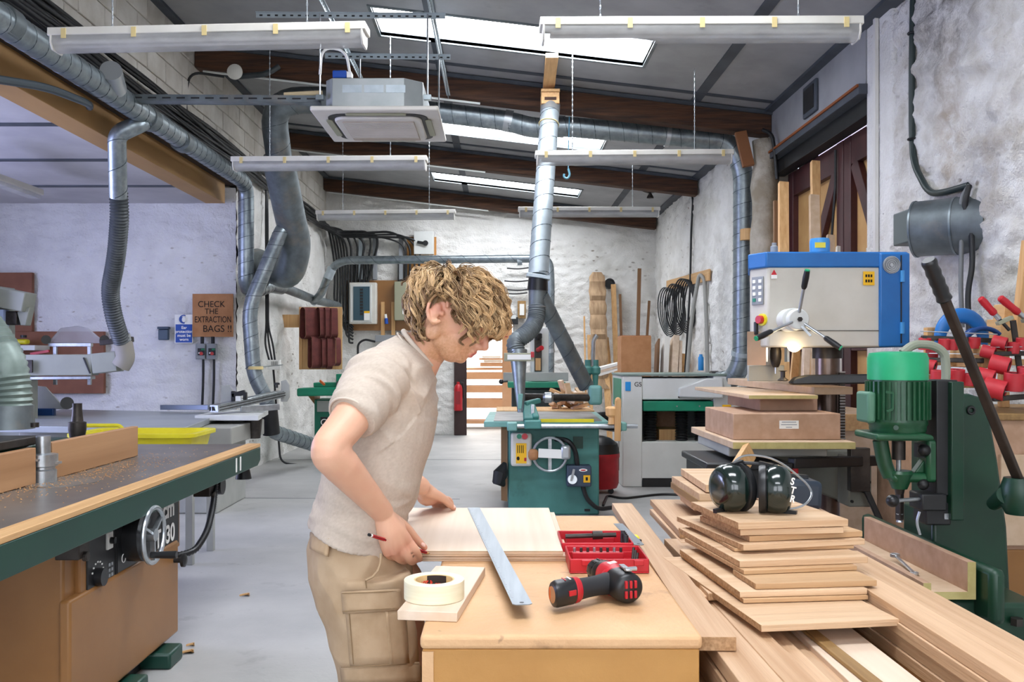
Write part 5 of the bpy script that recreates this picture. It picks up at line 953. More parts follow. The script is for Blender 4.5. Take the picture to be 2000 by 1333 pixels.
MB().prism([(1.50, 4.9, .94), (1.96, 4.9, .94), (1.96, 4.9, .66), (1.86, 4.9, .66), (1.50, 4.9, .80)], (0, .2, 0)).build('table_bracket', mat('bracket_grey', '#8f9188', .5, col2='#80827a', scale=4), t, bevel=.012); MB().cb((1.87, 4.72, .80), .12, .16, .26).build('gear_housing', MATS['bracket_grey'], t, bevel=.008)
for dx in (-.045, .045):
    for dz in (-.1, .0, .1): MB().cyl((1.87+dx, 4.64, .80+dz), (1.87+dx, 4.63, .80+dz), .008, n=8).build('bolt', DARK, t)
MB().cyl((1.87, 4.64, .78), (1.87, 4.58, .78), .03, n=16).bar((1.87, 4.58, .78), (1.95, 4.55, .58), .03, .02).build('crank', BLACKP, t, bevel=.005)
MB().bar(P(1677, 875, 4.55), P(1677, 960, 4.55), .1, .05, (0, 1, 0)).build('steel_post', DSTEEL, t, bevel=.004)
def mdf(x0, x1, y0, y1, z0, z1, lab, m=MDF, name='mdf_board', b=.003): return tag(MB().box(x0, x1, y0, y1, z0, z1).build(name, m, None, bevel=b), lab, 'board')
o = mdf(1.123, 1.71, 4.30, 5.24, 1.005, 1.04, 'lowest wide board on the drill table', MDFP); MB().box(1.1225, 1.7105, 4.2995, 4.302, 1.007, 1.038).build('edge_face', MDFG, o, smooth=0)
o = mdf(1.149, 1.677, 4.40, 5.0, 1.041, 1.170, 'thick pale mdf block with a white label on the drill table', MDF, 'mdf_block', .004); MB().cb(P(1541, 830, 4.398), .095, .002, .04).build('paper_label', PAPER, o)
for k, w_ in enumerate((.07, .078, .03)): MB().cb(P(1541, 825+5*k, 4.3965), w_, .001, .004).build('label_print', BOXGREY, o)
mdf(1.338, 1.635, 4.6, 5.25, 1.171, 1.235, 'mauve brown mdf block between the label block and the top board', mat('mauve_mdf', '#a5866f', .75, col2='#977a66', scale=14), 'mdf_block', .004)
o = mdf(1.255, 1.60, 4.5, 5.75, 1.236, 1.256, 'topmost thin board of the stack on the drill table', MDFP); MB().box(1.2545, 1.6005, 4.4995, 4.502, 1.238, 1.255).build('edge_face', MDFG, o, smooth=0)
tag(MB().bar(P(1452, 745, 5.9), P(1628, 764, 4.75), .22, .04).build('fence_board', MDFP, None, bevel=.003), 'long pale fence board lying behind the mdf stack on the drill', 'board')
tag(MB().prism([P(1545, 748, 4.7), P(1556, 738, 4.7), P(1580, 733, 4.7), P(1720, 731, 4.6), P(1720, 750, 4.6), P(1550, 752, 4.7)], (0, .06, 0)).build('black_clamp_bar', DARK, None, bevel=.008), 'black curved hold down bar above the drill table', 'clamp'); MB().lathe([(.02, 0), (.03, .005), (.012, .02), (.012, .05), (.025, .055)], P(1529, 745, 4.7), Z0, 12).build('bolt', DSTEEL, t)
t = thing('f_clamp', 'small clamp with a red screw foot under the drill table', 'clamp', P(1551, 930, 4.2)); MB().cyl(P(1550, 900, 4.38), P(1551, 915, 4.38), .014, n=10).build('screw', DSTEEL, t); MB().cyl(P(1551, 913, 4.38), P(1551, 932, 4.38), .02, n=14).build('red_foot', RED, t)
o = MB().bar(P(1438, 925, 4.0), P(1464, 882, 4.3), .08, .03, (0, 1, 0)).build('batten', PINE, None); tag(o, 'short slanting batten under the left of the drill table', 'batten')
t = thing('plastic_crate', 'black plastic crate under the drill table beside the planer', 'crate', (1.18, 4.5, .62)); MB().box(1.02, 1.4, 4.35, 4.9, .60, .93).build('shell', BLACKP, t, bevel=.02); MB().box(1.0, 1.42, 4.33, 4.92, .90, .935).build('rim', BLACKP, t, bevel=.008)
tag(MB().box(.98, 1.45, 4.3, 5.0, 0, .60).build('support_block', MDF, None, bevel=.005), 'brown box carrying the black crate under the drill table', 'box')
# ---- green chisel mortiser
D = 3.2; s_ = D/F
t = thing('chisel_mortiser', 'dark green chisel mortiser with a ribbed motor and long lever', 'woodworking machine', (1.75, 3.3, 0))
mc = P(1753, 760, D); rm = .098
zt = lambda py: P(0, py, D).z
MB().lathe([(rm*1.02, zt(825)-0), (rm*.99, zt(815)), (rm*.99, zt(742))], (mc.x, D, 0), Z0, 36).build('motor_body', MGREEN, t)
for k in range(34): a = 2*PI*k/34; e = V((math.cos(a), math.sin(a), 0)); MB().bar(V((mc.x, D, zt(818)))+e*(rm+.004), V((mc.x, D, zt(745)))+e*(rm+.004), .007, .014, e).build('cooling_fin', MGREEN, t, smooth=0)
MB().lathe([(rm*1.03, zt(742)), (rm*1.04, zt(700)), (rm*.97, zt(690)), (rm*.5, zt(687))], (mc.x, D, 0), Z0, 36).build('motor_cap', EMERALD, t)
MB().lathe([(rm*.9, zt(848)), (rm*.97, zt(838)), (rm*.97, zt(832)), (rm*1.02, zt(828)), (rm*1.02, zt(822))], (mc.x, D, 0), Z0, 36).build('motor_foot', MGREEN, t)
MB().cb(P(1691, 795, D-.0), .03, .11, .11).build('terminal_box', mat('grey_green_box', '#4f7a63', .5), t, bevel=.01); MB().torus(P(1743, 785, D-rm-.008), (0, 1, 0), .001, .001, 4, 3).build('rivet', MGREEN, t)
for a, b in (((1731, 766), (1744, 768)), ((1744, 768), (1743, 800)), ((1743, 800), (1732, 804))): MB().bar(P(*a, D-rm-.012), P(*b, D-rm-.012), .006, .008).build('plate_outline', MGREEN, t)
MB().cyl(P(1750, 836, D-rm*.97), P(1750, 836, D-rm*1.08), .009, n=8).build('motor_bolt', MGREEND, t)
MB().prism([P(1712, 848, D-.1), P(1810, 848, D-.1), P(1826, 852, D-.1), P(1826, 862, D-.1), P(1712, 862, D-.1)], (0, .2, 0)).build('yoke_top', MGREEN, t, bevel=.012)
g = MB(); g.tube(fillet([P(1719, 860, D), P(1727, 905, D), P(1738, 930, D)], .05), [.026]*9+[.02], 12); g.build('yoke_leg', MGREEN, t)
MB().bar(P(1815, 858, D), P(1815, 940, D), .055, .09, (0, 1, 0)).build('yoke_leg', MGREEN, t, bevel=.012); MB().prism([P(1786, 925, D-.02), P(1806, 925, D-.02), P(1806, 898, D-.02)], (0, .04, 0)).build('gusset', MGREEN, t, bevel=.005)
MB().bar(P(1735, 932, D), P(1822, 932, D), .07, .034).build('yoke_bridge', MGREEN, t, bevel=.014)
MB().lathe([(.026, 0), (.042, .04), (.046, .055), (.04, .065)], P(1757, 955, D), Z0, 20).build('chisel_socket', MGREEN, t)
MB().cyl(P(1755, 862, D), P(1755, 898, D), .023, n=18).build('spindle', DSTEEL, t); MB().cyl(P(1755, 898, D), P(1755, 925, D), .0085, n=10).build('auger_shank', STEEL, t)
ch = P(1757, 990, D); MB().lathe([(.018, zt(955)), (.014, zt(966))], (ch.x, D, 0), Z0, 14).cb(ch, .021, .021, .095, Matrix.Rotation(.5, 3, 'Z')).build('hollow_chisel', DSTEEL, t, bevel=.002); MB().lathe([(.013, 0), (.006, .015), (.013, .03)], P(1757, 1020, D), Z0, 8).build('auger_tip', STEEL, t)
MB().cb(P(1805, 880, D+.0), .05, .05, .05).ball(P(1805, 880, D-.04), .022, 12, 8).build('lock_knob', DARK, t); MB().ball(P(1803, 947, D-.03), .02, 12, 8).build('lock_knob', DARK, t)
MB().box(mc.x+.115, mc.x+.19, D-.05, D+.06, zt(965), zt(742)).build('slide_way', DARK, t, bevel=.004); MB().box(mc.x+.155, mc.x+.20, D-.075, D+.06, zt(1010), zt(745)).build('slide_gib', MGREEND, t, bevel=.004)
MB().prism([P(1838, 772, D), P(1895, 770, D), P(1915, 776, D), P(1932, 800, D), P(1950, 900, D), P(1968, 1030, D), P(1975, 1170, D), P(1822, 1170, D), P(1822, 1000, D), P(1838, 1000, D)], (0, .24, 0)).build('column', MGREEND, t, bevel=.012)
MB().prism([P(1852, 772, D-.02), P(1878, 770, D-.02), P(1872, 1010, D-.02), P(1852, 1010, D-.02)], (0, .03, 0)).build('column_face', MGREEND, t, bevel=.006)
for px, py in ((1866, 808), (1874, 985)): MB().cyl(P(px, py, D-.02), P(px, py, D-.045), .016, n=12).build('column_bolt', DSTEEL, t)
MB().torus(P(1897, 802, D-.004), Y0, .012, .005, 16, 6).build('column_hole', DARK, t); MB().cb(P(1846, 1008, D-.04), .02, .03, .02).build('stop_bolt', STEEL, t)
MB().prism([(1.55, 2.85, 0), (2.15, 2.85, 0), (2.15, 3.7, 0), (1.55, 3.7, 0)], (0, 0, .03)).build('foot', MGREEND, t, bevel=.01); MB().box(1.50, 1.86, 3.12, 3.46, .03, .60).build('pedestal', MGREEND, t, bevel=.02)
MB().prism([P(1862, 1240, 2.95), P(1985, 1246, 2.95), P(1975, 1178, 3.1), P(1880, 1178, 3.1)], (0, .4, 0)).build('base_casting', MGREEND, t, bevel=.012); MB().prism([P(1890, 1180, 2.9), P(2040, 1180, 2.9), P(2050, 1270, 2.9), P(1880, 1270, 2.9)], (0, .5, 0)).build('base_flange', MGREEND, t, bevel=.015); MB().cyl(P(1986, 1222, 2.88), P(1986, 1208, 2.88), .02, n=6).build('base_bolt', DSTEEL, t)
g0, g1 = P(1813, 508, 2.7), P(1992, 945, 2.95); d = (g1-g0).normalized()
lv = MB().bar(g0+d*.1, g1, .030, .022).build('lever', mat('rusty_lever', '#41352c', .45, .5, col2='#2f2620', scale=9), t, bevel=.005)
g = MB(); q = g0; g.lathe([(.019, 0), (.023, .006)]+[(.0235-.003*(k % 2), .012+.016*k) for k in range(8)]+[(.024, .14), (.02, .145)], g0, d, 16); g.build('grip', BLACKP, lv)
MB().cyl(P(1940, 985, 3.05), P(1965, 968, 2.95), .022, .03, 16).build('lever_shaft', MGREEND, t); MB().lathe([(.04, 0), (.055, .03), (.055, .09), (.045, .12)], P(1990, 1005, 2.95), Z0, 20).build('lever_hub', MGREEND, t); MB().bar(P(1955, 958, 2.97), P(2020, 975, 2.95), .09, .06).build('lever_hub_arm', MGREEND, t, bevel=.02)
MB().cyl(P(1745, 979, 3.1), P(1800, 975, 3.15), .007, n=10).build('table_handle', STEEL, t); MB().ball(P(1743, 979, 3.1), .022, 14, 10).build('handle_ball', BLACKP, t); MB().cb(P(1812, 978, 3.18), .09, .1, .06).build('table_block', DARK, t, bevel=.006); MB().cb(P(1820, 1000, 3.2), .09, .1, .08).build('table_slide', DARK, t, bevel=.006)
MB().tube(fillet([P(1796, 1000, 3.1), P(1790, 1020, 3.1), P(1797, 1045, 3.1)], .03), .005, 6).build('wire_loop', STEEL, t)
MB().tube(fillet([P(1762, 690, 3.3), P(1785, 672, 3.3), P(1822, 674, 3.3), P(1846, 690, 3.3), P(1848, 735, 3.3), P(1845, 760, 3.3)], .06), .016, 10).build('motor_cable', mat('grey_green_cable', '#8d9180', .5), t)
MB().box(1.51, 1.56, 2.75, 3.75, .62, .795).build('fence', MGREEND, t, bevel=.02); MB().box(1.32, 1.56, 2.85, 3.72, .58, .675).build('table', MGREEND, t, bevel=.01)
MB().box(1.512, 1.53, 3.6, 3.7, .70, .785).build('worn_edge', STEEL, t)
x0, x1, y0, y1, zb = 1.335, 1.50, 2.82, 3.62, .685
t2 = thing('mdf_trough', 'mdf trough fixed on the mortiser table', 'jig', (1.42, 3.2, zb)); MB().box(x0, x1, y0, y1, zb, zb+.024).build('bottom', MDFP, t2, bevel=.001); MB().box(x0, x0+.024, y0, y1, zb+.024, zb+.052).build('front_lip', MDF, t2, bevel=.001); MB().box(x1-.026, x1, y0, y1, zb+.024, zb+.118).build('back_board', MDF, t2, bevel=.001)
for q in ((x0, x1, zb, zb+.024), (x0, x0+.024, zb+.024, zb+.052), (x1-.026, x1, zb+.024, zb+.118)): MB().box(q[0], q[1], y0-.001, y0, q[2], q[3]).build('sawn_end', MDFG, t2, smooth=0)
zz = zb+.03; a, b = PZ(1748, 1084, zz+.02), PZ(1786, 1121, zz)
d = (b-a).normalized(); sp = MB().annulus(a+V((0, 0, -.008)), Z0, .010, .017, .012, 24); sp.bar(a+d*.016+V((0, 0, -.002)), b-d*.012, .011, .006); sp.annulus(b+V((0, 0, -.002)), Z0, .007, .014, .007, 20)
tag(sp.build('spanner', STEEL, None, bevel=.001), 'chrome combination spanner lying in the mdf trough', 'spanner')
# ---- cabinet and the clamps with red rollers
t = thing('cabinet', 'brown board cabinet under the red roller clamps at the right edge', 'cabinet', (2.45, 4.3, 0)); MB().box(1.98, 2.82, 3.95, 4.7, 0, 1.17).build('carcass', MDF, t, bevel=.004); MB().box(1.96, 2.84, 3.93, 4.72, 1.17, 1.20).build('top', OAKD, t, bevel=.004); MB().box(2.20, 2.46, 3.925, 3.95, .62, 1.02).build('door', MDFP, t, bevel=.004); MB().box(2.16, 2.84, 3.93, 3.95, .08, .60).build('plinth_panel', TANP, t, bevel=.004); MB().cyl((2.40, 3.925, .98), (2.40, 3.915, .98), .008, n=10).build('screw', DSTEEL, t)
def roller(parent, c, ax, r=.028, h=.055, n=20):
    ax = V(ax).normalized(); c = V(c)-ax*h/2
    ro = MB().annulus(c, ax, r*.72, r, h, n).build('roller', REDR, parent, bevel=.002); MB().annulus(c+ax*.004, ax, r*.60, r*.72, h-.008, n).cyl(c+ax*.002, c+ax*(h-.002), r*.25, n=10).build('hub', DSTEEL, ro)
    u, w_, _ = basis(ax); g = MB()
    for k in range(8): a = 2*PI*k/8; e = u*math.cos(a)+w_*math.sin(a); g.bar(c+ax*h*.5+e*r*.2, c+ax*h*.5+e*r*.64, h*.7, r*.14, ax.cross(e))
    g.build('spokes', BLACKP, ro)['kind'] = 'stuff'
def clamp_bar(px0, py0, px1, py1, D0, D1, label, rollers):
    a, b = P(px0, py0, D0), P(px1, py1, D1); t = thing('roller_clamp', label, 'clamp', (a+b)/2, group='clamps with red rollers'); MB().bar(a, b, .035, .022).build('bar', DSTEEL, t, bevel=.003); MB().bar(a+V((0, 0, .03)), b+V((0, 0, .03)), .045, .004).build('strip', STEEL, t, bevel=.001)
    for px, py, D_, ax, k in rollers: roller(t, P(px, py, D_), ax, .028*k, .054*k)
    return t
UP = (0, -.12, 1); SIDE = (.75, -.6, -.25)
clamp_bar(1800, 660, 1945, 666, 4.25, 4.2, 'clamp with red rollers, topmost behind the mortiser motor', ((1806, 672, 4.22, UP, 1.0), (1844, 673, 4.2, UP, .95), (1860, 673, 4.2, UP, .95), (1903, 670, 4.2, UP, .95), (1820, 690, 4.25, UP, 1)))
clamp_bar(1812, 703, 1920, 705, 4.2, 4.15, 'clamp with red rollers, second from the top at left', ((1812, 715, 4.2, SIDE, 1.25), (1930, 688, 4.1, SIDE, 1.05), (1952, 670, 4.1, SIDE, 1.1)))
clamp_bar(1930, 692, 2030, 690, 4.1, 4.1, 'clamp with red rollers, at the right edge in the middle', ((1979, 680, 4.1, UP, .95), (1997, 672, 4.1, UP, 1.0), (1953, 713, 4.05, SIDE, 1.45)))
clamp_bar(1815, 745, 1905, 748, 4.15, 4.1, 'clamp with red rollers, lowest at left', ((1830, 735, 4.1, UP, 1.0), (1868, 736, 4.1, UP, 1.25), (1893, 742, 4.08, UP, 1.0)))
clamp_bar(1938, 780, 2040, 772, 4.0, 4.0, 'clamp with red rollers, lowest at the right edge', ((1925, 736, 4.05, SIDE, 1.3), (1943, 760, 4.0, SIDE, 1.6), (1980, 746, 4.0, UP, 1.5), (2006, 735, 4.0, UP, 1.5)))
tag(MB().bar(P(1885, 697, 4.3), P(1930, 699, 4.3), .3, .1).build('shelf_block', PINEY, None, bevel=.004), 'wood block between the rows of roller clamps', 'block')
c = P(1878, 662, 4.35); g = MB().tube([c+V((.105*math.cos(a), 0, .112*math.sin(a))) for a in np.linspace(-.25, PI+.3, 20)], [.026+.012*math.sin(PI*k/19) for k in range(20)], 10, flat=.6)
tag(g.build('blue_grip', BLUE, None, smooth=60), 'large arched blue plastic clamp behind the red rollers', 'clamp'); c = P(1925, 676, 4.28)
tag(MB().tube([c+V((.10*math.cos(a), .02, .085*math.sin(a))) for a in np.linspace(.7, PI+.3, 16)], [.016]*8+[.024]*8, 10, flat=.7).build('blue_grip', DBLUE, None, smooth=60), 'dark blue plastic clamp just right of the large blue one', 'clamp')
for i, (a, b) in enumerate((((1914, 582), (1943, 614)), ((1952, 581), (1990, 612)))):
    a, b = P(*a, 4.15), P(*b, 4.15); d = (b-a).normalized(); t = thing('bar_clamp', 'bar clamp with a red handle, %s of two above the rollers' % ('left' if i == 0 else 'right'), 'clamp', b); L = (b-a).length
    MB().lathe([(.010, 0), (.016, .006), (.018, L*.3), (.016, L*.7), (.018, L*.9), (.013, L)], a, d, 14).build('handle', RED, t); MB().cyl(b, b+d*.03, .012, n=12).build('ferrule', STEEL, t); MB().cyl(b+d*.03, b+d*.10, .008, n=10).build('screw', BLACKP, t); MB().bar(b+d*.06+V((-.03, 0, .0)), b+d*.06+V((.04, 0, .03)), .03, .018).build('jaw', OLIVE, t, bevel=.003); MB().bar(b+d*.08+V((.03, 0, .03)), b+d*.10+V((.05, .0, -.2)), .025, .01).build('rail', DSTEEL, t)
tag(MB().bar(P(2012, 470, 4.3), P(1990, 660, 4.35), .06, .05, (0, 1, 0)).build('leaning_board', PINE, None, bevel=.004), 'orange brown board leaning at the right edge behind the clamps', 'board'); tag(MB().bar(P(1950, 618, 4.5), P(2040, 622, 4.5), .1, .12).build('shelf_block', PINEY, None, bevel=.004), 'pale block behind the two red handled clamps', 'block'); tag(MB().bar(P(1940, 648, 4.4), P(2040, 646, 4.4), .12, .12).build('shelf_block', PINEY, None, bevel=.004), 'wide wood block under the red handled clamps', 'block')
t = thing('clamp_rack', 'timber rack carrying the roller clamps on the cabinet', 'rack', (2.3, 4.5, 1.2))
for px in (1815, 1960): a = P(px, 640, 4.42); MB().box(a.x-.02, a.x+.02, 4.4, 4.44, 1.2, a.z).build('upright', PINE, t, bevel=.003)
for py in (668, 708, 752): MB().bar(P(1810, py, 4.4), P(2030, py, 4.4), .03, .03).build('cross_bar', PINEY, t, bevel=.003)
# ================================================================ BENCH, TIMBER AND WHAT LIES ON THEM
BT = .95
t = thing('workbench', 'worn wooden box bench in front with tools on its top', 'workbench', (.11, 2.2, 0))
MB().box(-.142, .365, 1.605, 2.82, BT-.026, BT).build('worktop', BENCHTOP, t, bevel=.008, seg=3)
MB().box(-.138, .360, 1.61, 1.635, .02, BT-.026).build('front_panel', BENCHSIDE, t, bevel=.003); MB().box(-.138, .36, 2.785, 2.81, .02, BT-.026).build('back_panel', BENCHSIDE, t)
MB().box(-.138, -.113, 1.635, 2.785, .02, BT-.026).build('side_panel', BENCHSIDE, t); MB().box(.335, .36, 1.635, 2.785, .02, BT-.026).build('side_panel', BENCHSIDE, t); MB().box(-.113, .335, 1.635, 2.785, .02, .05).build('bottom', BENCHSIDE, t)
MB().box(-.1385, -.118, 1.608, 1.612, .04, BT-.03).build('corner_batten', BENCHTOP, t)
PT = BT+.0275
for i, (x0, x1, y0, y1, z) in enumerate(((-.29, .172, 2.185, 2.80, BT), (-.29, .155, 2.18, 2.80, BT+.0138))):
    o = MB().box(x0, x1, y0, y1, z, z+.0135).build('plywood_sheet', BIRCH, None, bevel=.0008, seg=1); tag(o, ('lower of two pale plywood sheets the man is marking', 'upper plywood sheet under the hands of the man')[i], 'plywood')
    for k in range(4): MB().box(x0-.0004, x1+.0004, y0-.0004, y1+.0004, z+.0012+.0032*k, z+.0026+.0032*k).build('ply_layer', (PLYEDGE, OAKD)[k % 2], o, smooth=0)
def rule(a, b, w_, z, lab, hole=True):
    a, b = V(a), V(b); d = (b-a).normalized(); L = (b-a).length; s = V((-d.y, d.x, 0))
    pts = [a+s*w_/2+d*.006, a+s*(w_/2-.006), a-s*(w_/2-.006), a-s*w_/2+d*.006, b-s*w_/2, b+s*w_/2]
    o = MB().prism([(p.x, p.y, z) for p in pts], (0, 0, .0016)).build('steel_rule', BRUSH, None, smooth=0)
    tag(o, lab, 'ruler')
    MB().cyl((a+d*.014).to_3d()*1+V((0, 0, z+.0014-a.z)), (a+d*.014)+V((0, 0, z+.0018-a.z)), .0045, n=14).build('hanging_hole', DARK, o)
    g = MB()
    for k in range(5, int(L/.01)): h = .008 if k % 10 == 0 else (.006 if k % 5 == 0 else .004); p = a+d*(.01*k)+s*(w_/2-h/2-.001); g.cb((p.x, p.y, z+.00165), h, .0006, .0002, Matrix.Rotation(math.atan2(s.y, s.x), 3, 'Z'))
    g.build('graduation', DSTEEL, o, smooth=0)['kind'] = 'stuff'; return o
rule(PZ(1021, 1183, PT), PZ(925, 993, PT), .038, PT, 'long steel rule lying across the plywood and over the bench')
rule(PZ(1249, 1066, BT), PZ(1207, 1024, BT), .027, BT, 'short steel rule at the back right edge of the bench')
# offcut board with the tape roll
def plank(nl, nr, far, z, t_, m, lab, name='board', cat='board', group=None, bev=.0012):
    nl, nr, far = PZ(*nl, z), PZ(*nr, z), PZ(*far, z); u = (nr-nl); w_ = u.length; mid = (nl+nr)/2; d = far-mid; L = d.length; d.normalize()
    o = MB().box(-w_/2, w_/2, 0, L, -t_, 0).build(name, m, None, bevel=bev, seg=1, origin=(0, 0, 0)); s = V((d.y, -d.x, 0)); M = Matrix((s, d, Z0)).transposed().to_4x4(); M.translation = mid; o.matrix_world = M; ROOTM[o.name] = M
    return tag(o, lab, cat, group)
tb = plank((776, 1193), (893, 1197), (899, 1107), BT+.019, .0185, BIRCH, 'short pale board on the left corner of the bench under the tape', 'offcut_board')
c = PZ(848, 1168, BT+.019)
t = thing('tape_roll', 'roll of cream masking tape on the short board at the bench corner', 'tape', c); MB().annulus(c+V((0, 0, .0005)), Z0, .040, .060, .037, 56).build('tape', CREAM, t, bevel=.001, smooth=50); MB().annulus(c+V((0, 0, .0005)), Z0, .037, .0402, .036, 56).build('core', mat('kraft_core', '#d9bb86', .7), t, smooth=50)
q = MB()
n = 20
for k in range(n+1):
    a = PI*(.18+.36*k/n)+.35; e = V((math.cos(a), math.sin(a), 0)); q.v += [tuple(c+e*.0366+V((0, 0, .002))), tuple(c+e*.0366+V((0, 0, .0355)))]
for k in range(n): q.f.append((2*k, 2*k+2, 2*k+3, 2*k+1))
q.build('dark_print', mat('core_print', '#2a1f1c', .6), t)
for k, (a, s) in enumerate(((1.35, '3M 201E'), (2.05, '3M 201E'))):
    e = V((math.cos(a), math.sin(a), 0)); text(s, .012, c+e*.0352+V((0, 0, .016+.006*k)), V((-e.y, e.x, 0)), V((0, 0, -1)), mat('red_print%d' % k, '#d23a2a', .6), t, bold=.0004)
# cordless drill lying on its side
t = thing('cordless_drill', 'red and black cordless drill lying on its side on the bench', 'drill', (.22, 1.84, BT))
bz = BT+.034; R_, C_ = V((.262, 1.795, bz)), V((.205, 1.985, bz)); a = (C_-R_).normalized(); h = V((-.80, -.60, 0)).normalized(); n_ = V((0, 0, 1)); w_ = a.cross(n_)
def eloft(pts): return MB().loft([(p, e1, e2) for p, e1, e2 in pts])
eloft([(R_+a*s, w_*r*1.02, n_*r) for s, r in ((-.002, .018), (.0, .026), (.008, .031), (.04, .032), (.075, .031), (.10, .029), (.104, .025))]).build('motor_housing', BLACKP, t, smooth=45)
eloft([(R_+a*s, w_*r*1.02, n_*r) for s, r in ((.060, .0322), (.066, .0332), (.074, .0328), (.078, .0318))]).build('red_band', RED, t)
eloft([(R_+a*s+n_*.003, w_*r*.9, n_*r*.92) for s, r in ((.05, .030), (.07, .034), (.10, .033), (.118, .029), (.12, .024))]).build('gear_cover', RED, t, smooth=45)
eloft([(R_+a*s, w_*r, n_*r) for s, r in ((.112, .026), (.118, .029), (.135, .029), (.140, .026))]).build('clutch_ring', DSTEEL, t); eloft([(R_+a*s, w_*r, n_*r) for s, r in ((.140, .023), (.146, .0245), (.172, .023), (.188, .016), (.192, .010))]).build('chuck', BLACKP, t)
for k in range(12): b_ = 2*PI*k/12; e = w_*math.cos(b_)+n_*math.sin(b_); MB().bar(R_+a*.145+e*.0245, R_+a*.168+e*.0237, .004, .003, e).build('chuck_rib', DSTEEL, t, smooth=0)
for k in range(3): MB().bar(R_+a*.178+(w_*math.cos(k*2.09)+n_*math.sin(k*2.09))*.006, R_+a*.197+(w_*math.cos(k*2.09)+n_*math.sin(k*2.09))*.004, .006, .006).build('chuck_jaw', STEEL, t)
H0 = R_+a*.065
eloft([(H0+h*s, a*ra, n_*rn) for s, ra, rn in ((-.01, .030, .022), (.03, .026, .022), (.055, .022, .020), (.08, .021, .020), (.10, .023, .021), (.115, .027, .024), (.12, .026, .022))]).build('handle', mat('black_rubber_grip', '#202124', .7), t, smooth=45)
eloft([(H0+h*s, a*ra, n_*rn) for s, ra, rn in ((.105, .0255, .0225), (.110, .0285, .0250), (.119, .0290, .0255), (.121, .027, .024))]).build('red_band', RED, t)
bt = eloft([(H0+h*s, a*ra, n_*rn) for s, ra, rn in ((.118, .026, .0235), (.124, .0285, .026), (.165, .0285, .0265), (.172, .026, .024), (.175, .021, .019))]).build('battery', BLACKP, t, smooth=45)
eloft([(H0+h*s, a*ra, n_*rn) for s, ra, rn in ((.1745, .019, .017), (.1755, .018, .016))]).build('battery_label', CARD, bt); eloft([(H0+h*s+a*.012, a*ra, n_*rn) for s, ra, rn in ((.1755, .004, .013), (.176, .004, .012))]).build('label_stripe', ORANGE, bt)
for k, (s, d_) in enumerate(((.132, .010), (.145, .0))): MB().cb(H0+h*s-a*.0+n_*.0262, .003, .02, .001, Matrix.Rotation(math.atan2(a.y, a.x)-PI/2, 3, 'Z')).build('battery_print', (WHITE, RED)[k], bt)
MB().cb(H0+h*.135-a*.0285+V((0, 0, .004)), .018, .003, .010, Matrix.Rotation(math.atan2(h.y, h.x), 3, 'Z')).build('battery_badge', RED, bt)
MB().cb(H0+h*.030+a*.032, .022, .014, .018, Matrix.Rotation(math.atan2(h.y, h.x), 3, 'Z')).build('trigger', BLACKP, t, bevel=.003)
for k in range(2):
    for j in range(3): MB().cb(R_-a*.004+w_*(-.010+.010*j)+n_*(.010-.020*k), .0055, .006, .015, Matrix.Rotation(math.atan2(w_.y, w_.x), 3, 'Z')).build('red_vent', RED, t, bevel=.001)
eloft([(R_+a*s, w_*r, n_*r) for s, r in ((-.0035, .012), (.0, .021))]).build('rear_cap', BLACKP, t)
MB().bar(R_+a*.004+n_*.036, R_+a*.055+n_*.036+w_*.006, .012, .004).cyl(R_+a*.012+n_*.037-w_*.006, R_+a*.012+n_*.037+w_*.02, .0045, n=10).build('belt_hook', STEEL, t, bevel=.001)
for k in range(3): MB().bar(R_+a*(.086+.006*k)+n_*.0345+w_*.010, R_+a*(.078+.006*k)+n_*.0335-w_*.010, .002, .001).build('white_mark', WHITE, t)
# bit set
t = thing('bit_set', 'open red screwdriver bit case behind the drill on the bench', 'bit case', (.25, 2.22, BT), rz=-.06)
def tray(y0, y1, x0, x1, hgt):
    b = MB(); T = .004; b.box(x0, x1, y0, y1, BT+.001, BT+.005); b.box(x0, x1, y0, y0+T, BT+.004, BT+hgt); b.box(x0, x1, y1-T, y1, BT+.004, BT+hgt); b.box(x0, x0+T, y0, y1, BT+.004, BT+hgt); b.box(x1-T, x1, y0, y1, BT+.004, BT+hgt); return b
lo_ = tray(2.06, 2.21, .162, .345, .034).build('lower_tray', RED, t, bevel=.002); up_ = tray(2.23, 2.39, .155, .335, .036).build('upper_tray', RED, t, bevel=.002)
MB().box(.17, .335, 2.205, 2.235, BT+.004, BT+.02).build('hinge', RED, t, bevel=.002)
for par, y in ((lo_, 2.165), (up_, 2.345)): MB().box(.175, .30, y-.01, y+.01, BT+.005, BT+.028).build('bit_rack', RED, par, bevel=.002)
for k in range(8): p = V((.182+.016*k, 2.165, BT+.028)); MB().cyl(p-V((0, 0, .012)), p+V((0, 0, .010)), .0035, n=6).build('bit', DSTEEL if k % 3 else STEEL, lo_)
for k in range(7): p = V((.182+.017*k, 2.345, BT+.028)); MB().cyl(p-V((0, 0, .012)), p+V((0, 0, .006)), .0035, n=6).build('bit', DSTEEL, up_)
MB().cyl((.17, 2.30, BT+.038), (.30, 2.30, BT+.042), .006, n=10).cyl((.24, 2.30, BT+.041), (.265, 2.30, BT+.042), .011, n=12).build('driver_shaft', DSTEEL, up_)
for k in range(4): MB().cyl((.318, 2.25+.02*k, BT+.02), (.32, 2.255+.02*k, BT+.05), .006, n=8).build('socket', BLACKP, up_)
for k in range(3): MB().cyl((.32, 2.09+.03*k, BT+.014), (.325, 2.105+.03*k, BT+.038), .0035, n=6).build('bit', DSTEEL, lo_)
for x in (.19, .31): MB().box(x, x+.022, 2.055, 2.062, BT+.02, BT+.032).build('latch', RED, lo_, bevel=.001)
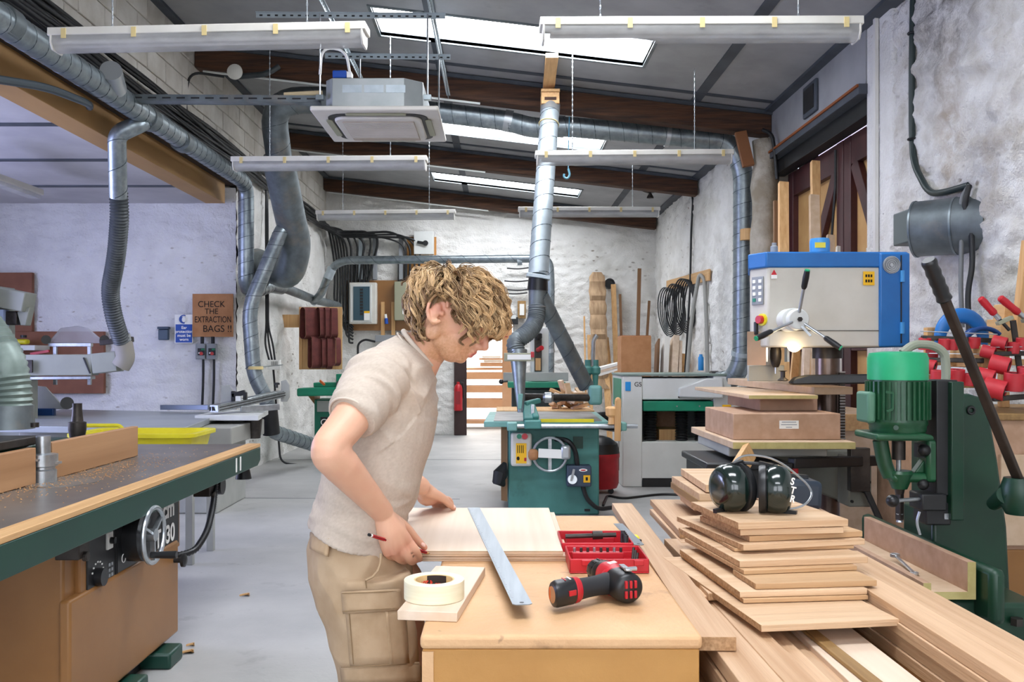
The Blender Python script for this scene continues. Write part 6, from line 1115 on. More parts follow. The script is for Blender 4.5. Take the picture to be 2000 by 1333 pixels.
t = thing('folding_tool', 'yellow and black folding tool behind the red bit case', 'tool', (.29, 2.52, BT)); MB().bar(P(1150, 1060, 2.50), P(1196, 1062, 2.47), .05, .030).build('black_body', BLACKP, t, bevel=.006); MB().bar(P(1172, 1056, 2.58), P(1248, 1054, 2.58), .04, .022).build('yellow_body', YEL, t, bevel=.005); MB().bar(P(1204, 1068, 2.44), P(1248, 1058, 2.52), .02, .014).build('steel_blade', DSTEEL, t, bevel=.002)
# ---- lumber pile on the trolley
t = thing('timber_trolley', 'low trolley under the lumber pile right of the bench', 'trolley', (.85, 2.4, 0)); MB().box(.40, 1.25, 1.3, 3.1, .66, .70).build('deck', OAKD, t, bevel=.004)
for x in (.46, 1.16):
    for y in (1.4, 2.95): MB().box(x, x+.06, y, y+.06, .1, .66).build('leg', DSTEEL, t); MB().cyl((x+.01, y+.03, .05), (x+.05, y+.03, .05), .05, n=18).build('castor', BLACKP, t)
def ends(o, ax):
    o.data.materials.append(END)
    for p in o.data.polygons: p.material_index = 1 if abs(p.normal[ax]) > .9 else 0
def bd(x0, x1, y0, y1, zt_, th, lab, m=OAK, rot=0., name='oak_board'):
    o = MB().box(-(x1-x0)/2, (x1-x0)/2, -(y1-y0)/2, (y1-y0)/2, -th, 0).build(name, m, None, bevel=.0012, seg=1, origin=(0, 0, 0)); ends(o, 1); M = Matrix.Translation(((x0+x1)/2, (y0+y1)/2, zt_)) @ Matrix.Rotation(rot, 4, 'Z'); o.matrix_world = M; ROOTM[o.name] = M; return tag(o, lab, 'board')
bd(.385, .455, 1.66, 3.18, .93, .026, 'long board touching the right side of the bench', rot=-.02)
bd(.405, .50, .9, 2.2, .902, .03, 'board poking out under the long board beside the bench'); bd(.40, .47, .9, 2.3, .868, .03, 'dark edged board, lower beside the bench'); bd(.41, .56, .9, 2.4, .835, .03, 'lowest visible board beside the bench'); bd(.40, 1.2, 1.0, 3.0, .80, .04, 'broad base layer board of the lumber pile'); bd(.42, 1.2, 1.1, 3.0, .755, .05, 'bottom layer board of the lumber pile')
bd(.478, .533, .9, 2.15, .905, .026, 'board running forward under the small left panel', rot=.01); bd(.495, .60, 1.0, 2.5, .878, .03, 'second layer board under the panels'); bd(.537, .575, .9, 2.3, .888, .026, 'narrow board left of the white board'); bd(.578, .618, .9, 2.3, .874, .024, 'slim board touching the white board'); bd(.61, .735, .9, 2.25, .884, .03, 'wide whitish board below the big panel', BIRCH); bd(.635, .662, .9, 1.98, .8925, .008, 'olive brown strip lying on the whitish board', OAKD, rot=.035, name='strip')
bd(.74, .80, .9, 2.2, .84, .03, 'board coloured darker for shade in the gap of the pile', OAKD)  # browner wood puts the shade of the gap into this board
for i in range(5): bd(.79-.004*(i % 2), .852+.006*i, 1.0, 2.75, .950-.0255*i, .025, 'long oak board in the right stack, %s' % ('topmost', 'second', 'third', 'fourth', 'lowest')[i])
bd(.884, .928, 1.0, 2.9, .931, .03, 'narrow long board at the outer right of the pile'); bd(.858, .925, 1.1, 2.9, .898, .03, 'outermost long board under the mdf trough')
bd(.52, .73, 2.55, 3.12, .952, .020, 'pale board end behind the panel pile', rot=-.02); bd(.51, .71, 2.5, 3.05, .931, .020, 'board below the pale end behind the panel pile', rot=-.01); bd(.475, .70, 2.12, 2.56, .930, .021, 'short board beside the left corner of the panel pile', rot=.02); bd(.46, .60, 1.98, 2.16, .927, .016, 'narrow board end left of the panel pile', rot=.02)
for i, (a, b, m, lab) in enumerate((((1352, 937), (1412, 972), OAKP, 'uppermost but one'), ((1370, 922), (1425, 955), OAKP, 'topmost'), ((1350, 948), (1410, 985), OAKD, 'third from top'), ((1356, 956), (1412, 994), OAK, 'lowest'))):
    tag(MB().bar(P(*a, 3.05), P(*b, 2.65), .14, .022).build('oak_board', m, None, bevel=.001, seg=1), 'board in the small stack behind the ear defenders, '+lab, 'board')
tag(MB().bar(P(1346, 972, 3.0), P(1375, 992, 2.75), .06, .02).build('offcut', OAKP, None, bevel=.001), 'small pale offcut in front of the small stack behind the ear defenders', 'offcut')
zq = lambda q: (1200+q[0]/2.5, 870+q[1]/2.5)
def panel(FL, FR, BL, z, th, lab, m=OAKP):
    a, b, c = PZ(*zq(FL), z), PZ(*zq(FR), z), PZ(*zq(BL), z); u = (b-a); w_ = u.length; u.normalize(); v = V((-u.y, u.x, 0)); L = (c-a).dot(v)
    o = MB().box(0, w_, 0, L, -th, 0).build('oak_plank', m, None, bevel=.0008, seg=1, origin=(0, 0, 0)); ends(o, 0); M = Matrix((u, v, Z0)).transposed().to_4x4(); M.translation = a; o.matrix_world = M; ROOTM[o.name] = M; return tag(o, lab, 'panel')
OAKS = wood('oak_panel_brown', '#c9a57c', '#ac855c', 0, .06)
panel((605, 378), (1142, 362), (440, 275), 1.066, .0165, 'topmost oak panel, under the ear defenders')
panel((615, 412), (1120, 400), (375, 318), 1.048, .0145, 'second oak panel from the top')
panel((660, 445), (1212, 420), (440, 345), 1.032, .0135, 'third oak panel, with a brown right end', OAKS)
panel((630, 487), (1224, 458), (372, 345), 1.0175, .0135, 'fourth oak panel from the top')
panel((585, 505), (1170, 490), (385, 395), 1.0030, .0075, 'dark recessed panel under the fourth', OAKS)
panel((612, 567), (1238, 545), (410, 400), .9945, .0145, 'fifth large oak panel, sticking out to the left', OAKP)
panel((632, 612), (1185, 590), (415, 450), .979, .0095, 'thin brown panel recessed under the fifth', OAKS)
panel((690, 677), (1282, 660), (600, 605), .9685, .0125, 'panel with a yellow brown front edge', OAKS)
panel((613, 717), (1235, 700), (335, 508), .955, .0125, 'broad panel shifted left near the bottom of the pile', OAKP)
panel((630, 752), (1240, 735), (305, 530), .9415, .009, 'thin oak panel second from the bottom', OAKS)
panel((718, 880), (1393, 850), (315, 545), .931, .0135, 'largest lowest oak panel at the front of the pile', OAKP)
panel((420, 742), (560, 728), (270, 575), .917, .011, 'small oak panel at the left foot of the pile', OAKP)
# ear defenders
zp = 1.0662; c = PZ(1470, 1000, zp)+V((0, .0, .058))
t = thing('ear_defenders', 'dark green black ear defenders marked STR on the top oak panel', 'ear defenders', (c.x, c.y, zp))
for k, s in ((0, -1), (1, 1)):
    cc = c+V((s*.047, -.012*s, 0)); ax = V((s*1, -.30, .0)).normalized()
    cu = MB().lathe([(.030, .052), (.046, .048), (.056, .036), (.060, .016), (.058, .0), (.054, -.006)][::-1], cc-ax*.008, ax, 32).build('ear_cup', BLACKG, t, smooth=50); MB().lathe([(.057, -.024), (.060, -.018), (.060, -.008), (.055, -.004)], cc-ax*.010, ax, 32).build('cushion', BLACKP, t, smooth=50)
    MB().bar(cc+ax*.02+V((0, 0, -.052)), cc+ax*.052+V((0, -.01, -.055)), .012, .010).ball(cc+ax*.02+V((0, 0, -.05)), .010, 10, 8).build('yoke', BLACKP, t); MB().bar(cc+ax*.0+V((0, .0, .056)), cc-ax*.03+V((0, .01, .062)), .012, .010).build('yoke', BLACKP, t)
    if s == 1:
        n0 = V((.38, -.92, .1)).normalized(); xd = V((0, 0, -1)); yd = n0.cross(xd).normalized()
        for q, ch_ in enumerate('STR'): text(ch_, .024, cc+ax*.036+V((-.006, -.049, .026-.021*q))+V((0, -.003*(q == 1), 0)), V((.9, .35, -.25)), V((.25, 0, .95)), WHITE, t, bold=.0006)
MB().tube(fillet([c+V((-.05, .03, .05)), c+V((.0, .09, .075)), c+V((.10, .13, .06)), c+V((.19, .10, -.02)), c+V((.14, .03, -.052)), c+V((.06, .0, -.055))], .06), .0028, 8).build('headband_wire', STEEL, t); MB().bar(c+V((-.02, .01, .062)), c+V((.05, .005, .058)), .012, .008).build('headband_pad', BLACKP, t, bevel=.002)
t = thing('tool_case', 'slate blue plastic tool case behind the ear defenders', 'tool case', P(1556, 985, 2.75)); MB().bar(P(1505, 957, 2.75), P(1585, 960, 2.75), .2, .085).build('case', NAVYCASE, t, bevel=.015, seg=3); MB().bar(P(1520, 928, 2.72), P(1578, 933, 2.72), .02, .014).build('handle', BLACKP, t, bevel=.004); tag(MB().bar(P(1500, 1002, 2.75), P(1590, 1004, 2.75), .25, .05).build('block', MDF, None), 'brown block under the slate blue tool case', 'block')
# ================================================================ THE MAN
man = thing('person', 'young man in a beige t-shirt and khaki cargo shorts bending over the bench', 'person', (-.3, 2.2, 0))
def color_mat(name, rough, bump=0., bscale=200, sss=0., detail=3, stretch=(1, 1, 1)):
    m = bpy.data.materials.new(name); m.use_nodes = True; nt = m.node_tree; b = nt.nodes['Principled BSDF']; b.inputs['Roughness'].default_value = rough
    at = nt.nodes.new('ShaderNodeAttribute'); at.attribute_name = 'tint'; nt.links.new(at.outputs['Color'], b.inputs['Base Color'])
    if sss: b.inputs['Subsurface Weight'].default_value = sss; b.inputs['Subsurface Radius'].default_value = (.012, .005, .003); b.inputs['Subsurface Scale'].default_value = 1
    if bump:
        tc = nt.nodes.new('ShaderNodeTexCoord'); mp = nt.nodes.new('ShaderNodeMapping'); mp.inputs['Scale'].default_value = stretch; t = nt.nodes.new('ShaderNodeTexNoise'); t.inputs['Scale'].default_value = bscale; t.inputs['Detail'].default_value = detail
        bp = nt.nodes.new('ShaderNodeBump'); bp.inputs['Strength'].default_value = bump; bp.inputs['Distance'].default_value = .002
        nt.links.new(tc.outputs['Object'], mp.inputs[0]); nt.links.new(mp.outputs[0], t.inputs['Vector']); nt.links.new(t.outputs['Fac'], bp.inputs['Height']); nt.links.new(bp.outputs[0], b.inputs['Normal'])
    return m
def fuse(name, mb, vox, m, parent, smooth=4, fac=.5, deform=None, tint=None):
    me = bpy.data.meshes.new('tmp'); me.from_pydata(mb.v, [], mb.f); ob = bpy.data.objects.new('tmp', me); COL.objects.link(ob)
    r = ob.modifiers.new('r', 'REMESH'); r.mode = 'VOXEL'; r.voxel_size = vox
    s = ob.modifiers.new('s', 'SMOOTH'); s.factor = fac; s.iterations = smooth
    dg = bpy.context.evaluated_depsgraph_get(); new = bpy.data.meshes.new_from_object(ob.evaluated_get(dg)); bpy.data.objects.remove(ob); bpy.data.meshes.remove(me)
    n = len(new.vertices); co = np.empty(n*3, 'f'); new.vertices.foreach_get('co', co); co = co.reshape(n, 3); nr = np.empty(n*3, 'f'); new.vertices.foreach_get('normal', nr); nr = nr.reshape(n, 3)
    if deform: co = co+nr*deform(co, nr)[:, None]
    if tint:
        a = new.color_attributes.new('tint', 'FLOAT_COLOR', 'POINT'); col = np.ones((n, 4), 'f'); col[:, :3] = tint(co, nr); a.data.foreach_set('color', col.ravel())
    I = ROOTM[root_of(parent)].inverted(); co = co+np.array(I.translation, 'f'); new.vertices.foreach_set('co', co.ravel().astype('f')); new.update()
    new.name = name; new.materials.clear(); new.materials.append(m); new.polygons.foreach_set('use_smooth', [True]*len(new.polygons))
    o = bpy.data.objects.new(name, new); COL.objects.link(o); o.parent = parent; return o
def spine_rings(L, Dc):           # (px, py, half width px, half depth m) -> rings square to the spine
    C_ = [P(a, b, Dc if len(q) == 0 else q[0]) for a, b, _, _, *q in L]; out = []
    for i, (a, b, hw, dp, *q) in enumerate(L):
        t_ = (C_[min(i+1, len(L)-1)]-C_[max(i-1, 0)]).normalized(); e1 = V((t_.z, 0, -t_.x)).normalized(); out.append((C_[i], e1*(hw*(q[0] if q else Dc)/F), V((0, dp, 0))))
    return out
def limb(mb, pts, rad, n=16): mb.tube(pts, rad, n); [mb.ball(p, r, 12, 8) for p, r in ((pts[0], rad[0]), (pts[-1], rad[-1]))]
def smoothpath(pts, rad, k=5):
    P_, R2 = [], []
    for i in range(len(pts)-1):
        p0, p1, p2, p3 = pts[max(i-1, 0)], pts[i], pts[i+1], pts[min(i+2, len(pts)-1)]
        for j in range(k):
            t_ = j/k; P_.append(.5*((2*p1)+(p2-p0)*t_+(2*p0-5*p1+4*p2-p3)*t_**2+(3*p1-p0-3*p2+p3)*t_**3)); R2.append(rad[i]*(1-t_)+rad[i+1]*t_)
    return P_+[pts[-1]], R2+[rad[-1]]
DB = 2.2
TORSO = [(694, 1050, 84, .188), (707, 995, 88, .182), (727, 930, 95, .176), (745, 855, 98, .178), (760, 795, 95, .186), (775, 745, 84, .188), (796, 703, 60, .150), (812, 678, 40, .085)]
# ---- body
B = MB()
B.loft([(c, e1*.88, e2*.88) for c, e1, e2 in spine_rings([(712, 1110, 84, .17)]+TORSO, DB)])
hm = P(862, 610, 2.06)+V((0, .076, 0)); th = math.radians(28); hf = V((math.cos(th), 0, -math.sin(th))); hu = V((math.sin(th), 0, math.cos(th))); hl = V((0, 1, 0)); HK = 1.03
yaw = math.radians(-5); hf, hl = (hf*math.cos(yaw)+hl*math.sin(yaw)), (hl*math.cos(yaw)-hf*math.sin(yaw))
HR = Matrix((hf, hl, hu)).transposed()
def H(f, u, l=0.): return hm+(hf*f+hu*u+hl*l)*HK
def hb(f, u, l, rf, ru, rl, n=20, m=14): B.ball(H(f, u, l), (rf*HK, rl*HK, ru*HK), n, m, HR)
p_, r_ = smoothpath([P(806, 712, 2.2), P(822, 690, 2.19), P(842, 666, 2.165), H(-.002, -.012)], [.066, .058, .051, .053], 6); B.tube(p_, r_, 20)
hb(.018, .022, 0, .100, .086, .074, 28, 20)
hb(.056, -.018, 0, .050, .076, .056); hb(.044, -.052, 0, .054, .032, .047); hb(.082, -.070, 0, .016, .015, .021)
for s in (-1, 1):
    hb(.006, -.040, .047*s, .020, .026, .013); hb(.066, -.006, .042*s, .028, .022, .018); hb(.093, .032, .026*s, .013, .009, .024); hb(.087, .012, .031*s, .0135, .012, .015); hb(.110, -.0295, .0115*s, .0095, .0075, .006)
    e = [H(-.004+.021*math.cos(a)-.004*math.sin(a), .004+.033*math.sin(a), s*(.079+.007*(math.cos(a) < 0)*abs(math.cos(a)))) for a in np.linspace(.3, 5.6, 22)]; B.tube(e, [.0045]*18+[.0055]*4, 8)
    hb(-.006, -.006, .0765*s, .013, .022, .0055); hb(.002, -.026, .0765*s, .0085, .0095, .005); hb(.011, -.002, .077*s, .005, .007, .005)
p_, r_ = smoothpath([H(.096, .024), H(.105, .008), H(.1155, -.012), H(.121, -.023)], [.0085, .0085, .0095, .0105], 5); limb(B, p_, r_)
hb(.112, -.031, 0, .009, .006, .006); hb(.103, -.0445, 0, .0085, .0065, .021); hb(.1035, -.0475, 0, .0085, .0042, .016); hb(.099, -.0565, 0, .0085, .0055, .018); hb(.09, -.045, 0, .012, .016, .03)
def arm(S, E, W, ru, rf, rw):
    p, r = smoothpath([S, S.lerp(E, .35), S.lerp(E, .72), E, E.lerp(W, .22), E.lerp(W, .55), E.lerp(W, .85), W], [ru*1.3, ru*1.08, ru*.95, rf*.96, rf*1.1, rf*.92, rw*1.08, rw], 8); limb(B, p, r, 22)
    for f_, k_ in ((-.10, .99), (-.05, 1.0), (0, 1.02), (.05, 1.03), (.11, 1.05)): q_ = E.lerp(S, -f_) if f_ < 0 else E.lerp(W, f_); B.ball(q_+(S.lerp(W, .5)-E)*(.10 if f_ == 0 else .03), rf*k_, 20, 14)
S1, E1, W1 = P(750, 729, 2.07), P(640, 880, 1.875), P(747, 1001, 2.045); arm(S1, E1, W1, .043, .037, .026)
S2, E2, W2 = P(775, 735, 2.36), P(752, 905, 2.56), P(824, 951, 2.63); arm(S2, E2, W2, .043, .037, .026)
def chain(pts, rad): p, r = smoothpath(pts, rad, 4); limb(B, p, r, 12)
K = [P(797, 1057, 2.085), P(784, 1069, 2.07), P(770, 1077, 2.06), P(757, 1080, 2.06)]
for i, k in enumerate(K): chain([W1, W1.lerp(k, .55)+V((0, -.006, 0)), k], [.022, .0185, .0115])
B.ball(W1.lerp(K[1], .55)+V((0, .012, 0)), (.03, .018, .034), 14, 10)
chain([K[0], P(811, 1074, 2.095), P(818, 1088, 2.125), P(820, 1093, 2.15)], [.0112, .0098, .0088, .0075])
chain([K[1], P(796, 1088, 2.085), P(804, 1098, 2.115), P(812, 1095, 2.145)], [.0112, .0100, .0090, .0078])
chain([K[2], P(777, 1091, 2.085), P(789, 1097, 2.12), P(800, 1090, 2.145)], [.0108, .0092, .0084, .0074])
chain([K[3], P(762, 1088, 2.085), P(774, 1090, 2.115), P(784, 1085, 2.135)], [.0100, .0084, .0076, .0066])
chain([W1.lerp(K[0], .25)+V((0, .012, 0)), P(790, 1030, 2.115), P(812, 1053, 2.148), P(829, 1070, 2.165)], [.019, .0135, .0105, .0082])
# far hand flat on the back edge of the sheet
zt_ = BT+.0275
Kf = [P(862, 976, 2.735), P(853, 979, 2.755), P(843, 981, 2.765), P(833, 982, 2.765)]
for i, k in enumerate(Kf): chain([W2, W2.lerp(k, .55), k], [.022, .019, .012])
B.ball(W2.lerp(Kf[2], .6)-V((0, 0, .004)), (.034, .028, .026), 14, 10)
for i, k in enumerate(Kf): L_ = (.9, 1, .95, .8)[i]; chain([k, k+V((.022*L_, .040*L_, -.006)), k+V((.032*L_, .058*L_, -.028)), k+V((.036*L_, .060*L_, -.052))], [.0108, .0096, .0088, .0076])
chain([W2.lerp(Kf[0], .3)+V((.004, -.004, -.004)), P(862, 972, 2.69), P(876, 984, 2.725), P(886, 993.5, 2.755)], [.018, .0135, .0108, .0085])
for q, (hx, hy) in enumerate(((-.285, 2.09), (-.262, 2.30))):
    p, r = smoothpath([V((hx-.0, hy+.03*(1 if hy < 2.2 else -1), .88)), V((hx, hy, .75)), V((hx+.025, hy, .53)), V((hx+.005, hy, .36)), V((hx-.01, hy, .12)), V((hx+.0, hy, .07))], [.07, .072, .056, .055, .038, .04], 5); limb(B, p, r, 18)
SKIN = np.array(C('#d9ab8f')[:3]); RSK = np.array(C('#cf8f78')[:3]); LIP = np.array(C('#c4605c')[:3]); STUB = np.array(C('#b98a62')[:3]); SCALP = np.array(C('#8a6a45')[:3]); BROW = np.array(C('#a07a4c')[:3])
def headco(co): d = (co-np.array(hm))/HK; return d @ np.array(hf), d @ np.array(hu), d @ np.array(hl)
def g3(co, c, r): return np.exp(-(((co-np.array(c))**2).sum(1))/(r*r))
def skin_tint(co, nr):
    f, u, l = headco(co); n = len(co); out = np.tile(SKIN, (n, 1))
    nz = np.array([noise.noise(V(c)*38) for c in co]); nf = np.array([noise.noise(V(c)*260) for c in co])
    def mixin(col, w_): nonlocal out; w_ = np.clip(w_, 0, 1)[:, None]; out = out*(1-w_)+col*w_
    head = (co[:, 2] > 1.42)
    mixin(RSK, .12+.2*nz); mixin(RSK, .75*g3(co, H(.115, -.022), .018)+.55*head*g3(co, H(.07, -.018, -.05), .026)+.8*g3(co, H(-.004, .004, -.08), .034)+.8*g3(co, H(-.004, .004, .08), .034))
    for k in K+Kf: mixin(RSK, .7*g3(co, k, .018))
    for pt in (P(820, 1093, 2.15), P(829, 1070, 2.165), P(886, 993, 2.755), P(812, 1095, 2.145), P(850, 985, 2.7)): mixin(RSK, .75*g3(co, pt, .02))
    jaw = head*((u < -.028) & (f > -.005) & (u > -.11)); st = np.clip((-.022-u)/.022, 0, 1)*np.clip((f+.002)/.02, 0, 1)*head*(u > -.105)*np.clip((.105-f)/.012, 0, 1); side = head*np.clip((.03-np.abs(f-.012))/.02, 0, 1)*np.clip((.02-u)/.04, 0, 1)*(u > -.08)*(np.abs(l) > .04)
    mixin(STUB, (.62+.5*nf)*np.maximum(st, .8*side)); mixin(STUB, (.5+.4*nf)*head*g3(co, H(.105, -.0385), .009))
    for s in (-.012, -.006, 0, .006, .012): mixin(LIP, .95*g3(co, H(.111, -.0478, s), .0052)+.9*g3(co, H(.106, -.0565, s), .006))
    mixin(np.array(C('#6b2f2c')[:3]), sum(.8*g3(co, H(.1085, -.0522, s), .0028) for s in (-.012, -.006, 0, .006, .012)))
    for s in (-1, 1): mixin(np.array(C('#a8644f')[:3]), .7*g3(co, H(.003, .002, s*.079), .009)+.5*g3(co, H(-.004, .018, s*.08), .008))  # shade of the ear hollows painted into the skin tint
    for s in (-1, 1): mixin(BROW, sum(.75*g3(co, H(.103-.006*t, .033+.003*t, s*(.014+.008*t)), .0065) for t in range(4))); mixin(np.array(C('#8a5a48')[:3]), .7*g3(co, H(.098, .0045, s*.03), .006))
    hair = head*((u > .052-.6*np.maximum(0, .05-f)) & (f < .098)); mixin(SCALP, hair*1.0)
    return out
body = fuse('body', B, .0028, color_mat('skin', .48, .12, 420, .08), man, 5, .5, None, skin_tint)
# nails
for c_, d_ in ((P(824, 1066, 2.156), V((.55, .2, -.6))), (P(884, 991, 2.745), V((.75, .4, -.4)))): MB().ball(c_+V((.004, -.007, .003)), (.0065, .002, .005), 10, 6, Matrix.Rotation(.7, 3, 'Y')).build('nail', mat('nail_%d' % int(c_.x*1e3), '#e9c3b3', .3), man)
# ---- t-shirt
T = MB(); rs = spine_rings(TORSO, DB); rs[0] = (P(694, 1044, DB), V((84*DB/F, 0, -27*DB/F)), V((0, .190, 0))); T.loft(rs)
def sleeve(S, E, mid, end, r0, r1, r2): p, r = smoothpath([S, S.lerp(E, .12), mid, end], [r0*.8, r0, r1, r2], 6); T.tube(p, r, 24); T.ball(S, r0*.8, 16, 12)
e1 = S1.lerp(E1, .60); sleeve(S1, E1, S1.lerp(E1, .34), e1, .076, .066, .053); e2 = S2.lerp(E2, .58); sleeve(S2, E2, S2.lerp(E2, .34), e2, .076, .064, .054)
T.tube([P(790, 718, 2.2), P(776, 716, 2.12), S1], [.05, .058, .066], 16); T.tube([P(790, 718, 2.2), P(790, 720, 2.28), S2], [.05, .058, .066], 16)
def folds(co, nr):
    out = np.zeros(len(co)); arm_ax = (E1-S1).normalized()
    hz = co[:, 2]
    for i, c in enumerate(co):
        v = V(c); s = (v-S1).dot(arm_ax); near = c[1] < 2.13
        n1 = noise.noise(V((c[0]*9+c[2]*4, c[1]*5, c[2]*5+c[0]*2))); ridge = 1-abs(n1)*2.2
        h = .004*ridge
        if near and s > .0 and (v-S1-arm_ax*s).length < .12 and c[2] < 1.47:      # sleeve: creases across the arm
            q = noise.noise(V((s*34+(c[0]-c[1])*6, c[0]*7, c[2]*3))); h = .0062*max(-.3, 1-abs(q)*3.2)+.001*n1
        elif c[2] > 1.30: q = noise.noise(V((c[0]*10-c[2]*16, c[1]*6, 3+c[2]*9+c[0]*12))); h = .0048*max(-.3, 1-abs(q)*3.0)
        low = max(0., 1.18-c[2])/.18
        if low > 0: q = noise.noise(V((c[0]*7+c[1]*3, c[1]*9, c[2]*26+c[0]*9))); h += .0075*low*max(-.3, 1-abs(q)*3)
        out[i] = h
    return out
def shirt_tint(co, nr):
    base = np.array(C('#c9bcae')[:3]); dk = np.array(C('#b8aa9b')[:3]); n = np.array([noise.noise(V((c[0]*160, c[1]*160, c[2]*420))) for c in co]); w_ = np.clip(.5+.6*n, 0, 1)[:, None]; o = base*(1-w_)+dk*w_
    c2 = P(800, 770, 2.03); w2 = (.35*np.exp(-((co-np.array(c2))**2).sum(1)/.0045))[:, None]; return o*(1-w2)+np.array(C('#c3a98f')[:3])*w2
shirt = fuse('t_shirt', T, .0042, color_mat('jersey', .9, .35, 900, 0, 2), man, 3, .5, folds, shirt_tint)
JER = mat('jersey_trim', '#c9bcae', .9)
ax1 = V((.66, 0, -.75)); cc = P(819, 682, 2.19); n_c = V((.75, 0, .66))
def ring_tube(c, e1_, e2_, r, n=40, flat=1.): return MB().tube([c+e1_*math.cos(2*PI*k/n)+e2_*math.sin(2*PI*k/n) for k in range(n+1)], r, 8, False)
ring_tube(cc, ax1*.058, V((0, .066, 0)), .0062).build('collar', JER, man, smooth=80); ring_tube(cc-n_c*.014, ax1*.064, V((0, .072, 0)), .0022).build('collar_seam', JER, man, smooth=80)
u_, w__, _ = basis(E1-S1); ring_tube(e1-(E1-S1).normalized()*.001, u_*.0535, w__*.0535, .0028).build('sleeve_hem', JER, man, smooth=80)
# shoulder seam
pts = [S1+(u_*math.cos(a)+w__*math.sin(a))*.083+(E1-S1).normalized()*.02 for a in np.linspace(0, 2*PI, 40)]
# ---- shorts
KH = np.array(C('#b9a184')[:3]); KH2 = np.array(C('#a98f70')[:3])
G = MB(); PEL = [(700, 1030, 84, .166), (697, 1060, 90, .176), (704, 1105, 94, .182), (714, 1160, 92, .182), (718, 1185, 84, .172)]; G.loft(spine_rings(PEL[::-1], DB))
LEG1 = [(712, 1120, 88, .098), (716, 1160, 88, .102), (724, 1220, 84, .102), (733, 1280, 80, .100), (741, 1330, 77, .098)]; LEG2 = [(a+16, b-4, w_*.95, d) for a, b, w_, d in LEG1]
DL1, DL2 = 2.105, 2.305
def hz_rings(L, Dc): return [(P(a, b, Dc), V((w_*Dc/F, 0, 0)), V((0, d, 0))) for a, b, w_, d in L]
r1_ = hz_rings(LEG1, DL1); r2_ = hz_rings(LEG2, DL2); G.loft(r1_[::-1]); G.loft(r2_[::-1])
def shorts_folds(co, nr):
    out = np.zeros(len(co))
    for i, c in enumerate(co):
        q = noise.noise(V((c[0]*9+c[2]*6, c[1]*6, c[2]*8-c[0]*5))); q2 = noise.noise(V((c[0]*16, c[1]*14, c[2]*5+7))); out[i] = .006*max(-.4, 1-abs(q)*2.8)+.003*q2
    return out
def shorts_tint(co, nr):
    n = np.array([noise.fractal(V(c)*14, .9, 2, 4) for c in co]); w_ = np.clip(.45+.7*n, 0, 1)[:, None]; return KH*(1-w_)+KH2*w_
KM = color_mat('cotton_twill', .88, .3, 700, 0, 2)
shorts = fuse('cargo_shorts', G, .005, KM, man, 4, .5, shorts_folds, shorts_tint)
TW = mat('twill_trim', '#b59c7e', .88, col2='#a98f70', scale=20, bump=.1, bscale=500); ST = mat('stitching', '#8c7456', .9)
PELR = [(c, V((e1.length, 0, 0)), e2) for c, e1, e2 in spine_rings(PEL, DB)]
def legpt(px, py, off, L=None, Dc=None):
    L = L or r1_; Dc = Dc or DL1; D_ = Dc-.09
    for _ in range(5):
        z = P(px, py, D_).z; x = P(px, py, D_).x
        i = 0
        while i < len(L)-2 and z < L[i+1][0].z: i += 1
        t_ = min(1, max(0, (z-L[i][0].z)/(L[i+1][0].z-L[i][0].z+1e-9))); cx = L[i][0].x*(1-t_)+L[i+1][0].x*t_; bw = L[i][1].x*(1-t_)+L[i+1][1].x*t_; dp = L[i][2].y*(1-t_)+L[i+1][2].y*t_
        D_ = Dc-(dp+off)*math.sqrt(max(.02, 1-min(.97, abs((x-cx)/bw))**2))
    return P(px, py, D_)
def patch(name, q, off, th, m=TW, nx=10, ny=6, R=(None, None)):   # q: four pixel corners TL TR BR BL laid on the trouser leg
    g = MB()
    for j in range(ny+1):
        for i in range(nx+1):
            s, t_ = i/nx, j/ny; a = [q[0][k]*(1-s)+q[1][k]*s for k in (0, 1)]; b = [q[3][k]*(1-s)+q[2][k]*s for k in (0, 1)]; p = legpt(a[0]*(1-t_)+b[0]*t_, a[1]*(1-t_)+b[1]*t_, off, *R); g.v.append(tuple(p+V((0, -.0015*noise.noise(p*40), 0))))
    for j in range(ny):
        for i in range(nx): k = j*(nx+1)+i; g.f.append((k, k+nx+1, k+nx+2, k+1))
    o = g.build(name, m, shorts, smooth=60); md = o.modifiers.new('thick', 'SOLIDIFY'); md.thickness = th; md.offset = 0
    return o
patch('cargo_pocket', ((676, 1190), (786, 1186), (797, 1296), (686, 1303)), .010, .010); patch('pocket_flap', ((667, 1156), (781, 1151), (788, 1192), (671, 1199)), .017, .006)
patch('pocket_pleat', ((752, 1192), (757, 1192), (767, 1298), (762, 1298)), .0165, .004)
patch('back_pocket_flap', ((608, 1040), (644, 1052), (640, 1088), (607, 1073)), .022, .007, nx=6, R=(PELR, DB)); patch('hem_band', ((664, 1302), (819, 1294), (821, 1331), (668, 1334)), .006, .004, nx=14, ny=4)
for a, b in (((669, 1195), (787, 1188)), ((668, 1160), (781, 1155)), ((666, 1304), (818, 1297)), ((682, 1200), (690, 1298)), ((793, 1200), (799, 1292))):
    g = MB().tube([legpt(a[0]*(1-t_)+b[0]*t_, a[1]*(1-t_)+b[1]*t_, .0215 if b[1] < 1200 else .0165) for t_ in np.linspace(0, 1, 14)], .0012, 5); g.build('stitching', ST, shorts)
g = MB().tube([legpt(x, y, .006) for x, y in ((744, 1082), (743, 1100), (738, 1115), (728, 1127), (714, 1134))], .003, 6); g.build('side_pocket_edge', TW, shorts)
g = MB().tube([legpt(x, y, .004) for x, y in ((714, 1134), (716, 1150))]+[legpt(698, 1085, .004)][:0], .0018, 5); g.build('side_seam', ST, shorts)
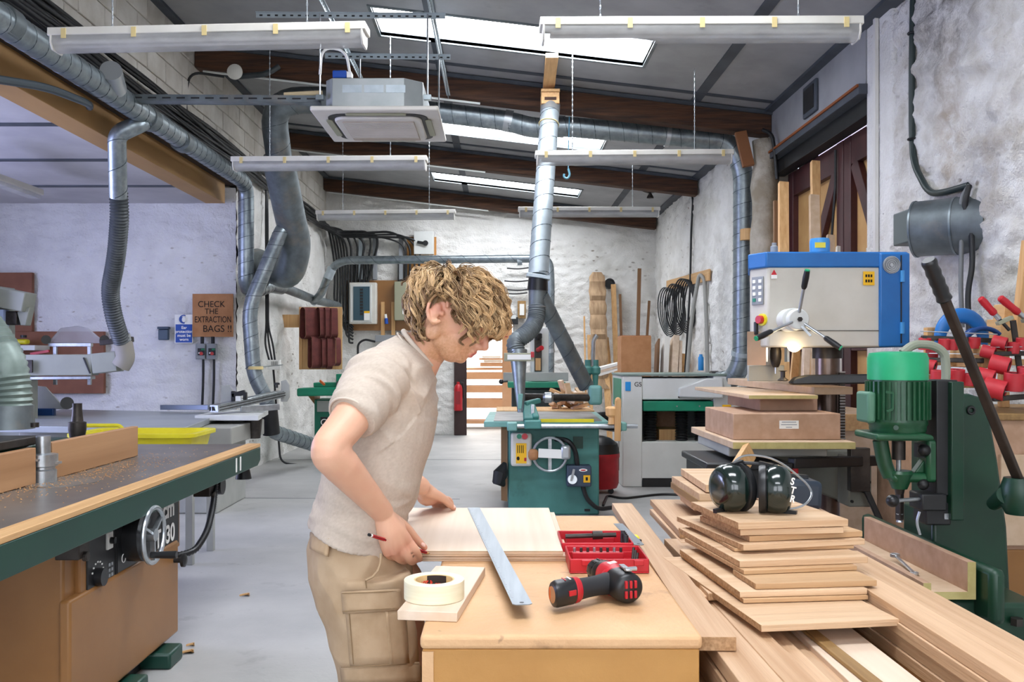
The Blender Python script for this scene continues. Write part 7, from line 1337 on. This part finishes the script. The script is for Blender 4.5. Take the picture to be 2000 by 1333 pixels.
for hx, hy in ((-.285, 2.09), (-.262, 2.30)):
    MB().loft([(V((hx+dx, hy, z)), V((a, 0, 0)), V((0, b, 0))) for dx, z, a, b in ((.055, .0, .138, .046), (.055, .02, .14, .05), (.05, .05, .13, .048), (.02, .085, .085, .045), (-.005, .11, .052, .046), (-.008, .13, .05, .045))]).build('shoe', mat('shoe_%d' % int(hy*100), '#3c3a38', .7), man, smooth=60)
# ---- hair: locks of fine strands combed from the crown
def hair():
    R_ = np.array([.104, .079, .089]); c0 = np.array([.018, 0, .022]); vs, fs, cols = [], [], []; rg = np.random.default_rng(11)
    grav = np.array([math.sin(th), 0, -math.cos(th)]); crown = np.array([-.45, 0, .89]); base = 0
    A_, B_ = np.array(C('#6e4d2d')[:3]), np.array(C('#e8c492')[:3]); M_ = np.array(C('#b08a58')[:3])
    roots = []
    while len(roots) < 560:
        d = rg.normal(size=3); d /= np.linalg.norm(d); f, l, u = d
        lim = .42 if f > .62 else (.42-(.62-f)*1.05 if f > .05 else (-.18-(.05-f)*1.5 if f > -.42 else -.88))
        if abs(l) > .6 and -.40 < f < .22: lim = max(lim, .20)
        if u > lim: roots.append(d)
    for ri, d in enumerate(roots):
        p = c0+R_*d*1.0; nrm = d/R_; nrm /= np.linalg.norm(nrm); t_ = d-crown; t_ -= nrm*t_.dot(nrm); t_ /= np.linalg.norm(t_)+1e-6
        front = d[0] > .25 and d[2] > .15; top = d[2] > .55
        L = (.105 if front else .10 if top else .055)*(.75+.5*rg.random())
        if d[0] < -.3 and d[2] < .1: L *= .7
        n = 15; st = L/(n-1); dr = t_*.9+nrm*(.36 if top else .2)+rg.normal(size=3)*.15; dr /= np.linalg.norm(dr); path = [p]; ph = rg.random()*6.28; side = np.cross(nrm, t_); wl = .05+.03*rg.random(); am = .005+.006*rg.random(); lift = .003+.010*rg.random()*(1.3 if top else .8)
        for k in range(1, n):
            dr = dr+grav*(.10 if top else .20)*(k/n+.3)+t_*.06; dr /= np.linalg.norm(dr); q = path[-1]+dr*st; e = (q-c0)/R_; m = np.linalg.norm(e); need = 1+lift/.09*min(1, k/5)
            if m < need: q = c0+(q-c0)*(need/m)
            elif m > need+.12 and k > 4: q = c0+(q-c0)*((need+.12+(m-need-.18)*.75)/m)
            if q[0] > .095 and q[2] < .012 and abs(q[1]) < .05: q[2] = q[2]*.5+.006
            if abs(q[1]) > .05 and -.034 < q[0] < .026 and q[2] < .036: q[2] = .036-.12*max(0, abs(q[0]+.004)-.018); q[0] -= .003
            path.append(q)
        path = np.array(path); kk = np.arange(n); wv = np.sin(kk*st/wl*6.28+ph)*am*np.minimum(1, kk/4.); wv2 = np.cos(kk*st/wl*6.28+ph)*am*.7*np.minimum(1, kk/4.); path = path+side[None]*wv[:, None]+nrm[None]*wv2[:, None]
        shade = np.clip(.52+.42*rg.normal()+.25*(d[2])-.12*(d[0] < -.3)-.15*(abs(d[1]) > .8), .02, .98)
        for s in range(15):
            off = rg.normal(size=3)*.0040; fr = rg.normal(size=3)*.0010; w_ = (1-.75*(kk/(n-1))**1.1)[:, None]; c = path+off[None]*w_+fr[None]*np.sin(kk*.9+s)[:, None]*.8
            tg = np.gradient(c, axis=0); tg /= np.linalg.norm(tg, axis=1)[:, None]+1e-9; a = np.cross(tg, np.array([.3, .5, .8])); a /= np.linalg.norm(a, axis=1)[:, None]+1e-9; b = np.cross(tg, a); rad = (.00105*(1-.65*(kk/(n-1))**2))[:, None]
            rings = np.stack([c+rad*(a*math.cos(g)+b*math.sin(g)) for g in (0, 2.094, 4.189)], 1)
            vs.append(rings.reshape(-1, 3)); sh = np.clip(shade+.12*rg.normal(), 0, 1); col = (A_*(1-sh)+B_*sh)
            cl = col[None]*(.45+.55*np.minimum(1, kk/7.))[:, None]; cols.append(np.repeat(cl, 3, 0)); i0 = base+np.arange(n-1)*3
            for j in range(3): fs.append(np.stack([i0+j, i0+(j+1) % 3, i0+3+(j+1) % 3, i0+3+j], 1))
            base += n*3
    co = np.concatenate(vs); fa = np.concatenate(fs); cl = np.concatenate(cols)
    w3 = np.array(hm)[None]+HK*(co[:, :1]*np.array(hf)+co[:, 1:2]*np.array(hl)+co[:, 2:3]*np.array(hu))-np.array(ROOTM[man.name].translation)
    me = bpy.data.meshes.new('hair'); me.vertices.add(len(w3)); me.vertices.foreach_set('co', w3.ravel().astype('f')); me.loops.add(len(fa)*4); me.loops.foreach_set('vertex_index', fa.ravel().astype('i')); me.polygons.add(len(fa)); me.polygons.foreach_set('loop_start', np.arange(0, len(fa)*4, 4, dtype='i')); me.polygons.foreach_set('use_smooth', np.ones(len(fa), bool)); me.update(calc_edges=True)
    at = me.color_attributes.new('tint', 'FLOAT_COLOR', 'POINT'); at.data.foreach_set('color', np.concatenate([cl, np.ones((len(cl), 1))], 1).ravel().astype('f'))
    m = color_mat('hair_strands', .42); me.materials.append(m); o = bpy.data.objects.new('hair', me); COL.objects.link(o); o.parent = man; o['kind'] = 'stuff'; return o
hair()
# ---- pencil in the right hand
a, b = P(720, 1045, 1.985), P(839.5, 1082, 2.178); d = (b-a).normalized(); L = (b-a).length
t = thing('pencil', 'red and black pencil in the right hand of the man', 'pencil', a); MB().cyl(a+d*.012, b-d*.016, .0037, n=6).build('shaft', RED, t, smooth=0); MB().cyl(a, a+d*.006, .0038, n=6).build('black_end', BLACKP, t, smooth=0); MB().cyl(a+d*.006, a+d*.012, .0038, n=6).build('white_band', WHITE, t, smooth=0); MB().cyl(b-d*.016, b-d*.004, .0036, .0012, 10).build('wood_cone', PINE, t); MB().cyl(b-d*.004, b, .0012, .0002, 8).build('lead', INK, t)
u2, w2, _ = basis(d)
for k in range(3): e = u2*math.cos(k*2.09)+w2*math.sin(k*2.09); MB().bar(a+d*.014+e*.0034, b-d*.017+e*.0034, .0012, .0012, e).build('black_stripe', INK, t, smooth=0)
# ---- lettering becomes mesh
dg = bpy.context.evaluated_depsgraph_get()
for o in [o for o in COL.objects if o.type == 'FONT']:
    me = bpy.data.meshes.new_from_object(o.evaluated_get(dg)); n = bpy.data.objects.new('lettering', me); COL.objects.link(n); n.parent = o.parent; n.matrix_local = o.matrix_local.copy(); n['kind'] = 'stuff'
    bpy.data.objects.remove(o)
